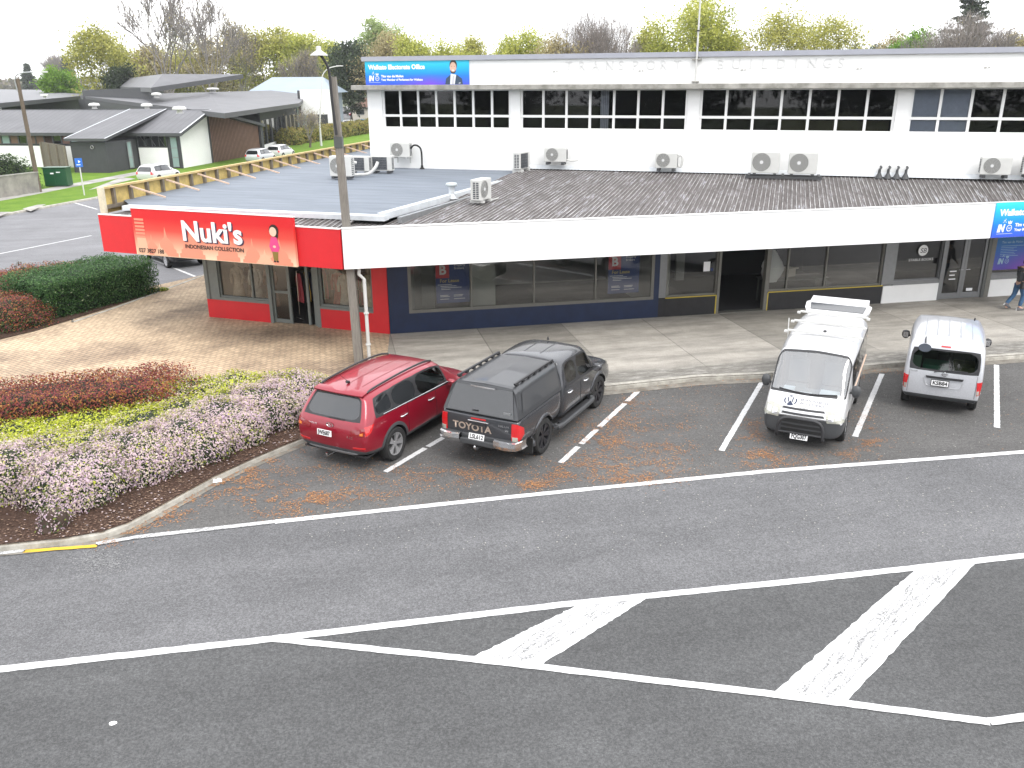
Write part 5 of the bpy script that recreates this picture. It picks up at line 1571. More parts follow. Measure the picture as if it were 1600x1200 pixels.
for s_ in (-1, 1):
    lt_ = c.patch("tail_light", [(-1.2, s_ * .50, .93), (-1.2, s_ * .88, 1.02), (-1.2, s_ * .88, .84), (-1.2, s_ * .50, .83)], (1, 0, 0), mat("dark_red_lens", (.20, .006, .012), .1, coat=1.0), 8, 3, .010)
    c.patch("tail_light", [(-.93, s_ * 1.2, 1.02), (-.66, s_ * 1.2, 1.05), (-.78, s_ * 1.2, .90), (-.93, s_ * 1.2, .84)], (0, -s_, 0), M["lens_r"], 5, 3, .009)
    c.patch("indicator_lens", [(-1.2, s_ * .74, .90), (-1.2, s_ * .81, .92), (-1.2, s_ * .81, .86), (-1.2, s_ * .74, .86)], (1, 0, 0), M["lens_o"], 4, 2, .016, lt_)
    c.patch("reflector", [(-1.2, s_ * .55, .575), (-1.2, s_ * .84, .60), (-1.2, s_ * .84, .565), (-1.2, s_ * .55, .545)], (1, 0, 0), M["lens_r"], 6, 1, .008)
    for x, z in ((.22, .90), (1.28, .905)):
        h, _n = c.hit((x, s_ * 1.5, z), (0, -s_, 0)); y = h.y if h else .93 * s_
        b = MB(); b.tube([(x, y + s_ * .0, z), (x + .04, y + s_ * .035, z), (x + .19, y + s_ * .035, z + .005), (x + .22, y, z + .005)], .016, M["chrome"], 8); b.build("door_handle", suv, smooth=True)
    mirror(suv, 2.13, s_ * .90, 1.08, s_, pr)
    b = MB(); b.tube(refine([Vector((-.45, s_ * .60, 1.585)), Vector((-.2, s_ * .605, 1.632)), Vector((.8, s_ * .615, 1.675)), Vector((1.6, s_ * .605, 1.655)), Vector((1.95, s_ * .58, 1.585))], 4), .022, M["blackp"], 6); b.build("roof_rail", suv, smooth=True)
    # chrome line under the side glass
    pts = []
    for x in [-.34 + .17 * k for k in range(16)]:
        z = 1.145 - .031 * (x + .34)
        h = c.bvh.ray_cast(Vector((x, s_ * 1.5, z)), Vector((0, -s_, 0)))
        if h[0]: pts.append(h[0] + Vector((0, s_ * .006, 0)))
    b = MB(); b.tube(pts, .011, M["chrome"], 5); b.build("window_trim", suv, smooth=True)
    for x in (.62, 1.60):   # door gaps
        pts = []
        for k in range(9):
            z = .46 + .075 * k
            h = c.bvh.ray_cast(Vector((x + (.0 if x > 1 else -.12 + .0 * k), s_ * 1.5, z)), Vector((0, -s_, 0)))
            if h[0]: pts.append(h[0] + Vector((0, s_ * .001, 0)))
        b = MB(); b.tube(pts, .005, M["blackp"], 4); b.build("door_gap", suv)
    c.patch("headlight", [(4, s_ * .44, .80), (4, s_ * .76, .84), (4, s_ * .78, .70), (4, s_ * .48, .68)], (-1, 0, 0), M["lens_c"], 6, 3, .01)
plate(suv, "JWE687", (-1.075, .05, .835), (-1, 0, .1))
h, n_ = c.hit((-3, 0, .97), (1, 0, 0))
b = MB(); Mx = Matrix.Translation(h + Vector((-.008, 0, 0))) @ Matrix.Rotation(R(-90), 4, "Y") @ Matrix.Diagonal((.55, 1, 1, 1))
b.lathe([(.09, 0), (.095, .006), (.075, .008), (.07, 0)], M["chrome"], 20, Mx); b.tube([Mx @ Vector((-.05, -.02, .006)), Mx @ Vector((.05, .02, .006))], .008, M["chrome"], 5); b.build("badge", suv)
c.letters("R 2.2", .07, M["chrome"], (-1, -.50, .76), (1, 0, 0), (0, 0, 1)); c.letters("SANTA FE", .05, M["chrome"], (-1, .45, .92), (1, 0, 0), (0, 0, 1))
b = MB(); h, n_ = c.hit((-3, 0, 1.12), (1, 0, 0)); b.tube([(h.x - .012, .05, 1.12), (h.x - .02, -.12, 1.125), (h.x - .015, -.34, 1.12)], .014, M["blackp"], 6); b.build("rear_wiper", suv)
c.patch("skid_plate", [(-1.2, .62, .42), (-1.2, -.62, .42), (-1.2, -.45, .36), (-1.2, .45, .36)], (1, 0, 0), mat("silver_skid_plate", (.35, .35, .36), .35, .6), 10, 2, .014)
b = MB(); b.tube([(-.80, .0, .32), (-1.06, .0, .33), (-1.12, .0, .37), (-1.12, 0, .42)], .022, M["chrome"], 8); b.build("tow_bar", suv, smooth=True)
b = MB(); b.tube([(-.22, .02, 1.66), (-.30, .02, 1.69)], .03, M["blackp"], 8); b.tube([(-.25, .02, 1.68), (-.50, .02, 1.90)], .005, M["blackp"], 4); b.build("aerial", suv)
for y in (-.35, 0, .35):
    c.patch("roof_groove", [(-.25, y + .012, 1.7), (-.25, y - .012, 1.7), (1.5, y - .012, 1.7), (1.5, y + .012, 1.7)], (0, 0, -1), mat("groove_red", (.16, .004, .01), .4), 1, 10, .002, depth=.004)
seats(suv, (1.35, .35))
b = MB(); b.box(-.85, 3.3, -.8, .8, .33, .36, M["blackp"]); b.build("floor", suv)
b = MB(); b.box(2.2, 2.62, -.74, .74, .78, .95, M["blackp"]); b.build("dashboard", suv)

# ------------------------------------------------------------------ grey double cab ute with a canopy
HD2 = R(62.5)
ute = thing("parked_ute", "dark grey double cab ute with a canopy, parked next to the red car", "ute", place(844.5, 707, HD2, -.84), HD2, "vehicles in the angle parking bays")
pg = carpaint("grey_ute_paint", (.042, .044, .050), rough=.26)
st = [
    S(1.00, [(0, .45), (.84, .45), (.90, .52), (.915, .80)], [(.905, 1.12), (.76, 1.62), (.66, 1.74), (0, 1.77)], (0, 0, 0, 0, 0, .08, .1, .1)),
    S(1.18, [(0, .45), (.84, .45), (.905, .52), (.925, .80)], [(.91, 1.12), (.765, 1.64), (.66, 1.765), (0, 1.80)], (0, 0, 0, 0, 0, .04, .04, .04)),
    S(1.85, [(0, .45), (.84, .45), (.905, .52), (.925, .80)], [(.91, 1.10), (.77, 1.66), (.66, 1.78), (0, 1.815)]),
    S(2.35, [(0, .45), (.84, .45), (.905, .52), (.925, .80)], [(.91, 1.09), (.755, 1.63), (.645, 1.75), (0, 1.785)]),
    S(2.62, [(0, .45), (.84, .45), (.905, .52), (.925, .80)], [(.905, 1.07), (.72, 1.55), (.60, 1.67), (0, 1.71)], (0, 0, 0, 0, .14, 0, -.06, -.12)),
    S(3.02, [(0, .45), (.84, .45), (.905, .52), (.925, .80)], [(.88, 1.06), (.77, 1.09), (.62, 1.12), (0, 1.14)], (0, 0, 0, 0, .04, .04, .06, .12)),
    S(3.35, [(0, .45), (.84, .45), (.91, .55), (.93, .80)], [(.88, 1.03), (.78, 1.07), (.60, 1.08), (0, 1.10)]),
    S(3.80, [(0, .45), (.82, .45), (.89, .55), (.91, .78)], [(.82, .97), (.74, 1.01), (.56, 1.03), (0, 1.05)]),
    S(4.05, [(0, .42), (.70, .42), (.80, .52), (.82, .72)], [(.74, .88), (.66, .92), (.52, .94), (0, .96)], (0, 0, .0, 0, -.02, .0, .02, .05)),
]
gr = {(1, 4): "window_r", (2, 4): "window_f", (3, 4): "window_f", (4, 5): "windscreen", (4, 6): "windscreen"}
for i in range(8): gr[(i, 0)] = "trim"
c = Car(ute, st, pg, (3.085,), .40, gr, rear={}, front={1: "trim", 2: "trim", 3: "trim"}, crease=((4, .4), (2, .5)), inset=.035, well=.46)
c.make("body", [("paint", pg), ("rim", M["blackp"]), ("trim", M["blackp"]), ("wheel_well", M["blackp"])], None)
for sd_ in "LR": c.make("rear_side_window", [("window_r|" + sd_, M["carglass"])], None); c.make("front_side_window", [("window_f|" + sd_, M["carglass"])], None)
c.make("windscreen", [("windscreen", M["screen"])], None)
cab = c
# load bed
st = [
    S(-1.16, [(0, .55), (.80, .55), (.87, .62), (.905, .80)], [(.90, 1.02), (.885, 1.09), (.80, 1.095), (0, 1.09)], (0, 0, 0, 0, 0.01, .02, .02, .0)),
    S(-1.02, [(0, .52), (.80, .53), (.88, .60), (.925, .80)], [(.915, 1.04), (.89, 1.115), (.80, 1.12), (0, 1.12)]),
    S(-.5, [(0, .52), (.80, .53), (.89, .60), (.925, .80)], [(.915, 1.04), (.89, 1.12), (.80, 1.12), (0, 1.12)]),
    S(.0, [(0, .52), (.80, .53), (.89, .60), (.945, .84)], [(.92, 1.04), (.89, 1.12), (.80, 1.12), (0, 1.12)]),
    S(.5, [(0, .52), (.80, .53), (.89, .60), (.925, .80)], [(.915, 1.04), (.89, 1.12), (.80, 1.12), (0, 1.12)]),
    S(.97, [(0, .52), (.80, .53), (.89, .60), (.925, .80)], [(.915, 1.04), (.89, 1.12), (.80, 1.12), (0, 1.12)]),
]
c = Car(ute, st, pg, (0,), .40, {}, crease=((1, .9), (2, .5), (5, .7)), well=.46)
bed_ = c.make("load_bed", [("paint", pg), ("trim", M["blackp"]), ("wheel_well", M["blackp"])], None)
bedc = c
# canopy
cm = mat("dark_grey_canopy_shell", (.040, .042, .046), .42, coat=.35, var=.15, scale=20)
b = MB()
prof = lambda x, dz=0, tw=0: [(x, .87, 1.128), (x + tw * .3, .83, 1.30), (x + tw * .7, .73, 1.66 + dz), (x + tw, .64, 1.735 + dz), (x + tw, 0, 1.76 + dz), (x + tw, -.64, 1.735 + dz), (x + tw * .7, -.73, 1.66 + dz), (x + tw * .3, -.83, 1.30), (x, -.87, 1.128)]
rows = [prof(-1.12, -.03, .22), prof(-.95, -.012, .14), prof(0, 0), prof(.98, .005)]
b.grid(rows, cm)
b.poly(rows[0], cm); b.poly(rows[-1], cm)
can = b.build("canopy", ute, bevel=.02)
b = MB()      # rear hatch glass and side panels, set proud of the shell
q = [(-1.128, .78, 1.15), (-1.128, -.78, 1.15), (-.935, -.66, 1.66), (-.935, .66, 1.66)]
b.poly(q, M["privacy"]); b.poly([(p[0] + .02, p[1], p[2]) for p in q][::-1], M["blackp"]); b.build("canopy_rear_window", can)
b = MB(); b.box(-1.145, -1.128, .05, .16, 1.19, 1.22, M["blackp"]); b.box(-.98, -.90, -.28, .28, 1.655, 1.685, M["chrome"]); b.build("hatch_latch", can)
b = MB(); b.box(-1.137, -1.12, -.70, -.54, 1.22, 1.26, M["gal"], Matrix.Translation((0.02, 0, 0))); b.build("maker_plate", can)
for s_ in (-1, 1):
    b = MB(); yy = lambda z: .87 - (z - 1.128) * .24 if z < 1.3 else .83 - (z - 1.3) * .278
    P = [(-.88, s_ * (yy(1.22) + .012), 1.22), (.88, s_ * (yy(1.22) + .012), 1.22), (.88, s_ * (yy(1.6) + .012), 1.60), (-.72, s_ * (yy(1.6) + .012), 1.60)]
    b.poly(P, mat("canopy_side_panel", (.042, .044, .048), .35, coat=.6)); b.poly([(p[0], p[1] - s_ * .02, p[2]) for p in P][::-1], M["blackp"]); b.build("canopy_side_window", can)
    b = MB()
    b.box(-.85, .95, s_ * .66 - .022, s_ * .66 + .022, 1.775, 1.81, M["blackp"])
    for k in range(7): b.box(-.8 + k * .28, -.72 + k * .28, s_ * .66 - .03, s_ * .66 + .03, 1.735, 1.776, M["blackp"])
    b.build("roof_bar", can)
c = bedc
for s_ in (-1, 1):
    tl = c.patch("tail_light", [(-1.4, s_ * .755, 1.06), (-1.4, s_ * .90, 1.06), (-1.4, s_ * .90, .68), (-1.4, s_ * .755, .68)], (1, 0, 0), M["lens_r"], 4, 6, .022)
    c.patch("tail_light", [(-1.13, s_ * 1.4, 1.05), (-.97, s_ * 1.4, .95), (-.95, s_ * 1.4, .80), (-1.13, s_ * 1.4, .68)], (0, -s_, 0), M["lens_r"], 3, 5, .018)
    c.patch("reversing_lens", [(-1.4, s_ * .775, .79), (-1.4, s_ * .87, .79), (-1.4, s_ * .87, .70), (-1.4, s_ * .775, .70)], (1, 0, 0), M["lens_c"], 3, 2, .032, tl)
c.letters("TOYOTA", .20, mat("tan_raised_letters", (.42, .33, .27), .4, .4), (-1.2, .16, .78), (1, 0, 0), (0, 0, 1), width=.92, bold=.006)
c.letters("HILUX", .06, M["chrome"], (-1.2, -.58, .96), (1, 0, 0), (0, 0, 1), width=.24); c.letters("SR5", .05, M["chrome"], (-1.2, -.64, .88), (1, 0, 0), (0, 0, 1))
b = MB(); h, _ = c.hit((-3, 0, .98), (1, 0, 0)); b.box(h.x - .03, h.x, -.24, .24, .985, 1.005, M["chrome"]); b.box(h.x - .02, h.x - .004, -.16, .16, .90, .98, M["blackp"]); b.build("tailgate_handle", ute, bevel=.005)
b = MB(); b.box(h.x - .015, h.x, -.17, .17, 1.035, 1.06, M["lens_r"]); b.build("brake_light", ute)
# chrome bumper with a dark step
for s_ in (-1, 1):
    b = MB(); rows = []
    for x, y in ((-1.30, .40), (-1.33, .55), (-1.32, .75), (-1.27, .88), (-1.10, .945), (-.90, .95)):
        rows.append([(x + .05, s_ * y, .70), (x, s_ * y, .685), (x - .015, s_ * y, .60), (x + .02, s_ * y, .52), (x + .08, s_ * y, .50)])
    b.grid(rows, M["chrome"]); 
    b.grid([[(x + .05, s_ * y, .701), (-1.14, s_ * y * .98, .705)] for x, y in ((-1.30, .40), (-1.33, .55), (-1.32, .75), (-1.27, .88), (-1.15, .93))], M["greyp"])
    b.build("rear_bumper", ute, smooth=False)
b = MB(); b.box(-1.29, -1.10, -.395, .395, .50, .61, M["greyp"]); b.box(-1.22, -1.12, -.395, .395, .612, .70, M["greyp"]); b.build("bumper_step", ute, bevel=.015)
plate(ute, "LSL612", (-1.225, .03, .665), (-1, 0, .3))
b = MB(); b.tube([(-1.05, 0, .43), (-1.32, 0, .43), (-1.36, 0, .47)], .03, M["greyp"], 8); b.lathe([(.001, .07), (.025, .05), (.03, .02), (.02, 0)], M["chrome"], 12, Matrix.Translation((-1.36, 0, .46))); b.build("tow_bar", ute)
for x in (0, 3.085):
    for s_ in (-1, 1): wheel(ute, x, s_ * .80, .40, .265, s_, 6, M["dalloy"], .27)
for s_ in (-1, 1):
    b = MB(); b.box(-.56, -.52, s_ * .66 - .01, s_ * .66 + .26 * (s_ > 0) + .0, .2, .55, M["rubber"]) if s_ > 0 else b.box(-.56, -.52, -.92, -.66, .2, .55, M["rubber"])
    b.build("mud_flap", ute)
    b = MB(); b.tube(refine([Vector((.62, s_ * .90, .42)), Vector((.72, s_ * .99, .39)), Vector((2.45, s_ * .99, .39)), Vector((2.58, s_ * .90, .42))], 4), .06, M["greyp"], 8); b.box(.75, 2.4, s_ * .955 - .06, s_ * .955 + .06, .42, .445, M["blackp"]); b.build("side_step", ute, smooth=False)
    mirror(ute, 2.62, s_ * .92, 1.19, s_, pg, (.09, .13, .10))
    for x in (1.36, 2.28):
        h = cab.bvh.ray_cast(Vector((x, s_ * 1.5, .97)), Vector((0, -s_, 0)))[0]; y = h.y
        b = MB(); b.tube([(x - .1, y, .97), (x - .08, y + s_ * .035, .97), (x + .08, y + s_ * .035, .975), (x + .1, y, .975)], .018, M["chrome"], 8); b.build("door_handle", ute, smooth=True)
    for x in (1.98,):
        pts = [cab.bvh.ray_cast(Vector((x, s_ * 1.5, .5 + .07 * k)), Vector((0, -s_, 0)))[0] + Vector((0, s_ * .001, 0)) for k in range(9)]
        b = MB(); b.tube(pts, .006, M["blackp"], 4); b.build("door_gap", ute)
    cab.patch("headlight", [(4.5, s_ * .46, .92), (4.5, s_ * .80, .94), (4.5, s_ * .82, .80), (4.5, s_ * .50, .78)], (-1, 0, 0), M["lens_c"], 6, 3, .012)
    # flare over each wheel
    for x, cc in ((0, bedc), (3.085, cab)):
        b = MB(); rows = []
        for k in range(17):
            a = R(-5 + 190 * k / 16); r1 = []
            for rr, o_ in ((.455, .03), (.485, .03), (.52, .0)):
                p = Vector((x + rr * math.cos(a), s_ * 1.5, .40 + rr * math.sin(a)))
                h = cc.bvh.ray_cast(p, Vector((0, -s_, 0)))
                r1.append((p.x, (h[0].y if h[0] else s_ * .91) + s_ * (o_ + .001), p.z))
            rows.append(r1)
        b.grid(rows, pg); b.build("wheel_flare", ute, smooth=True)
b = MB(); b.box(.965, 1.06, -.70, .70, 1.128, 1.70, M["blackp"]); b.build("cab_gap", ute)
b = MB(); b.lathe([(.03, 0), (.02, .05), (.001, .09)], M["blackp"], 8, Matrix.Translation((2.35, .1, 1.78))); b.build("aerial", ute)
seats(ute, (2.05, 1.25), z=.55)
b = MB(); b.box(-1.0, 4.0, -.5, .5, .42, .50, M["blackp"]); b.box(1.05, 3.0, -.8, .8, .50, .52, M["blackp"]); b.build("floor", ute)
b = MB(); b.box(2.6, 2.95, -.74, .74, .85, 1.02, M["blackp"]); b.build("dashboard", ute)
b = MB(); b.lathe([(.18, -.012), (.192, 0), (.18, .012), (.168, 0), (.18, -.012)], M["blackp"], 18, Matrix.Translation((2.45, -.36, 1.05)) @ Matrix.Rotation(R(-65), 4, "Y")); b.build("steering_wheel", ute)
for y in (-.2, .2): cab.patch("roof_groove", [(1.3, y + .015, 1.9), (1.3, y - .015, 1.9), (2.25, y - .015, 1.9), (2.25, y + .015, 1.9)], (0, 0, -1), M["greyp"], 1, 8, .003, depth=.004)

# ------------------------------------------------------------------ white van facing the street, tailgate up
HD3 = R(-116.5)
van = thing("parked_van", "white builders van facing the street with black bull bar, roof rack and raised tailgate", "van", place(1317, 687, HD3, .80, 2.57), HD3, "vehicles in the angle parking bays")
pw = carpaint("white_van_paint", (.66, .66, .665), rough=.35)
st = [
    S(-1.05, [(0, .35), (.74, .35), (.80, .45), (.83, .80)], [(.83, 1.12), (.80, 1.72), (.73, 1.92), (0, 1.95)], (0, 0, 0, 0, 0, .02, .05, .05)),
    S(-.85, [(0, .32), (.78, .32), (.83, .42), (.845, .80)], [(.845, 1.12), (.815, 1.74), (.74, 1.94), (0, 1.975)]),
    S(.3, [(0, .30), (.79, .30), (.835, .42), (.8475, .80)], [(.8475, 1.12), (.82, 1.76), (.745, 1.955), (0, 1.99)]),
    S(1.35, [(0, .30), (.79, .30), (.835, .42), (.8475, .80)], [(.8475, 1.12), (.82, 1.76), (.745, 1.95), (0, 1.985)]),
    S(2.36, [(0, .30), (.79, .30), (.835, .42), (.8475, .80)], [(.8475, 1.11), (.79, 1.66), (.70, 1.85), (0, 1.885)], (0, 0, 0, 0, .05, .02, -.02, -.06)),
    S(3.02, [(0, .30), (.79, .30), (.835, .42), (.845, .78)], [(.835, 1.05), (.79, 1.09), (.68, 1.11), (0, 1.12)], (0, 0, 0, 0, 0, .0, .06, .17)),
    S(3.32, [(0, .30), (.78, .30), (.825, .42), (.835, .72)], [(.80, .88), (.76, .92), (.66, .94), (0, .96)], (0, 0, 0, 0, 0, .02, .07, .17)),
    S(3.46, [(0, .30), (.70, .30), (.76, .40), (.78, .64)], [(.75, .72), (.70, .74), (.58, .75), (0, .76)], (0, 0, .02, .02, .02, .04, .06, .12)),
]
gr = {(1, 4): "window_b", (2, 4): "window_s", (3, 4): "window_f", (4, 5): "windscreen", (4, 6): "windscreen"}
for i in (5, 6): gr[(i, 1)] = "trim"; gr[(i, 2)] = "trim"
for i in range(7): gr[(i, 0)] = "trim"
c = Car(van, st, pw, (0, 2.57), .325, gr, rear={2: "opening", 3: "opening", 4: "opening"}, front={1: "trim", 2: "trim", 3: "trim", (1, "side"): "trim", (2, "side"): "trim"}, crease=((5, .25),), inset=.04, well=.385)
c.make("body", [("paint", pw), ("rim", M["blackp"]), ("trim", M["greyp"]), ("wheel_well", M["blackp"])], None)
c.make("rear_opening", [("opening", M["blackp"])], None)
for sd_ in "LR":
    for k, nm in (("window_b", "rear_side_window"), ("window_s", "sliding_door_window")): c.make(nm, [(k + "|" + sd_, M["privacy"])], None)
    c.make("front_side_window", [("window_f|" + sd_, M["carglass"])], None)
ws_ = c.make("windscreen", [("windscreen", M["screen"])], None)
for x in (0, 2.57):
    for s_ in (-1, 1): wheel(van, x, s_ * .735, .325, .20, s_, 8, mat("steel_wheel_cover", (.4, .4, .41), .4, .6), .2, twin=False)
for s_ in (-1, 1):
    hl = c.patch("headlight", [(4.2, s_ * .44, .90), (4.2, s_ * .815, .96), (4.2, s_ * .82, .70), (4.2, s_ * .50, .68)], (-1, 0, 0), M["lens_c"], 8, 5, .012)
    c.patch("headlight_reflector", [(4.2, s_ * .52, .84), (4.2, s_ * .62, .85), (4.2, s_ * .63, .74), (4.2, s_ * .53, .73)], (-1, 0, 0), M["alloy"], 4, 3, .016, hl)
    c.patch("headlight_reflector", [(4.2, s_ * .65, .86), (4.2, s_ * .75, .88), (4.2, s_ * .76, .76), (4.2, s_ * .66, .75)], (-1, 0, 0), M["plast"], 4, 3, .016, hl)
    mirror(van, 2.72, s_ * .845, 1.20, s_, M["greyp"], (.075, .10, .145))
    pts = [c.bvh.ray_cast(Vector((1.95, s_ * 1.5, .42 + .09 * k)), Vector((0, -s_, 0)))[0] + Vector((0, s_ * .001, 0)) for k in range(8)]
    b = MB(); b.tube(pts, .006, M["greyp"], 4); b.build("door_gap", van)
for z0, z1, dx_ in ((.865, .905, 0), (.775, .815, .0)):
    c.patch("grille_slot", [(4.2, .42, z1), (4.2, -.42, z1), (4.2, -.44, z0), (4.2, .44, z0)], (-1, 0, 0), M["blackp"], 10, 1, .010)
c.patch("grille_bar", [(4.2, .46, .862), (4.2, -.46, .862), (4.2, -.46, .818), (4.2, .46, .818)], (-1, 0, 0), M["alloy"], 10, 1, .016)
for z in (.42, .52, .62):
    c.patch("bumper_slot", [(4.2, .42, z + .03), (4.2, -.42, z + .03), (4.2, -.42, z - .03), (4.2, .42, z - .03)], (-1, 0, 0), M["rubber"], 8, 1, .006)
b = MB()
fx_ = 3.72
b.tube(refine([Vector((3.55, .47, .30)), Vector((3.70, .47, .36)), Vector((fx_, .46, .55)), Vector((fx_, .40, .70)), Vector((fx_, .25, .76)), Vector((fx_ + .02, 0, .765)), Vector((fx_, -.25, .76)), Vector((fx_, -.40, .70)), Vector((fx_, -.46, .55)), Vector((3.70, -.47, .36)), Vector((3.55, -.47, .30))], 4), .035, M["blackp"], 10)
b.tube([(3.72, .47, .43), (3.74, 0, .44), (3.72, -.47, .43)], .022, M["blackp"], 8)
b.build("bull_bar", van, smooth=True)
plate(van, "FQG307", (3.745, 0, .375), (1, 0, .15))
h, _ = c.hit((6, 0, .92), (-1, 0, 0))
b = MB(); Mx = Matrix.Translation(h + Vector((.006, 0, .0))) @ Matrix.Rotation(R(70), 4, "Y") @ Matrix.Diagonal((.65, 1, 1, 1))
b.lathe([(.075, 0), (.08, .008), (.065, .01), (.06, 0)], M["alloy"], 20, Mx); b.lathe([(.03, 0), (.035, .008), (.022, .01)], M["alloy"], 14, Mx); b.build("badge", van)
# builder's mark on the bonnet: a disc cut by a W, with the two lines of words
nv = mat("navy_vinyl", (.015, .025, .06), .45)
_, nrm = c.hit((6, 0, 1.02), (-1, 0, 0)); upv = (Vector((0, 0, 1)) - nrm * nrm.z).normalized()
hp_ = c.hit((6, -.30, 1.01), (-1, 0, 0))[0]
def onb(y, v): 
    h = c.bvh.ray_cast(hp_ + nrm * 1.0 + Vector((0, y, 0)) + upv * v, -nrm)
    return h[0] + nrm * .005
b = MB(); rr = .135
b.poly([onb(rr * math.cos(R(a)), rr * math.sin(R(a))) for a in range(238, 303, 8)] + [onb(0, .0)], nv)
for a0, a1 in ((150, 226), (-46, 30)):
    b.poly([onb(rr * math.cos(R(a)), rr * math.sin(R(a))) for a in range(a0, a1 + 1, 8)] + [onb(rr * .80 * math.cos(R(a)), rr * .80 * math.sin(R(a))) for a in range(a1, a0 - 1, -8)], nv)
for s_ in (-1, 1): b.poly([onb(s_ * .062, .085), onb(s_ * .036, .085), onb(s_ * .030, -.03), onb(s_ * .052, -.05)], nv)
b.poly([onb(-.035, .135), onb(.035, .135), onb(.022, .10), onb(-.022, .10)], nv)
b.build("emblem", van)
text_m = mat("grey_vinyl", (.10, .10, .12), .5)
for t_, v0 in (("BRIAN WEBSTER", .035), ("BUILDERS", -.06)):
    o = text(t_, .085, text_m, van, Matrix(), "lettering", width=.58 if v0 > 0 else .50, ex=0.0)
    for v in o.data.vertices: v.co = onb(.20 + v.co.x, v0 + v.co.y - .02)
# raised tailgate: white frame with dark glass, hinged at the roof's rear edge
tg = MB(); ang = R(10)
MT_ = Matrix.Translation((-1.03, 0, 1.93)) @ Matrix.Rotation(R(180), 4, "Z") @ Matrix.Rotation(-ang, 4, "Y")
pr_ = [(0, .70), (.25, .78), (.62, .80), (.70, .72), (1.05, .70)]
out = [(x, y) for x, y in pr_] + [(x, -y) for x, y in pr_[::-1]]
tg.prism(out, -.06, .0, pw, MT_)
tgo = tg.build("tailgate", van, bevel=.02)
b = MB(); b.prism([(.16, .64), (.56, .68), (.56, -.68), (.16, -.64)], .002, .012, M["privacy"], MT_); b.prism([(.16, .64), (.56, .68), (.56, -.68), (.16, -.64)], -.075, -.062, M["privacy"], MT_); b.build("tailgate_window", tgo)
b = MB()
for s_ in (-1, 1): b.tube([MT_ @ Vector((.5, s_ * .70, -.07)), (-1.0, s_ * .76, 1.35)], .014, M["blackp"], 6)
b.build("gas_strut", tgo)
# roof rack and the lengths of timber carried along it
b = MB()
for x in (-.6, .35, 1.3):
    b.box(x - .03, x + .03, -.80, .80, 1.99, 2.03, M["plast"])
    for s_ in (-1, 1): b.box(x - .05, x + .05, s_ * .82 - .05, s_ * .82 + .03, 1.96, 2.0, M["plast"])
b.build("roof_rack", van)
b = MB()
for k in range(2): b.box(-1.0, 1.9, .80 + .035 * k, .828 + .035 * k, 1.45 - .5 * k + .0, 1.475 - .5 * k, M["timbp"])
b.build("side_rail", van)
b = MB(); b.tube([(.6, -.86, 1.3), (.55, -.90, 2.1)], .014, M["plast"], 6); b.build("aerial", van)
b = MB(); b.lathe([(.04, 0), (.03, .03), (.001, .035)], M["blackp"], 10, Matrix.Translation((1.0, 0.0, 1.985))); b.build("roof_cap", van)
b = MB(); b.box(2.35, 2.95, -.72, .72, .92, 1.0, mat("grey_dash", (.15, .16, .17), .7)); b.build("dashboard", van)
b = MB(); b.box(2.6, 2.85, -.55, -.32, 1.004, 1.10, M["inkw"]); b.box(2.55, 2.85, .22, .62, 1.004, 1.09, M["inkw"]); b.box(2.7, 2.85, -.2, .05, 1.004, 1.03, M["inkw"]); b.build("dashboard_papers", van)
h, n_ = c.hit((6, .62, 1.22), (-1, 0, -.2))
for a_, e_ in (((4, -.60, 1.17), (4, -.05, 1.14)), ((4, .05, 1.15), (4, .60, 1.17))):
    pts = [c.bvh.ray_cast(Vector(a_).lerp(Vector(e_), k / 6), Vector((-1, 0, 0)))[0] + Vector((.015, 0, 0)) for k in range(7)]
    b = MB(); b.tube(pts, .011, M["blackp"], 5); b.build("wiper", van)
c.patch("sticker", [(4, .62, 1.26), (4, .74, 1.26), (4, .74, 1.16), (4, .62, 1.16)], (-1, 0, -.1), M["inkw"], 3, 2, .004)
seats(van, (1.75,), z=.75, hgt=.75, m=mat("grey_seat_cloth", (.18, .18, .19), .9))
b = MB(); b.box(-.95, 3.2, -.75, .75, .33, .36, M["blackp"]); b.box(1.55, 1.58, -.76, .76, .36, 1.5, M["greyp"]); b.build("floor", van)

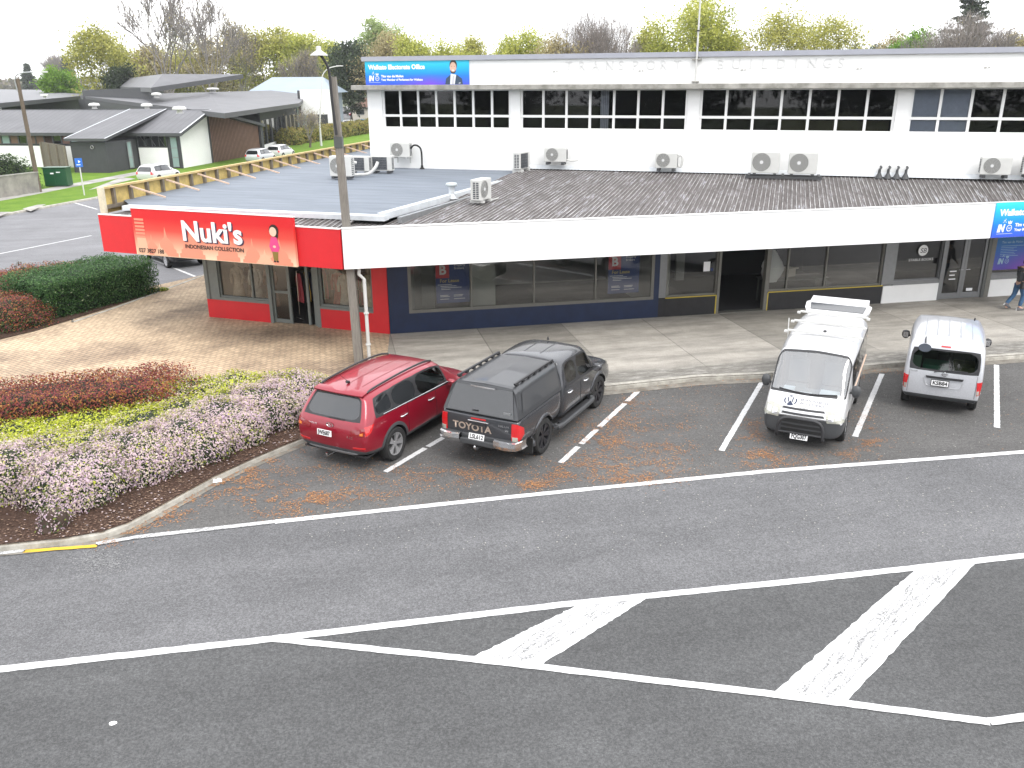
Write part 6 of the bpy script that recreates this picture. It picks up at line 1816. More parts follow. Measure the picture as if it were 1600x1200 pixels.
# ------------------------------------------------------------------ silver van seen from behind
HD4 = R(63.5)
r0 = at(1465.5, 633, ROAD + .25)
nvn = thing("parked_van", "silver panel van seen from behind, nose to the footpath, at the right of the bays", "van", Vector((r0.x + math.cos(HD4) * .83, r0.y + math.sin(HD4) * .83, ROAD)), HD4, "vehicles in the angle parking bays")
ps = carpaint("silver_van_paint", (.56, .57, .60), rough=.3)
ps.node_tree.nodes["Principled BSDF"].inputs["Metallic"].default_value = .25
st = [
    S(-.78, [(0, .36), (.70, .36), (.80, .46), (.835, .80)], [(.835, 1.06), (.80, 1.58), (.735, 1.75), (0, 1.80)], (.04, .04, 0, -.02, 0, .12, .20, .18)),
    S(-.55, [(0, .30), (.77, .31), (.83, .42), (.845, .80)], [(.845, 1.07), (.815, 1.62), (.745, 1.80), (0, 1.84)], (0, 0, 0, 0, 0, .04, .06, .06)),
    S(.3, [(0, .28), (.78, .29), (.835, .40), (.8475, .80)], [(.8475, 1.07), (.82, 1.64), (.75, 1.82), (0, 1.86)]),
    S(1.2, [(0, .28), (.78, .29), (.835, .40), (.8475, .80)], [(.8475, 1.06), (.815, 1.62), (.745, 1.81), (0, 1.855)]),
    S(1.95, [(0, .28), (.78, .29), (.835, .40), (.8475, .80)], [(.845, 1.04), (.78, 1.56), (.69, 1.73), (0, 1.77)], (0, 0, 0, 0, .1, .02, -.03, -.08)),
    S(2.75, [(0, .28), (.78, .29), (.835, .40), (.845, .78)], [(.81, 1.0), (.73, 1.04), (.60, 1.07), (0, 1.09)], (0, 0, 0, 0, 0, .0, .05, .12)),
    S(3.15, [(0, .28), (.76, .29), (.81, .40), (.82, .70)], [(.74, .86), (.66, .90), (.52, .93), (0, .96)], (0, 0, 0, 0, 0, 0, .03, .08)),
    S(3.38, [(0, .30), (.62, .30), (.72, .40), (.73, .60)], [(.64, .72), (.58, .75), (.46, .77), (0, .78)], (0, 0, 0, 0, 0, 0, .03, .08)),
]
gr = {(2, 4): "window_s", (3, 4): "window_f", (4, 5): "windscreen", (4, 6): "windscreen"}
for i in range(7): gr[(i, 0)] = "trim"
c = Car(nvn, st, ps, (0, 2.725), .31, gr, rear={1: "trim", (1, "side"): "trim", 4: "rear_window"}, front={1: "trim"}, crease=((4, .25), (2, .4)), inset=.035, well=.36, rcols=(.90,))
c.make("body", [("paint", ps), ("rim", M["blackp"]), ("trim", M["greyp"]), ("wheel_well", M["blackp"])], None)
for sd_ in "LR": c.make("sliding_door_window", [("window_s|" + sd_, M["privacy"])], None); c.make("front_side_window", [("window_f|" + sd_, M["carglass"])], None)
c.make("windscreen", [("windscreen", M["screen"])], None); c.make("rear_window", [("rear_window", M["carglass"])], None)
for x in (0, 2.725):
    for s_ in (-1, 1): wheel(nvn, x, s_ * .735, .31, .185, s_, 7, M["alloy"], .19, twin=False)
for s_ in (-1, 1):
    tl = c.patch("tail_light", [(-1.2, s_ * .72, .90), (-1.2, s_ * .86, .92), (-1.2, s_ * .87, .62), (-1.2, s_ * .75, .58)], (1, 0, 0), M["lens_r"], 4, 6, .012)
    c.patch("tail_light", [(-.80, s_ * 1.4, .92), (-.70, s_ * 1.4, .92), (-.72, s_ * 1.4, .62), (-.80, s_ * 1.4, .58)], (0, -s_, 0), M["lens_r"], 3, 5, .010)
    c.patch("reversing_lens", [(-1.2, s_ * .74, .70), (-1.2, s_ * .85, .70), (-1.2, s_ * .855, .62), (-1.2, s_ * .755, .60)], (1, 0, 0), M["lens_c"], 3, 2, .018, tl)
    mirror(nvn, 2.05, s_ * .86, 1.13, s_, M["blackp"], (.07, .10, .12))
    z_ = [c.bvh.ray_cast(Vector((-3, s_ * .715, .5 + .06 * k)), Vector((1, 0, 0)))[0] + Vector((-.001, 0, 0)) for k in range(10)]
    b = MB(); b.tube(z_, .005, M["greyp"], 4); b.build("tailgate_gap", nvn)
plate(nvn, "KSB84", (-.865, .04, .80), (-1, 0, .12), frame=M["ink"])
c.patch("tailgate_trim", [(-1.2, .36, .945), (-1.2, -.44, .945), (-1.2, -.42, .895), (-1.2, .34, .895)], (1, 0, 0), M["blackp"], 10, 2, .03)
b = MB()
rec = []
for (y0, z0), (y1, z1) in (((.40, .90), (.34, .72)), ((.34, .72), (.27, .69)), ((.27, .69), (-.33, .69)), ((-.33, .69), (-.40, .72)), ((-.40, .72), (-.46, .90))):
    for k in range(6):
        p = c.bvh.ray_cast(Vector((-3, y0 + (y1 - y0) * k / 6, z0 + (z1 - z0) * k / 6)), Vector((1, 0, 0)))[0]; rec.append(p + Vector((-.004, 0, 0)))
b.tube(rec, .010, mat("bright_silver_edge", (.60, .61, .63), .3, .5), 5); b.build("plate_recess", nvn)
c.patch("brake_light", [(-1.2, .13, 1.735), (-1.2, -.07, 1.735), (-1.2, -.07, 1.70), (-1.2, .13, 1.70)], (1, 0, -.15), M["lens_r"], 5, 2, .02)
h, n_ = c.hit((-3, -.03, 1.02), (1, 0, 0))
b = MB(); Mx = Matrix.Translation(h + Vector((-.006, 0, 0))) @ Matrix.Rotation(R(-90), 4, "Y"); b.lathe([(.05, 0), (.055, .008), (.042, .01), (.04, 0)], M["chrome"], 18, Mx); b.box(-.012, .012, -.075, .075, .004, .012, M["chrome"], Mx); b.build("badge", nvn)
h, n_ = c.hit((-3, .05, 1.10), (1, 0, 0)); h2, n_ = c.hit((-3, -.14, 1.05), (1, 0, 0))
b = MB(); b.tube([h + Vector((-.03, 0, 0)), Vector((h.x - .05, .2, 1.05))], .012, M["blackp"], 5); b.tube([(h.x - .01, -.03, 1.11), (h.x - .03, -.5, 1.135)], .012, M["blackp"], 5); b.build("rear_wiper", nvn)
b = MB(); b.tube([(-.56, .48, 1.80), (-.62, .48, 1.76), (-.66, .47, 1.68)], .018, M["greyp"], 6)
rows = [[(-.70 + .02 * abs(k - 3), .47 + .14 * math.cos(t), 1.57 + .10 * math.sin(t)) for t in [2 * math.pi * q / 14 for q in range(14)]] for k in (3, 4)]
b.poly(rows[0], mat("parking_mirror", (.16, .18, .22), .2, .6)); b.poly([(p[0] + .02, p[1], p[2]) for p in rows[0]][::-1], M["greyp"]); b.build("parking_mirror", nvn)
c.letters("NV200", .05, M["chrome"], (-1, .62, 1.0), (1, 0, 0), (0, 0, 1))
for y in (-.5, -.25, 0, .25, .5): c.patch("roof_groove", [(-.35, y + .012, 2), (-.35, y - .012, 2), (1.5, y - .012, 2), (1.5, y + .012, 2)], (0, 0, -1), mat("silver_groove", (.25, .26, .28), .4), 1, 8, .002, depth=.004)
seats(nvn, (1.35, .45), z=.5)
b = MB(); b.box(-.6, 3.1, -.75, .75, .32, .35, M["blackp"]); b.build("floor", nvn)
b = MB(); b.box(-.5, .0, -.1, .45, .36, 1.12, mat("green_crate", (.03, .16, .10), .6)); b.box(-.5, .1, -.65, -.2, .36, 1.15, mat("olive_load", (.12, .13, .04), .8, var=.6, scale=9)); b.box(-.45, .2, .5, .7, .36, 1.3, mat("pale_green_load", (.25, .33, .25), .8)); b.build("load", nvn)
b = MB(); b.tube([(1.4, -.55, 1.84), (1.36, -.55, 1.90)], .02, M["blackp"], 6); b.build("aerial", nvn)


# ------------------------------------------------------------------ plain hatchback, copied for the cars farther off
def hatch(name, label, cat, loc, rz, col, group=None, dark=False):
    t = thing(name, label, cat, loc, rz, group)
    pt = carpaint("far_car_paint_%d_%d_%d" % tuple(int(v * 99) for v in col), col)
    st = [
        S(-.70, [(0, .34), (.66, .34), (.76, .46), (.80, .75)], [(.77, .95), (.60, 1.30), (.52, 1.38), (0, 1.40)], (.04, .04, 0, -.03, .02, .25, .32, .3)),
        S(-.35, [(0, .26), (.74, .27), (.82, .40), (.84, .75)], [(.80, .96), (.62, 1.34), (.53, 1.43), (0, 1.46)], (0, 0, 0, 0, 0, .1, .1, .1)),
        S(.5, [(0, .24), (.75, .25), (.83, .38), (.85, .74)], [(.81, .94), (.64, 1.38), (.54, 1.46), (0, 1.49)]),
        S(1.25, [(0, .24), (.75, .25), (.83, .38), (.85, .73)], [(.81, .92), (.63, 1.36), (.53, 1.44), (0, 1.47)]),
        S(1.60, [(0, .24), (.75, .25), (.83, .38), (.85, .72)], [(.81, .91), (.60, 1.29), (.50, 1.37), (0, 1.40)], (0, 0, 0, 0, .1, 0, -.05, -.1)),
        S(2.25, [(0, .24), (.75, .25), (.83, .38), (.845, .70)], [(.79, .88), (.70, .92), (.56, .94), (0, .96)], (0, 0, 0, 0, 0, .0, .05, .1)),
        S(2.75, [(0, .24), (.74, .25), (.81, .38), (.82, .64)], [(.72, .78), (.64, .82), (.5, .84), (0, .86)]),
        S(3.15, [(0, .26), (.60, .27), (.70, .36), (.72, .55)], [(.60, .66), (.54, .69), (.44, .71), (0, .72)], (0, 0, 0, 0, 0, 0, .03, .07)),
    ]
    gr = {(1, 4): "window_r", (2, 4): "window_f", (3, 4): "window_f", (4, 5): "windscreen", (4, 6): "windscreen"}
    for i in range(7): gr[(i, 0)] = "trim"
    c = Car(t, st, pt, (0, 2.5), .31, gr, rear={4: "rear_window"}, front={1: "trim"}, inset=.035, well=.36)
    c.make("body", [("paint", pt), ("rim", M["blackp"]), ("trim", M["blackp"]), ("wheel_well", M["blackp"])], None)
    for sd_ in "LR":
        for k in "rf": c.make("side_window", [("window_%s|%s" % (k, sd_), M["privacy"])], None)
    c.make("windscreen", [("windscreen", M["privacy"])], None); c.make("rear_window", [("rear_window", M["privacy"])], None)
    for x in (0, 2.5):
        for s_ in (-1, 1): wheel(t, x, s_ * .735, .31, .2, s_, 6, M["alloy"], .21)
    for s_ in (-1, 1):
        c.patch("headlight", [(4, s_ * .38, .70), (4, s_ * .66, .74), (4, s_ * .68, .62), (4, s_ * .42, .58)], (-1, 0, 0), M["lens_c"], 5, 3, .01)
        c.patch("tail_light", [(-1.2, s_ * .56, .95), (-1.2, s_ * .78, .93), (-1.2, s_ * .78, .72), (-1.2, s_ * .58, .74)], (1, 0, 0), M["lens_r"], 4, 4, .01)
        mirror(t, 1.75, s_ * .80, .98, s_, pt, (.07, .09, .06))
    return t


gcar = "cars parked along the side street and the far car park"
w0 = at(289, 420, ROAD)
hatch("parked_car", "black car half hidden under the red canopy sign, silver wheel showing", "car", Vector((w0.x, w0.y, ROAD)) + Vector((-.25, .73, 0)), R(131) + R(0), (.012, .012, .014), gcar)
hatch("parked_car", "white car showing its roof over the timber parapet, left of the slatted wall", "car", at(236, 286, ROAD) + Vector((0, 0, 0)), R(77), (.75, .75, .75), gcar)
hatch("parked_car", "silver white car showing its roof over the timber parapet, in front of the slatted wall", "car", at(400, 256, ROAD), R(79), (.62, .64, .66), gcar)
hatch("parked_car", "white car showing its roof over the timber parapet, right of the slatted wall", "car", at(432, 248.5, ROAD), R(79), (.78, .78, .78), gcar)
hatch("parked_car", "white car in the far car park, left of the bright blue car", "car", at(541, 201, 0.01), R(10), (.78, .78, .78), gcar)
hatch("parked_car", "bright blue car in the far car park beside the office block corner", "car", at(562, 200, 0.01), R(20), (.02, .26, .55), gcar)
hatch("parked_car", "dark red car in the far car park behind the blue car", "car", at(566, 182, 0.01), R(200), (.30, .02, .05), gcar)
hatch("parked_car", "dark car in the far car park left of the dark red car", "car", at(545, 180, 0.01), R(195), (.05, .05, .06), gcar)
hatch("parked_car", "white car at the back of the far car park", "car", at(556, 172.5, 0.01), R(190), (.78, .78, .78), gcar)
# ================================================================== the dark community building across the side street
M["dkwall"] = mat("charcoal_cladding", (.050, .052, .056), .7, var=.2, scale=2)
M["dkroof"] = custom("charcoal_ribbed_roof", lambda nt, o, b: mix(nt, 1, ramp(nt, nz(nt, o, .5, 5), [(.3, (.088, .088, .096)), (.7, (.125, .125, .133))]), ramp(nt, nz(nt, o, 3, 4, stretch=(.2, 3, 1)), [(.3, g3(.88)), (.7, g3(1.06))]), "MULTIPLY"), .5, .4)
M["dkedge"] = mat("charcoal_fascia_trim", (.06, .062, .066), .5)
def frac(nt, o, axis, pitch):
    sx = N(nt, "ShaderNodeSeparateXYZ"); nt.links.new(o, sx.inputs[0])
    dv = N(nt, "ShaderNodeMath", operation="DIVIDE"); dv.inputs[1].default_value = pitch; nt.links.new(sx.outputs[axis], dv.inputs[0])
    fr = N(nt, "ShaderNodeMath", operation="FRACT"); nt.links.new(dv.outputs[0], fr.inputs[0]); return fr.outputs[0]


M["slat"] = custom("cedar_slats", lambda nt, o, b: (lambda s: mix(nt, ramp(nt, s, [(.0, g3(0)), (.30, g3(0)), (.36, g3(1)), (.64, g3(1)), (.70, g3(0))]), (.05, .03, .022), ramp(nt, nz(nt, o, 2, 4), [(.3, (.22, .115, .075)), (.7, (.33, .19, .13))])))(frac(nt, o, 0, .30)), .8)


M["fenceb"] = custom("brown_board_fence", lambda nt, o, b: mix(nt, ramp(nt, frac(nt, o, 0, .18), [(0, g3(.0)), (.06, g3(.0)), (.1, g3(1))]), (.04, .035, .03), ramp(nt, nz(nt, o, 3, 5, stretch=(4, 4, .4)), [(.3, (.12, .10, .08)), (.7, (.20, .17, .14))])), .85)
G0 = at(285.5, 263, 0); A_C = R(80.9)
CB = thing("community_building", "dark grey single-storey building of several roofs with white panels and a cedar slat wall", "building", (G0.x, G0.y, 0), A_C)
# local x runs along the street side, local y runs away to the left; the near wing has its gable on y = 0
XR, EAVE, RIDGE = 17.3, 3.22, 5.05
rz_ = lambda x: RIDGE - .30 * (5.7 - x) if x < 5.7 else RIDGE - (RIDGE - 3.2) / (XR - 5.7) * (x - 5.7)
b = MB()
b.poly([(0, 0, 0), (5.7, 0, 0), (5.7, 0, RIDGE - .3), (0, 0, EAVE - .1)], M["white"])
b.build("white_gable_panel", CB)
b = MB(); b.poly([(5.75, -.02, 0), (XR - .5, -.02, 0), (XR - .5, -.02, rz_(XR - .5) - .3), (5.75, -.02, RIDGE - .3)], M["slat"]); b.build("slat_wall", CB)
b = MB()
b.box(5.66, 5.78, -.10, -.025, 0, RIDGE - .32, M["dkwall"]); b.box(XR - .5, XR + .1, -.3, -.025, 0, 3.0, M["dkwall"]); b.box(-.15, .0, -.12, .1, 0, EAVE - .12, M["dkwall"])
b.poly([(0, .02, 0), (XR, .02, 0), (XR, .02, 3.0), (5.7, .02, RIDGE - .2), (0, .02, EAVE - .1)], M["dkwall"])
b.box(-.02, .0, .02, 1.2, 0, 3.1, M["dkwall"]); b.box(-.02, 0, 4.2, 45, 2.0, 2.15, M["dkwall"]); b.box(-.02, 0, 1.2, 4.2, 1.85, 1.95, M["dkwall"])
b.poly([(.1, 1.2, 0), (.1, 45, 0), (.1, 45, 3.2), (.1, 1.2, 3.2)], M["dkwall"])
b.build("wall", CB)
b = MB(); b.box(-.03, .02, 1.25, 4.15, 0, 1.84, M["white"]); b.build("white_panel", CB)
f = MB()
for k in range(5): f.box(-.04, .04, 1.25 + k * .72, 1.31 + k * .72, 1.96, 3.1, M["dkedge"])
for k in range(3): f.tube([(-.03, 1.5 + k * .9, 2.0), (-.03, 2.1 + k * .9, 3.0)], .04, M["dkedge"], 4)
wn = f.build("window", CB)
b = MB(); b.poly([(.01, 1.25, 1.95), (.01, 4.15, 1.95), (.01, 4.15, 3.1), (.01, 1.25, 3.1)], M["privacy"]); b.build("pane", wn)
f = MB(); f.box(-.06, 0, .25, .85, .1, 2.8, mat("pale_green_glass", (.25, .34, .33), .2)); wn = f.build("window", CB)
f = MB()
for z in (.1, .95, 1.8, 2.75): f.box(-.08, -.062, .22, .88, z, z + .06, M["alu"])
f.build("frame", wn)


def slab(name, pts, th, m, edge, parent, m2=None):
    """a roof sheet of given thickness from its top corners"""
    b = MB(); P = [Vector(p) for p in pts]; Q = [p - Vector((0, 0, th)) for p in P]
    b.poly(P, m); b.poly(Q[::-1], edge)
    for i in range(len(P)): b.poly((P[i], Q[i], Q[(i + 1) % len(P)], P[(i + 1) % len(P)]), edge)
    return b.build(name, parent)


slab("roof", [(-.55, -.55, rz_(-.55)), (5.7, -.55, RIDGE), (5.7, 62, RIDGE), (-.55, 62, rz_(-.55))], .28, M["dkroof"], M["dkedge"], CB)
slab("roof", [(5.705, -.55, RIDGE), (XR + .3, -.55, 3.15), (XR + .3, 62, 3.15), (5.705, 62, RIDGE)], .28, M["dkroof"], M["dkedge"], CB)
# ribs of the near roof plane and its pale expansion strips
b = MB()
for k in range(70):
    y = -.2 + k * .62
    b.poly([(-.54, y, rz_(-.54) + .004), (-.54, y + .07, rz_(-.54) + .004), (5.69, y + .07, RIDGE + .004), (5.69, y, RIDGE + .004)], M["dkedge"])
b.build("roof_rib", CB)
b = MB()
for y in (-.56, 8.0, 31.0): b.poly([(-.56, y, rz_(-.56) + .02), (-.56, y + .14, rz_(-.56) + .02), (5.7, y + .14, RIDGE + .02), (5.7, y, RIDGE + .02)], M["flash"])
b.poly([(5.6, -.5, RIDGE + .022), (5.6, 62, RIDGE + .022), (5.74, 62, RIDGE + .022), (5.74, -.5, RIDGE + .022)], M["flash"])
b.build("flashing", CB)
# projecting store room with its own slope
b = MB(); b.box(-4.75, -.02, 4.3, 7.7, 0, 2.62, M["dkwall"]); b.build("store_room_wall", CB)
slab("roof", [(-5.1, 4.0, 2.95), (5.6, 4.0, RIDGE + .06), (5.6, 8.0, RIDGE + .06), (-5.1, 8.0, 2.95)], .22, M["dkroof"], M["dkedge"], CB)
b = MB()
for k in range(6): b.poly([(-5.08, 4.3 + k * .62, 2.958), (-5.08, 4.37 + k * .62, 2.958), (5.58, 4.37 + k * .62, RIDGE + .066), (5.58, 4.3 + k * .62, RIDGE + .066)], M["dkedge"])
for y in (4.02, 7.88): b.poly([(-5.1, y, 2.966), (-5.1, y + .12, 2.966), (5.6, y + .12, RIDGE + .075), (5.6, y, RIDGE + .075)], M["flash"])
b.build("roof_rib", CB)
f = MB(); f.box(-1.6, -1.05, 4.24, 4.29, .2, 2.4, mat("pale_green_glass", (.25, .34, .33), .2)); f.box(-1.7, -.95, 4.22, 4.238, .12, .2, M["alu"]); f.box(-1.7, -.95, 4.22, 4.238, 2.4, 2.48, M["alu"]); f.box(-1.7, -1.6, 4.22, 4.238, .2, 2.4, M["alu"]); f.box(-1.05, -.95, 4.22, 4.238, .2, 2.4, M["alu"]); f.box(-1.6, -1.05, 4.22, 4.238, 1.05, 1.12, M["alu"]); f.build("door", CB)
b = MB(); b.lathe([(.001, -.08), (.13, -.06), (.16, .0), (.14, .06)], M["plast"], 12, Matrix.Translation((-4.80, 5.6, 2.2)) @ Matrix.Rotation(R(-90), 4, "Y")); b.build("wall_light", CB)
# long wall to the left: white below, a strip of timber framed windows above
b = MB(); b.box(-.06, -.0, 8.0, 45, 0, 1.95, M["white"]); b.build("white_wall", CB)
f = MB()
for k in range(40): f.box(-.08, .0, 8.2 + k * .9, 8.32 + k * .9, 2.16, 3.15, M["dkedge"])
f.box(-.09, .005, 8.1, 44.5, 2.10, 2.165, M["dkedge"])
wn = f.build("window", CB)
b = MB()
for k in range(40): b.poly([(-.02, 8.32 + k * .9, 2.16), (-.02, 9.1 + k * .9, 2.16), (-.02, 9.1 + k * .9, 3.15), (-.02, 8.32 + k * .9, 3.15)], (M["slat"], M["privacy"], mat("brown_ply", (.16, .09, .065), .7), mat("pale_green_glass", (.25, .34, .33), .2))[(k * 7 + 1) % 4 if k % 3 else 2])
b.build("pane", wn)
# higher roofs farther back, given by their corners in the world
LC = lambda p: local(G0, A_C, p)
z1 = 5.0
PB = [at(345, 176, 4.9), at(468, 161, 4.9), at(489, 138.5, 6.4), at(330, 141, 6.5), at(120, 148, 6.5)]
slab("roof", [LC(p) for p in (at(350, 177, 4.9), at(468, 161, 4.9), at(486, 139.5, 6.3), at(325, 144, 6.3), at(125, 149.5, 5.6))], .45, M["dkroof"], M["dkedge"], CB)
slab("roof", [LC(p) for p in (at(-60, 166, 5.4), at(125, 150, 5.4), at(134, 141, 6.0), at(-60, 139, 6.2))], .55, M["dkroof"], M["dkedge"], CB)
slab("roof", [LC(p) for p in (at(116, 133, 7.0), at(236, 137, 7.0), at(380, 116, 8.6), at(255, 115.5, 8.6))], .55, M["dkroof"], M["dkedge"], CB)
b = MB()
P = [at(128, 142, 6.4), at(234, 144, 6.4), at(308, 131, 6.4)]
for p, q in ((P[0], P[1]), (P[1], P[2])):
    p, q = LC(p), LC(q); b.poly([(p.x, p.y, 3), (q.x, q.y, 3), (q.x, q.y, 7.0), (p.x, p.y, 6.5)], M["dkwall"])
p, q = LC(at(0, 158, 5.2)), LC(at(124, 152, 5.2)); b.poly([(p.x, p.y, 0), (q.x, q.y, 0), (q.x, q.y, 5.0), (p.x, p.y, 5.0)], M["dkwall"])
p, q = LC(at(122, 153, 5.2)), LC(at(270, 170, 5.0)); b.poly([(p.x, p.y, 0), (q.x, q.y, 0), (q.x, q.y, 4.8), (p.x, p.y, 5.1)], M["dkwall"])
b.build("upper_wall", CB)
# glazed street front of the rear wing
p, q = at(411, 234, 0), at_y(459, 128, 128); p.z = q.z = 0; PL, QL = LC(p), LC(q)
b = MB(); b.poly([(PL.x, PL.y, 3.3), (QL.x, QL.y, 3.3), (QL.x, QL.y, 4.6), (PL.x, PL.y, 4.6)], M["dkwall"]); b.poly([(PL.x, PL.y, 0), (QL.x, QL.y, 0), (QL.x, QL.y, .5), (PL.x, PL.y, .5)], M["white"])
b.poly([(PL.x, PL.y + .25, 0), (QL.x, QL.y + .25, 0), (QL.x, QL.y + .25, 4.6), (PL.x, PL.y + .25, 4.6)], M["dkwall"]); b.build("street_wall", CB)
b = MB(); b.poly([(PL.x, PL.y + .1, .5), (QL.x, QL.y + .1, .5), (QL.x, QL.y + .1, 3.3), (PL.x, PL.y + .1, 3.3)], M["privacy"]); wn = b.build("window", CB)
for k in range(9):
    t = k / 8; c_ = PL.lerp(QL, t); b = MB(); b.box(c_.x - .1, c_.x + .1, c_.y - .06, c_.y + .06, .5, 3.3, M["dkedge"]); b.build("frame", wn)
b = MB(); b.poly([(PL.x, PL.y, 0), (PL.x, PL.y + 30, 0), (PL.x, PL.y + 30, 4.6), (PL.x, PL.y, 4.6)], M["dkwall"]); b.build("end_wall", CB)
def W5(px, Y): 
    k = at_y(px, 128, Y); return LC(Vector((k.x, k.y, 0)))
for a_, e_, z0, z1, m_, nm_ in ((467, 508, 3.05, 6.5, M["white"], "entry_screen"), (508, 526, 0, 6.5, M["white"], "entry_screen"), (492, 508, 0, 3.05, M["dkwall"], "entry_wall"), (474, 492, 0, 3.05, mat("beige_entry_wall", (.42, .38, .30), .8), "entry_wall"), (463, 467, 0, 6.4, M["dkwall"], "entry_wall")):
    p, q = W5(a_, 132), W5(e_, 132); b = MB()
    dy = Vector((p.y - q.y, q.x - p.x, 0)).normalized() * .4
    b.prism([p, q, q + dy, p + dy], z0, z1, m_); b.build(nm_, CB)
for i, (x, y, z, s_, lab) in enumerate(((148, 165, 5.0, 1.0, "white roof vent on the near ridge, left one"), (230, 166, 5.0, 1.0, "white roof vent on the near ridge, middle one"), (281, 172, 5.0, 1.05, "white roof vent on the near ridge, right one"), (245, 148, 5.9, 1.0, "white roof vent on the middle roof below the raised roof"), (333, 139, 6.3, 1.5, "wide white roof vent at the back of the middle roof"), (70, 148.5, 5.5, 1.0, "flat white roof vent on the far left roof"))):
    t = thing("roof_vent", lab + " of the dark building", "roof vent", at(x, y + 5, z + .02), 0, "white roof vents on the dark building")
    b = MB(); b.lathe([(.3 * s_, 0), (.22 * s_, .1), (.22 * s_, .3)], M["plast"], 14); b.build("stack", t)
    b = MB(); b.lathe([(.22 * s_, .28), (.55 * s_, .30), (.56 * s_, .42), (.42 * s_, .55), (.001, .60)], M["plast"], 18); b.build("cowl", t, smooth=False)
ft = thing("board_fence", "brown vertical board fence beside the green cabinet", "fence", Vector((-39.2, 78.0, 0)), R(132))
b = MB(); b.box(0, 7.5, 0, .06, 0, 2.35, M["fenceb"]); b.build("boards", ft)
for x in (0, 2.4, 4.9, 7.3): b = MB(); b.box(x, x + .12, .065, .2, 0, 2.3, M["timbd"]); b.build("post", ft)


# ------------------------------------------------------------------ buildings farther off
def house(name, label, o, rz, w, d, h, rise, wall, roof, ov=.5, hip=False, hk=None):
    t = thing(name, label, "building", o, rz)
    b = MB(); b.box(0, w, 0, d, 0, h, wall)
    if not hip:
        b.poly([(0, 0, h), (0, d, h), (0, d / 2, h + rise)], wall); b.poly([(w, 0, h), (w, d / 2, h + rise), (w, d, h)], wall)
    b.build("wall", t)
    k = (hk or d / 2) if hip else 0
    P = [(-ov, -ov, h - .05), (w + ov, -ov, h - .05), (w + ov - k * (1 if hip else 0), d / 2, h + rise), (-ov + k, d / 2, h + rise)]
    b = MB(); b.poly(P, roof); b.poly([(x, d - y, z) for x, y, z in P][::-1], roof)
    if hip: b.poly([P[0], P[3], (-ov, d + ov, h - .05)], roof); b.poly([P[1], (w + ov, d + ov, h - .05), P[2]], roof)
    b.build("roof", t)
    b = MB()
    n = max(1, int(w / 3.2))
    for i in range(n):
        x = (i + .5) * w / n; b.box(x - .8, x + .8, -.04, -.001, h * .40, h * .80, M["privacy"]); b.box(x - .9, x + .9, -.06, -.041, h * .80, h * .84, M["plast"]); b.box(x - .9, x + .9, -.06, -.041, h * .36, h * .40, M["plast"])
    b.build("window", t)
    return t


bl_roof = mat("pale_blue_steel_roof", (.26, .32, .38), .45, var=.1, scale=.3)
Yb = 150
x0 = at_y(392, 128, Yb).x; x1 = at_y(512, 128, Yb).x
house("sports_hall", "long pale hall with a light blue hipped roof behind the dark building", Vector((x0, Yb, 0)), R(1), x1 - x0, 13, 5.9, 2.5, mat("grey_blue_wall", (.30, .36, .40), .7), bl_roof, 1.0, True, 3.0)
Yb = 190
house("brown_house", "house with a brown tiled roof beside the office block corner", Vector((at_y(547, 128, Yb).x, Yb, 0)), R(3), 14, 10, 2.6, 2.6, mat("cream_weatherboard", (.55, .52, .45), .8), mat("brown_tiles", (.17, .10, .075), .9, var=.3, scale=1), .6, True)
for i, (px, Y, w_, h_, rise, wc, rc, lab) in enumerate(((18, 230, 16, 2.6, 1.6, (.6, .55, .45), (.42, .35, .28), "cream house with a tan roof at the far left edge"), (58, 210, 20, 3.0, 2.4, (.75, .75, .75), (.78, .78, .78), "white roofed hall behind the leaning lamp arm"), (128, 240, 22, 2.8, 2.2, (.75, .75, .75), (.76, .76, .77), "white roofed house right of the bright green tree"), (225, 215, 18, 3.2, 2.0, (.75, .75, .75), (.80, .80, .80), "white roofed house behind the raised dark roof"), (140, 300, 22, 3.2, 2.6, (.4, .3, .25), (.20, .20, .23), "house with a dark grey roof in the distance"), (30, 330, 20, 3, 2.4, (.5, .4, .33), (.30, .16, .12), "house with a rusty roof among the far trees"), (105, 340, 20, 3, 2.4, (.6, .6, .6), (.55, .55, .58), "pale house among the far trees"))):
    x = at_y(px, 128, Y).x
    house("house", lab, Vector((x - w_ / 2, Y, 0)), R(random.uniform(-8, 8)), w_, 10, h_, rise, mat("house_wall_%d" % i, wc, .8), mat("house_roof_%d" % i, rc, .7), .5, i % 2 == 0)


# ================================================================== plants
def leafm(name, col, tr=.35):
    if name in _mc: return _mc[name]
    m = mat(name, col, .55, spec=.3)
    nt = m.node_tree; out = nt.nodes["Material Output"]; b = nt.nodes["Principled BSDF"]
    t = N(nt, "ShaderNodeBsdfTranslucent"); t.inputs["Color"].default_value = (*[min(1, c * 1.3) for c in col], 1)
    mx = N(nt, "ShaderNodeMixShader"); mx.inputs[0].default_value = tr
    nt.links.new(b.outputs[0], mx.inputs[1]); nt.links.new(t.outputs[0], mx.inputs[2]); nt.links.new(mx.outputs[0], out.inputs["Surface"])
    return m


def pal(name, cols): return [leafm("%s_%d" % (name, i), c) for i, c in enumerate(cols)]


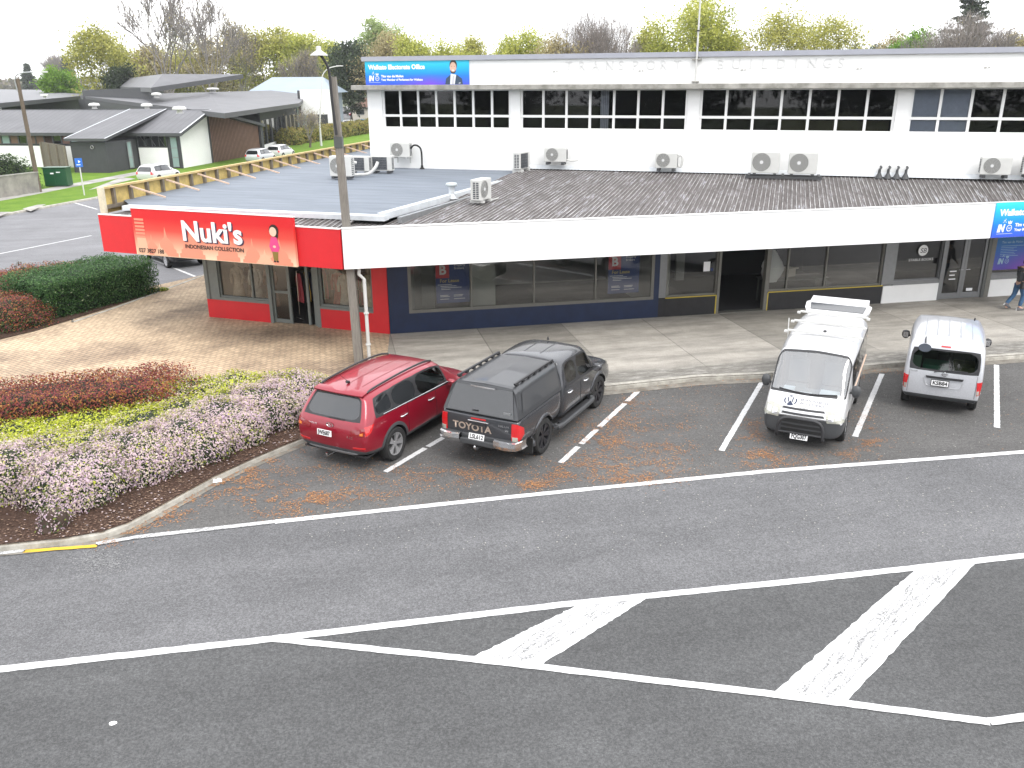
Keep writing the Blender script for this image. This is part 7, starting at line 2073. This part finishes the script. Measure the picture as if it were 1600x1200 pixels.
def leaves(name, items, mats, parent=None, rng=random):
    """items: (point, normal or None, size, material index); one small bent quad each"""
    vs, fs, mi = [], [], []
    for p, n, s, k in items:
        a = Vector((rng.gauss(0, 1), rng.gauss(0, 1), rng.gauss(0, 1)))
        if n is not None: 
            nn = (n + a * .45).normalized()
        else: nn = a.normalized()
        t = nn.orthogonal().normalized(); ang = rng.uniform(0, 6.283)
        u = (t * math.cos(ang) + nn.cross(t) * math.sin(ang)); v = nn.cross(u)
        u = u * s * rng.uniform(.8, 1.3); v = v * s * rng.uniform(.4, .7)
        b = len(vs)
        vs += [tuple(p - u), tuple(p + v - u * .1), tuple(p + u), tuple(p - v - u * .1)]
        fs.append((b, b + 1, b + 2, b + 3)); mi.append(k)
    return raw(name, vs, fs, mats, parent, mi)


def pick(weights, rng):
    r = rng.random() * sum(weights)
    for i, w_ in enumerate(weights):
        r -= w_
        if r <= 0: return i
    return len(weights) - 1


def mound(name, label, cat, c, rx, ry, h, rz, pals, weightf, n, size, group=None, core=(.02, .03, .012), sq=2.6, seed=0, bump_=.16):
    """a shrub: dark core shell, then leaf-sized faces through the outer shell; weightf(u) gives the palette weights for a height fraction"""
    rng = random.Random(seed)
    t = thing(name, label, cat, (c[0], c[1], 0.02), rz, group)
    seedv = Vector((rng.random() * 50, rng.random() * 50, 0))

    def box(k):
        # a point spread evenly over the clipped box, its edges slightly rounded
        A = [rx * ry * 1.2, ry * h, ry * h, rx * h, rx * h]; f_ = pick(A, rng); u, v = rng.uniform(-1, 1), rng.uniform(-1, 1); z = rng.random()
        q = [Vector((u, v, 1)), Vector((1, v, z)), Vector((-1, v, z)), Vector((u, 1, z)), Vector((u, -1, z))][f_]
        m_ = (abs(q.x) ** 9 + abs(q.y) ** 9 + abs(q.z) ** 9) ** (-1 / 9)
        nr = Vector((q.x ** 7, q.y ** 7, q.z ** 7))
        p = Vector((q.x * rx, q.y * ry, q.z * h)) * m_
        d = noise.noise(p * 1.6 + seedv) * bump_ + noise.noise(p * 4.5 + seedv) * bump_ * .5
        return p * (k + d), nr.normalized()

    def shape(th, ph, k=1.0):
        # superellipsoid upper half
        ce, se = math.cos(ph), math.sin(ph)
        f = lambda v, e: math.copysign(abs(v) ** (2 / e), v)
        p = Vector((rx * f(ce, sq) * f(math.cos(th), sq), ry * f(ce, sq) * f(math.sin(th), sq), h * f(se, sq)))
        d = noise.noise(p * 1.6 + seedv) * bump_ + noise.noise(p * 4.5 + seedv) * bump_ * .5
        return p * (k + d)
    b = MB(); rows = []
    for i in range(17):
        ph = i / 16 * math.pi / 2
        rows.append([shape(2 * math.pi * j / 48, ph, .84) for j in range(48)])
    b.grid(rows, mat("shrub_core_%d" % int(core[0] * 1000 + core[1] * 9000), core, .95), close=True)
    b.build("stems", t, smooth=True)  # dark inner shell, so nothing shows through between the leaves
    it = []
    for _ in range(n):
        th = rng.uniform(0, 2 * math.pi); s = rng.random()
        ph = math.asin(min(1, max(0, s))) if sq < 3 else (rng.uniform(0.0, 1.0) if rng.random() < .5 else rng.uniform(.6, math.pi / 2))
        k = rng.uniform(.86, 1.06)
        if sq > 3: 
            p, nrm = box(k)
        else: p = shape(th, ph, k)
        if sq <= 3: nrm = Vector((p.x / (rx * rx), p.y / (ry * ry), p.z / (h * h) + .1)).normalized()
        cl = noise.noise(p * 2.2 + seedv * 2) + noise.noise(p * 6 + seedv) * .6
        it.append((p, nrm, size * rng.uniform(.7, 1.25), pick(weightf(p.z / h, cl, k, p), rng)))
    leaves("foliage", it, pals, t, rng)
    return t


# clipped green hedge
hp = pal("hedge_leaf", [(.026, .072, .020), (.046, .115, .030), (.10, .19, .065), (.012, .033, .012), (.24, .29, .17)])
mound("hedge", "clipped dark green box hedge at the corner of the brick paving", "hedge", (-15.35, 30.1), 2.35, 1.25, 1.30, R(63), hp, lambda z, cl, k, p: [1.2, 1 + (z > .85) * 2 + cl, .25 + (z > .85) * 1.4 + max(0, cl), 1.2 - z, .03], 30000, .036, core=(.008, .02, .008), sq=7.0, seed=3, bump_=.07)  # paler leaves weighted to the top: overhead light put into the leaf colour
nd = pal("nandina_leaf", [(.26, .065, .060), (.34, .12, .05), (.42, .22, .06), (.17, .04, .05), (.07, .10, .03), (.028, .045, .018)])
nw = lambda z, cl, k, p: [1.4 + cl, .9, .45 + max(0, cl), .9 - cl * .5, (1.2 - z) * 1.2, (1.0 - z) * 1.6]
rg = "red leaved shrubs around the corner beds"
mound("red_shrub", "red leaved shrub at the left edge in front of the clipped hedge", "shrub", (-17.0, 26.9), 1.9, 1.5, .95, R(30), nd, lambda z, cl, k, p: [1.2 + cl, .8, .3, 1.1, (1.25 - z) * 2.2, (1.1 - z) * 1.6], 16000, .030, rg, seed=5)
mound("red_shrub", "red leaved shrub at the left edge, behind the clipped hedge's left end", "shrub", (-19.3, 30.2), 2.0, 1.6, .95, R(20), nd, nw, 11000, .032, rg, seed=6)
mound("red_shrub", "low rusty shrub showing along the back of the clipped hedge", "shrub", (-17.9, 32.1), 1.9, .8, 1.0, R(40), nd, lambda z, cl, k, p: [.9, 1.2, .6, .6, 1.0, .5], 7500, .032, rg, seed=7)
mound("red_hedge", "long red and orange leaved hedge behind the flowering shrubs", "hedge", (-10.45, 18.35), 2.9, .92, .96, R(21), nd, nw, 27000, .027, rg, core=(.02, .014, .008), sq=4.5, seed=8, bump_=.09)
# flowering shrubs: pinkish white flowers in front, yellow-green new leaf behind
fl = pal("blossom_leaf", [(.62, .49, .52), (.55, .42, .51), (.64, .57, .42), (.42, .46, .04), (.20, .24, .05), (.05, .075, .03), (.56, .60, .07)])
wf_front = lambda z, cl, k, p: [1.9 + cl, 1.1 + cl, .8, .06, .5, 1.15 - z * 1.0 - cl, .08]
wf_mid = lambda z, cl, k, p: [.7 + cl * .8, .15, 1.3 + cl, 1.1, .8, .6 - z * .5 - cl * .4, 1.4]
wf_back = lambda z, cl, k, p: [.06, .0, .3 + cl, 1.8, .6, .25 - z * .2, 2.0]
away = Vector((-.56, .83, 0))
fg1, fg2, fg3 = "pink flowering shrubs in the front row along the kerb", "pale flowering shrubs in the middle row of the bed", "yellow green shrubs in front of the red hedge"
fronts = [(-55, 792), (32, 783), (140, 790), (222, 752), (300, 728), (370, 698), (428, 672), (472, 648)]
for i, (x, y) in enumerate(fronts):
    c = at(x, y, 0)
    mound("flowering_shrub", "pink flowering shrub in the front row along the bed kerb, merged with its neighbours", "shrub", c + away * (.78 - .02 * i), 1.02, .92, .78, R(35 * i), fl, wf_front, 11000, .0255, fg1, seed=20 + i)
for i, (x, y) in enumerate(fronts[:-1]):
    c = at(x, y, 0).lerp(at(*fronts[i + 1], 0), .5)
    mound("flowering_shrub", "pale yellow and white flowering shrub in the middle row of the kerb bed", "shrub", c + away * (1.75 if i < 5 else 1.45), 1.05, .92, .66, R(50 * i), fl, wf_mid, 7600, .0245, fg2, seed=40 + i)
for i, (px, py) in enumerate(((10, 690), (75, 680), (140, 672), (205, 668), (262, 650), (310, 640), (375, 630))):
    c = at(px, py, 0)
    mound("golden_shrub", "yellow green leafed shrub between the flowering shrubs and the red hedge", "shrub", c + away * (-.45 if i < 4 else .1), .95, .85, .58 if i < 4 else .70, R(40 * i), fl, wf_back if i < 4 else wf_mid, 7000, .026, fg3, seed=60 + i)
for i, (px, py) in enumerate(((430, 622), (465, 616))):
    mound("flowering_shrub", "pale yellow and white flowering shrub in the middle row of the kerb bed", "shrub", at(px, py + 12, 0), .8, .75, .72, R(40 * i), fl, wf_mid, 5600, .026, fg2, seed=75 + i)
mound("seedling", "small sparse pink seedling standing alone in the bare soil of the bed", "plant", at(85, 825, 0), .30, .30, .42, 0, fl, lambda z, cl, k, p: [1, 1, .3, 0, .6, 1, 0], 260, .026, seed=90, core=(.06, .04, .03), bump_=.3)
mound("low_weed", "yellow green weed patch at the paving edge by the hedge's right end", "plant", at(245, 455, 0), .45, .2, .10, R(30), fl, lambda z, cl, k, p: [0, 0, .2, 1, 1.2, .3, .4], 500, .03, seed=91)
# dark hedge over the concrete wall and the tufted hedge along the far verge
mound("hedge", "dark green hedge hanging over the stained concrete wall at the left edge", "hedge", (-38.2, 62.5), 4.6, 2.0, 2.65, R(69), pal("laurel_leaf", [(.03, .06, .018), (.05, .09, .025), (.02, .035, .014), (.08, .12, .04)]), lambda z, cl, k, p: [1, .8 + cl, 1, .4 + max(0, cl)], 9000, .085, seed=11, core=(.012, .022, .01))
fx = pal("tussock_leaf", [(.20, .19, .04), (.27, .24, .06), (.12, .14, .03), (.30, .22, .07)])
F0, F1 = at(452, 226, 0), at(590, 204, 0)
for i in range(11):
    c = F0.lerp(F1, i / 10)
    mound("tussock_bush", "olive and gold tussock bush in the row along the far grass verge", "shrub", c, 1.9, 1.8, 1.9, i, fx, lambda z, cl, k, p: [1, .6 + z, 1.3 - z, .3 + (i % 3 == 1) * .8], 1500, .13, "tussock bushes along the far verge", seed=120 + i, core=(.06, .06, .015), bump_=.22)

# ------------------------------------------------------------------ fallen leaves on the parking bays
fm = [mat("fallen_leaf_%d" % i, c, .9) for i, c in enumerate(((.36, .16, .06), (.43, .21, .085), (.28, .13, .06), (.22, .10, .05), (.55, .30, .12)))]
pat = [(1475, 0, 0, 0)]
pat = [(950, 690, 30, 8, 1100), (1000, 730, 40, 10, 1300), (1040, 700, 24, 6, 500), (985, 750, 36, 6, 700), (968, 655, 22, 14, 900), (988, 628, 14, 8, 350), (925, 665, 25, 8, 500), (880, 740, 24, 7, 600), (836, 757, 18, 5, 500), (930, 722, 28, 8, 700), (1005, 668, 14, 5, 160), (1060, 640, 30, 12, 220), (1055, 668, 20, 6, 240),
       (760, 740, 26, 6, 500), (700, 745, 40, 8, 500), (640, 742, 40, 9, 450), (560, 735, 36, 12, 500), (480, 782, 26, 8, 800), (500, 770, 36, 8, 600), (395, 752, 28, 10, 600), (382, 770, 12, 8, 350), (440, 800, 30, 6, 350), (410, 785, 14, 4, 220), (545, 770, 40, 8, 400), (620, 770, 40, 8, 260), (450, 730, 40, 10, 300),
       (1185, 712, 20, 8, 800), (1172, 680, 12, 5, 260), (1205, 722, 34, 5, 420), (1180, 663, 16, 8, 260), (1365, 692, 18, 4, 500), (1330, 710, 22, 6, 300), (1350, 652, 10, 8, 200), (1360, 672, 8, 3, 120), (1250, 715, 30, 6, 150),
       (1370, 580, 60, 3, 700), (1320, 590, 24, 3, 300), (1160, 592, 26, 2, 250), (1075, 603, 60, 4, 220), (1100, 630, 60, 14, 200), (1440, 620, 20, 20, 60), (1560, 640, 60, 30, 110), (1100, 690, 120, 20, 260), (860, 700, 60, 25, 300), (800, 735, 60, 12, 300)]
for x0, y0, x1, y1, n_ in ((470, 690, 390, 728, 700), (390, 728, 335, 762, 900), (335, 762, 250, 810, 1000), (250, 810, 160, 846, 600)):
    for k in range(4): pat.append((x0 + (x1 - x0) * (k + .5) / 4, y0 + (y1 - y0) * (k + .5) / 4 + 3, 14, 5, n_ // 4))
rng = random.Random(5); it = []
vs, fs, mi = [], [], []
for x, y, sx_, sy_, n_ in pat:
    for _ in range(int(n_ * .85)):
        p = at(x + rng.gauss(0, sx_), y + rng.gauss(0, sy_), ROAD + .012)
        nn = noise.noise(Vector((p.x * 2.6, p.y * 2.6, 0))) + .5 * noise.noise(Vector((p.x * 8, p.y * 8, 3)))
        if nn < -.12 + rng.uniform(-.2, .15): continue
        a = rng.uniform(0, 3.15); u = Vector((math.cos(a), math.sin(a), rng.uniform(-.1, .1))) * rng.uniform(.014, .036); v = Vector((-math.sin(a), math.cos(a), 0)) * rng.uniform(.004, .009)
        p.z += rng.uniform(0, .012)
        b_ = len(vs); vs += [tuple(p - u), tuple(p + v), tuple(p + u), tuple(p - v)]; fs.append((b_, b_ + 1, b_ + 2, b_ + 3)); mi.append(pick((4, 3, 2.5, 1.5, 1), rng))
tag(raw("fallen_leaves", vs, fs, fm, None, mi), kind="stuff")
# scattered pale grit and petals on road and paving
vs, fs, mi = [], [], []
for _ in range(900):
    p = at(rng.uniform(480, 1600), rng.uniform(600, 860), ROAD + .012); r = rng.uniform(.006, .018); a = rng.uniform(0, 3)
    b_ = len(vs); vs += [(p.x + r * math.cos(a + k * 1.57), p.y + r * math.sin(a + k * 1.57), p.z) for k in range(4)]; fs.append((b_, b_ + 1, b_ + 2, b_ + 3)); mi.append(0)
tag(raw("road_grit", vs, fs, [mat("pale_grit", (.34, .33, .30), .9)], None, mi), kind="stuff")
vs, fs, mi = [], [], []
for _ in range(2600):
    t_ = rng.random(); k = rng.randrange(len(bedk) - 1); p = bedk[k].lerp(bedk[k + 1], rng.random()) + away * abs(rng.gauss(.15, .55))
    r = rng.uniform(.008, .03); a = rng.uniform(0, 3); z = .03 + rng.uniform(0, .01)
    b_ = len(vs); vs += [(p.x + r * math.cos(a + q * 1.57), p.y + r * math.sin(a + q * 1.57) * .6, z + rng.uniform(0, .008)) for q in range(4)]; fs.append((b_, b_ + 1, b_ + 2, b_ + 3)); mi.append(pick((3, 1.5, .5), rng))
tag(raw("bark_chips", vs, fs, [mat("bark_chip", (.13, .075, .05), .9), mat("bark_chip_pale", (.24, .16, .11), .9), mat("dropped_petal", (.5, .42, .42), .9)], None, mi), kind="stuff")


# ------------------------------------------------------------------ trees
def branches(b, p, d, L, r, lvl, rng, tips, m, spread, gn, up=.15, minl=0, rmin=.02):
    segs = 3
    r = max(r, rmin)
    pts, rr = [p], [r]
    dd = d.copy()
    for i in range(segs):
        dd = (dd + Vector((rng.gauss(0, .12), rng.gauss(0, .12), rng.gauss(0, .08) + up * .15))).normalized()
        pts.append(pts[-1] + dd * (L / segs)); rr.append(max(rmin * .7, r * (1 - .45 * (i + 1) / segs)))
    b.tube(pts, rr, m, 5 if lvl > 3 else 3, cap=False)
    if lvl <= minl:
        tips.append(pts[-1]); tips.append(pts[-2]); return
    n = gn if lvl > 1 else gn + 1
    for k in range(n):
        t = rng.uniform(.45, 1.0) if k else 1.0
        i = min(segs - 1, int(t * segs)); q = pts[i].lerp(pts[i + 1], t * segs - i)
        a = rng.uniform(0, 6.283); o = dd.orthogonal().normalized(); o = o * math.cos(a) + dd.cross(o) * math.sin(a)
        nd_ = (dd + o * spread * rng.uniform(.6, 1.25) + Vector((0, 0, up))).normalized()
        branches(b, q, nd_, L * rng.uniform(.60, .82), r * rng.uniform(.45, .6), lvl - 1, rng, tips, m, spread, gn, up, minl, rmin)


BARK = mat("grey_brown_bark", (.13, .105, .085), .9, var=.3, scale=3)
BARKG = mat("pale_grey_twig", (.20, .18, .17), .9)
PALS = dict(
    olive=[(.30, .30, .06), (.38, .37, .085), (.20, .21, .045), (.44, .42, .12)],
    lime=[(.33, .35, .055), (.42, .44, .085), (.22, .25, .045), (.48, .48, .13)],
    brown=[(.29, .25, .12), (.36, .30, .15), (.21, .18, .09), (.40, .35, .19)],
    pale=[(.30, .38, .15), (.40, .47, .22), (.22, .28, .10)],
    dark=[(.045, .065, .035), (.075, .105, .05), (.03, .042, .022)],
    bright=[(.14, .27, .02), (.20, .34, .03), (.08, .16, .015)],
    shade=[(.022, .040, .014), (.038, .060, .020), (.014, .024, .01)],
)


def tree(label, px, top, wpx, Y, kind, palname, dens=5200, leaf=.2, grp=None, seed=0, name="tree", lvl=4, xy=None, H=None, Wd=None, trunk=.28):
    rng = random.Random(seed * 13 + 5)
    if xy is None:
        x = at_y(px, 128, Y).x; H = at_y(px, top, Y).z; Wd = wpx * Y / F_PX; o = (x, Y, -.1)
    else: o = (xy[0], xy[1], -.1)
    t = thing(name, label, "tree", o, rng.uniform(0, 6), grp)
    b = MB(); tips = []
    th = H * trunk
    r0 = max(.12, H * .018)
    b.tube([(0, 0, 0), (rng.uniform(-.2, .2), rng.uniform(-.2, .2), th)], [r0 * 1.25, r0], BARK, 7, cap=False)
    base = Vector((0, 0, th * .98))
    n0 = 5
    mb = BARKG if kind == "bare" else BARK
    for k in range(n0):
        a = 2 * math.pi * k / n0 + rng.uniform(-.4, .4); tilt = rng.uniform(.25, .75) if k else .1
        d = Vector((math.cos(a) * tilt, math.sin(a) * tilt, 1)).normalized()
        branches(b, base - Vector((0, 0, rng.uniform(0, th * .25))), d, (H - th) * .40, r0 * .62, lvl if kind == "bare" else 3, rng, tips, mb, .55 if kind == "bare" else .6, 3 if kind == "bare" else 2, .18, 0, (.0005 if "tall bare" in label else .00028) * (Y or 100) if kind == "bare" else .03)
    # fit the crown to the measured height and width
    zs = [p.z for p in tips]; rs = sorted([math.hypot(p.x, p.y) for p in tips])
    kz = (H - th) / (max(zs) - th) * (.97 if kind == "bare" else .98); kr = (Wd / 2) / rs[int(len(rs) * .95)] * (1 if kind == "bare" else 1.05)
    fit = lambda p: Vector((p[0] * (kr if p[2] > th * .9 else 1), p[1] * (kr if p[2] > th * .9 else 1), th + (p[2] - th) * kz if p[2] > th else p[2]))
    b.v = [tuple(fit(v)) for v in b.v]; tips = [fit(p) for p in tips]
    b.build("trunk", t)
    if kind == "bare":
        tw = 14000 if "grey" in label else 900 if "tall bare" in label and kind == "bare" else 3500 if Y > 110 else 500
        vs, fs, mi = [], [], []; wd = .00019 * Y
        for _ in range(tw):
            p = tips[rng.randrange(len(tips))] * rng.uniform(.80, 1.02); p = Vector((p.x, p.y, max(p.z, th)))
            if rng.random() < (.75 if "grey" in label else .25):
                v = Vector((rng.gauss(0, 1), rng.gauss(0, 1), abs(rng.gauss(0, 1)))).normalized() * rng.uniform(.5, .98)
                v *= 1 + .10 * noise.noise(v * 3 + Vector((seed, 0, 0)))
                p = Vector((v.x * Wd / 2, v.y * Wd / 2, th + (H - th) * (.35 + .62 * v.z)))
            o_ = Vector((p.x, p.y, (p.z - th) * .9 + .3)).normalized() * .8 + Vector((rng.gauss(0, .45), rng.gauss(0, .45), .45 + rng.gauss(0, .35)))
            u = o_.normalized() * rng.uniform(.004, .011) * Y; s_ = u.cross(Vector((rng.gauss(0, 1), rng.gauss(0, 1), rng.gauss(0, 1)))).normalized() * wd
            b_ = len(vs); vs += [tuple(p - s_), tuple(p + s_), tuple(p + u)]; fs.append((b_, b_ + 1, b_ + 2)); mi.append(rng.randrange(2))
        raw("twigs", vs, fs, [BARKG, mat("grey_brown_twig", (.26, .225, .20), .9)], t, mi)
        if dens:
            it = [(tips[rng.randrange(len(tips))] + Vector((rng.gauss(0, .5), rng.gauss(0, .5), rng.gauss(0, .5))), None, leaf * rng.uniform(.5, 1), pick((3, 2, 2), rng)) for _ in range(dens)]
            leaves("crown", it, pal("tree_" + palname, PALS[palname]), t, rng)
        return t
    it = []; P = pal("tree_" + palname, PALS[palname]); nm = len(P)
    cl = .062 * Wd + .25
    cen = Vector((0, 0, th + (H - th) * .5)); extra = []
    for _ in range(100):   # clumps filling the crown between the limbs
        v = Vector((rng.gauss(0, 1), rng.gauss(0, 1), rng.gauss(0, 1))).normalized() * rng.uniform(.45, .95)
        v *= (abs(v.x) ** 3 + abs(v.y) ** 3 + abs(v.z) ** 3) ** (-1 / 3) * v.length
        extra.append(Vector((v.x * Wd * .47, v.y * Wd * .47, cen.z + v.z * (H - th) * .47)))
    clumps = [p for p in tips if rng.random() < .8] + extra
    dens = int(dens * 2.3)
    tone = [rng.random() for _ in clumps]
    for _ in range(dens):
        i = rng.randrange(len(clumps)); c = clumps[i]
        v = Vector((rng.gauss(0, cl), rng.gauss(0, cl), rng.gauss(0, cl * .75)))
        p = c + v
        k = min(nm - 1, max(0, int(tone[i] * nm * .999))) if rng.random() < .6 else rng.randrange(nm)
        it.append((p, None, leaf * rng.uniform(.6, 1.25), k))
    leaves("crown", it, P, t, rng)
    return t


def conifer(label, px, top, wpx, Y, seed, grp=None):
    rng = random.Random(seed)
    x = at_y(px, 128, Y).x; H = at_y(px, top, Y).z; Wd = wpx * Y / F_PX
    t = thing("conifer", label, "tree", (x, Y, 0), 0, grp)
    b = MB(); b.tube([(0, 0, 0), (0, 0, H)], [.4, .06], BARK, 7); it = []
    for k in range(80):
        z = H * (.25 + .75 * (k / 70)); rr = Wd / 2 * (1.05 - (z / H) ** 1.6 * .85) * rng.uniform(.55, 1.1); a = rng.uniform(0, 6.283)
        e = Vector((rr * math.cos(a), rr * math.sin(a), z + rr * .12))
        b.tube([(0, 0, z), e], [.07, .02], BARK, 3, cap=False)
        for _ in range(170):
            s_ = rng.uniform(.3, 1.02); it.append((Vector((0, 0, z)).lerp(e, s_) + Vector((rng.gauss(0, .45), rng.gauss(0, .45), rng.gauss(0, .2))), Vector((0, 0, 1)), .30, rng.randrange(3)))
    b.build("trunk", t); leaves("crown", it, pal("tree_dark", PALS["dark"]), t, rng)
    return t


tg_ = "trees beyond the rooftops"
TL = [
    ("olive spring tree, leftmost of the large trees, above the far white houses", 168, 40, 100, 172, "leafy", "olive", 5200, .24),
    ("tall bare tree rising above the dark raised roof, left of another bare tree", 262, -44, 135, 160, "bare", "brown", 500, .18),
    ("tall bare tree rising above the dark raised roof, right of another bare tree", 327, -40, 120, 156, "bare", "brown", 400, .18),
    ("brown olive tree behind the left tall bare tree", 232, 72, 95, 205, "leafy", "brown", 5200, .26),
    ("brown olive tree between the two tall bare trees", 292, 62, 100, 210, "leafy", "olive", 5200, .26),
    ("twiggy brown tree right of the tall bare trees", 378, 20, 85, 188, "bare", "brown", 2600, .22),
    ("brown olive tree behind the twiggy brown tree", 350, 55, 95, 205, "leafy", "brown", 5600, .26),
    ("olive tree above the pale blue roof, left one", 424, 42, 85, 192, "leafy", "olive", 5200, .25),
    ("olive tree above the pale blue roof, right one", 468, 52, 85, 190, "leafy", "lime", 5200, .25),
    ("round brown twiggy tree low behind the lamp pole", 478, 74, 62, 178, "bare", "brown", 1500, .2),
    ("olive tree between the lamp shade and the dark evergreen", 512, 60, 60, 200, "leafy", "lime", 4200, .25),
    ("dark evergreen tree left of the blue office sign", 546, 60, 66, 172, "leafy", "dark", 7000, .26),
    ("tall pale green tree above the left end of the office roof", 597, 22, 64, 205, "leafy", "pale", 5200, .25),
    ("brownish tree in front of the tall pale green tree", 612, 44, 86, 170, "leafy", "brown", 5400, .22),
    ("light olive tree above the portrait end of the blue sign", 652, 56, 80, 152, "leafy", "lime", 5600, .2),
    ("low olive tree over the office roof right of the blue sign, left one", 706, 62, 80, 150, "leafy", "lime", 5600, .2),
    ("low olive tree over the office roof right of the blue sign, right one", 738, 57, 62, 156, "leafy", "olive", 4600, .2),
    ("olive tree with a gap of sky to its left, left of the grey bare tree", 816, 47, 95, 150, "leafy", "lime", 6200, .2),
    ("wide round grey bare tree over the office roof", 925, 10, 150, 122, "bare", "brown", 0, .2),
    ("brown bush at the left foot of the grey bare tree", 872, 52, 70, 118, "leafy", "brown", 3600, .16),
    ("small olive tree between the grey bare tree and the large olive tree", 1008, 22, 52, 132, "leafy", "olive", 4200, .17),
    ("large olive tree behind the flagpole", 1084, -14, 118, 122, "leafy", "lime", 9500, .17),
    ("brown olive tree right of the large olive tree", 1150, 50, 52, 150, "leafy", "brown", 3600, .18),
    ("open pale spring tree with visible limbs, left one of a pair", 1215, 8, 110, 118, "leafy", "olive", 4200, .16),
    ("open pale spring tree with visible limbs, right one of a pair", 1288, 22, 105, 120, "leafy", "olive", 3800, .16),
    ("pale twiggy tree left of the bright green tree", 1392, 46, 50, 172, "leafy", "brown", 3000, .2),
    ("bright green tree left of the grey domed tree", 1424, 46, 52, 152, "leafy", "bright", 4600, .2),
    ("grey brown domed bare tree at the right", 1495, 14, 150, 132, "bare", "brown", 500, .14),
    ("dark olive tree at the far right edge", 1584, 52, 56, 152, "leafy", "brown", 3600, .2),
    ("round bright green tree among the far white roofs", 97, 106, 48, 190, "leafy", "bright", 5600, .22),
    ("dark bush at the foot of the leftmost large tree", 188, 102, 42, 166, "leafy", "dark", 3400, .22),
    ("pale bare tree in the far distance above the green tree", 92, 84, 46, 400, "bare", "brown", 0, .3),
]
for i, (lab, px, top, wpx, Y, kd, pn, dn, lf) in enumerate(TL):
    tree(lab, px, top, wpx, Y, kd, pn, dn, lf, tg_, seed=i + 1, lvl=5 if "grey" in lab else 4, name="bare_tree" if kd == "bare" else "tree", trunk=.18 if pn != "dark" else .1)
conifer("dark layered conifer standing behind the grey domed tree", 1500, -40, 110, 175, 3, tg_)
conifer("small dark conifer on the left horizon, right of the pale bare tree", 108, 96, 40, 380, 4, tg_)
conifer("small dark conifer on the left horizon, near the left edge", 46, 106, 36, 390, 6, tg_)
tree("small dark tree in the gap of sky over the right office roof", 1367, 66, 40, 240, "leafy", "dark", 2500, .3, tg_, seed=91, trunk=.1)
tree("small dark tree right of the open spring trees", 1332, 66, 50, 230, "leafy", "dark", 2500, .3, tg_, seed=92, trunk=.1)
tt = tree("thin twiggy brown tree in front of the dark glazed wall", 476, 168, 36, 108, "bare", "brown", 900, .09, None, seed=77, name="young_tree", lvl=3)
# far wood on the horizon
rng = random.Random(9); it = []
for _ in range(40000):
    x = rng.uniform(-420, 260); Y = 430 + rng.uniform(0, 60)
    h_ = 10 + 3.5 * noise.noise(Vector((x * .03, 0, 0))) + 2.5 * noise.noise(Vector((x * .15, 2, 0)))
    it.append((Vector((x, Y, rng.uniform(0, 1) ** .7 * h_)), None, rng.uniform(.7, 1.6), rng.randrange(4)))
tag(leaves("far_wood", it, pal("far_wood_leaf", [(.17, .15, .13), (.22, .19, .16), (.13, .125, .10), (.19, .18, .11)]), None, rng), kind="stuff")
# the park across the road, behind the camera: it shows only as the dark reflection in the windows
for i in range(9):
    tree("dark leafy park tree across the road, reflected in the office windows", 0, 0, 0, 0, "leafy", "shade", 4200, .42, "park trees reflected in the windows", seed=200 + i, xy=(-78 + i * 13, -46 - 9 * (i % 2)), H=15 + 2 * (i % 3), Wd=15, name="park_tree", trunk=.12)

# thin air between here and the far trees
hz = bpy.data.materials.new("thin_haze"); hz.use_nodes = True
nt = hz.node_tree; nt.nodes.remove(nt.nodes["Principled BSDF"])
pv = N(nt, "ShaderNodeVolumePrincipled"); pv.inputs["Color"].default_value = (.92, .95, 1.0, 1); pv.inputs["Density"].default_value = .00022; pv.inputs["Anisotropy"].default_value = .3
nt.links.new(pv.outputs[0], nt.nodes["Material Output"].inputs["Volume"])
b = MB(); b.box(-710, 710, -210, 910, -1.2, 26, hz)
tag(b.build("haze"), kind="stuff")
SC.cycles.volume_bounces = 1
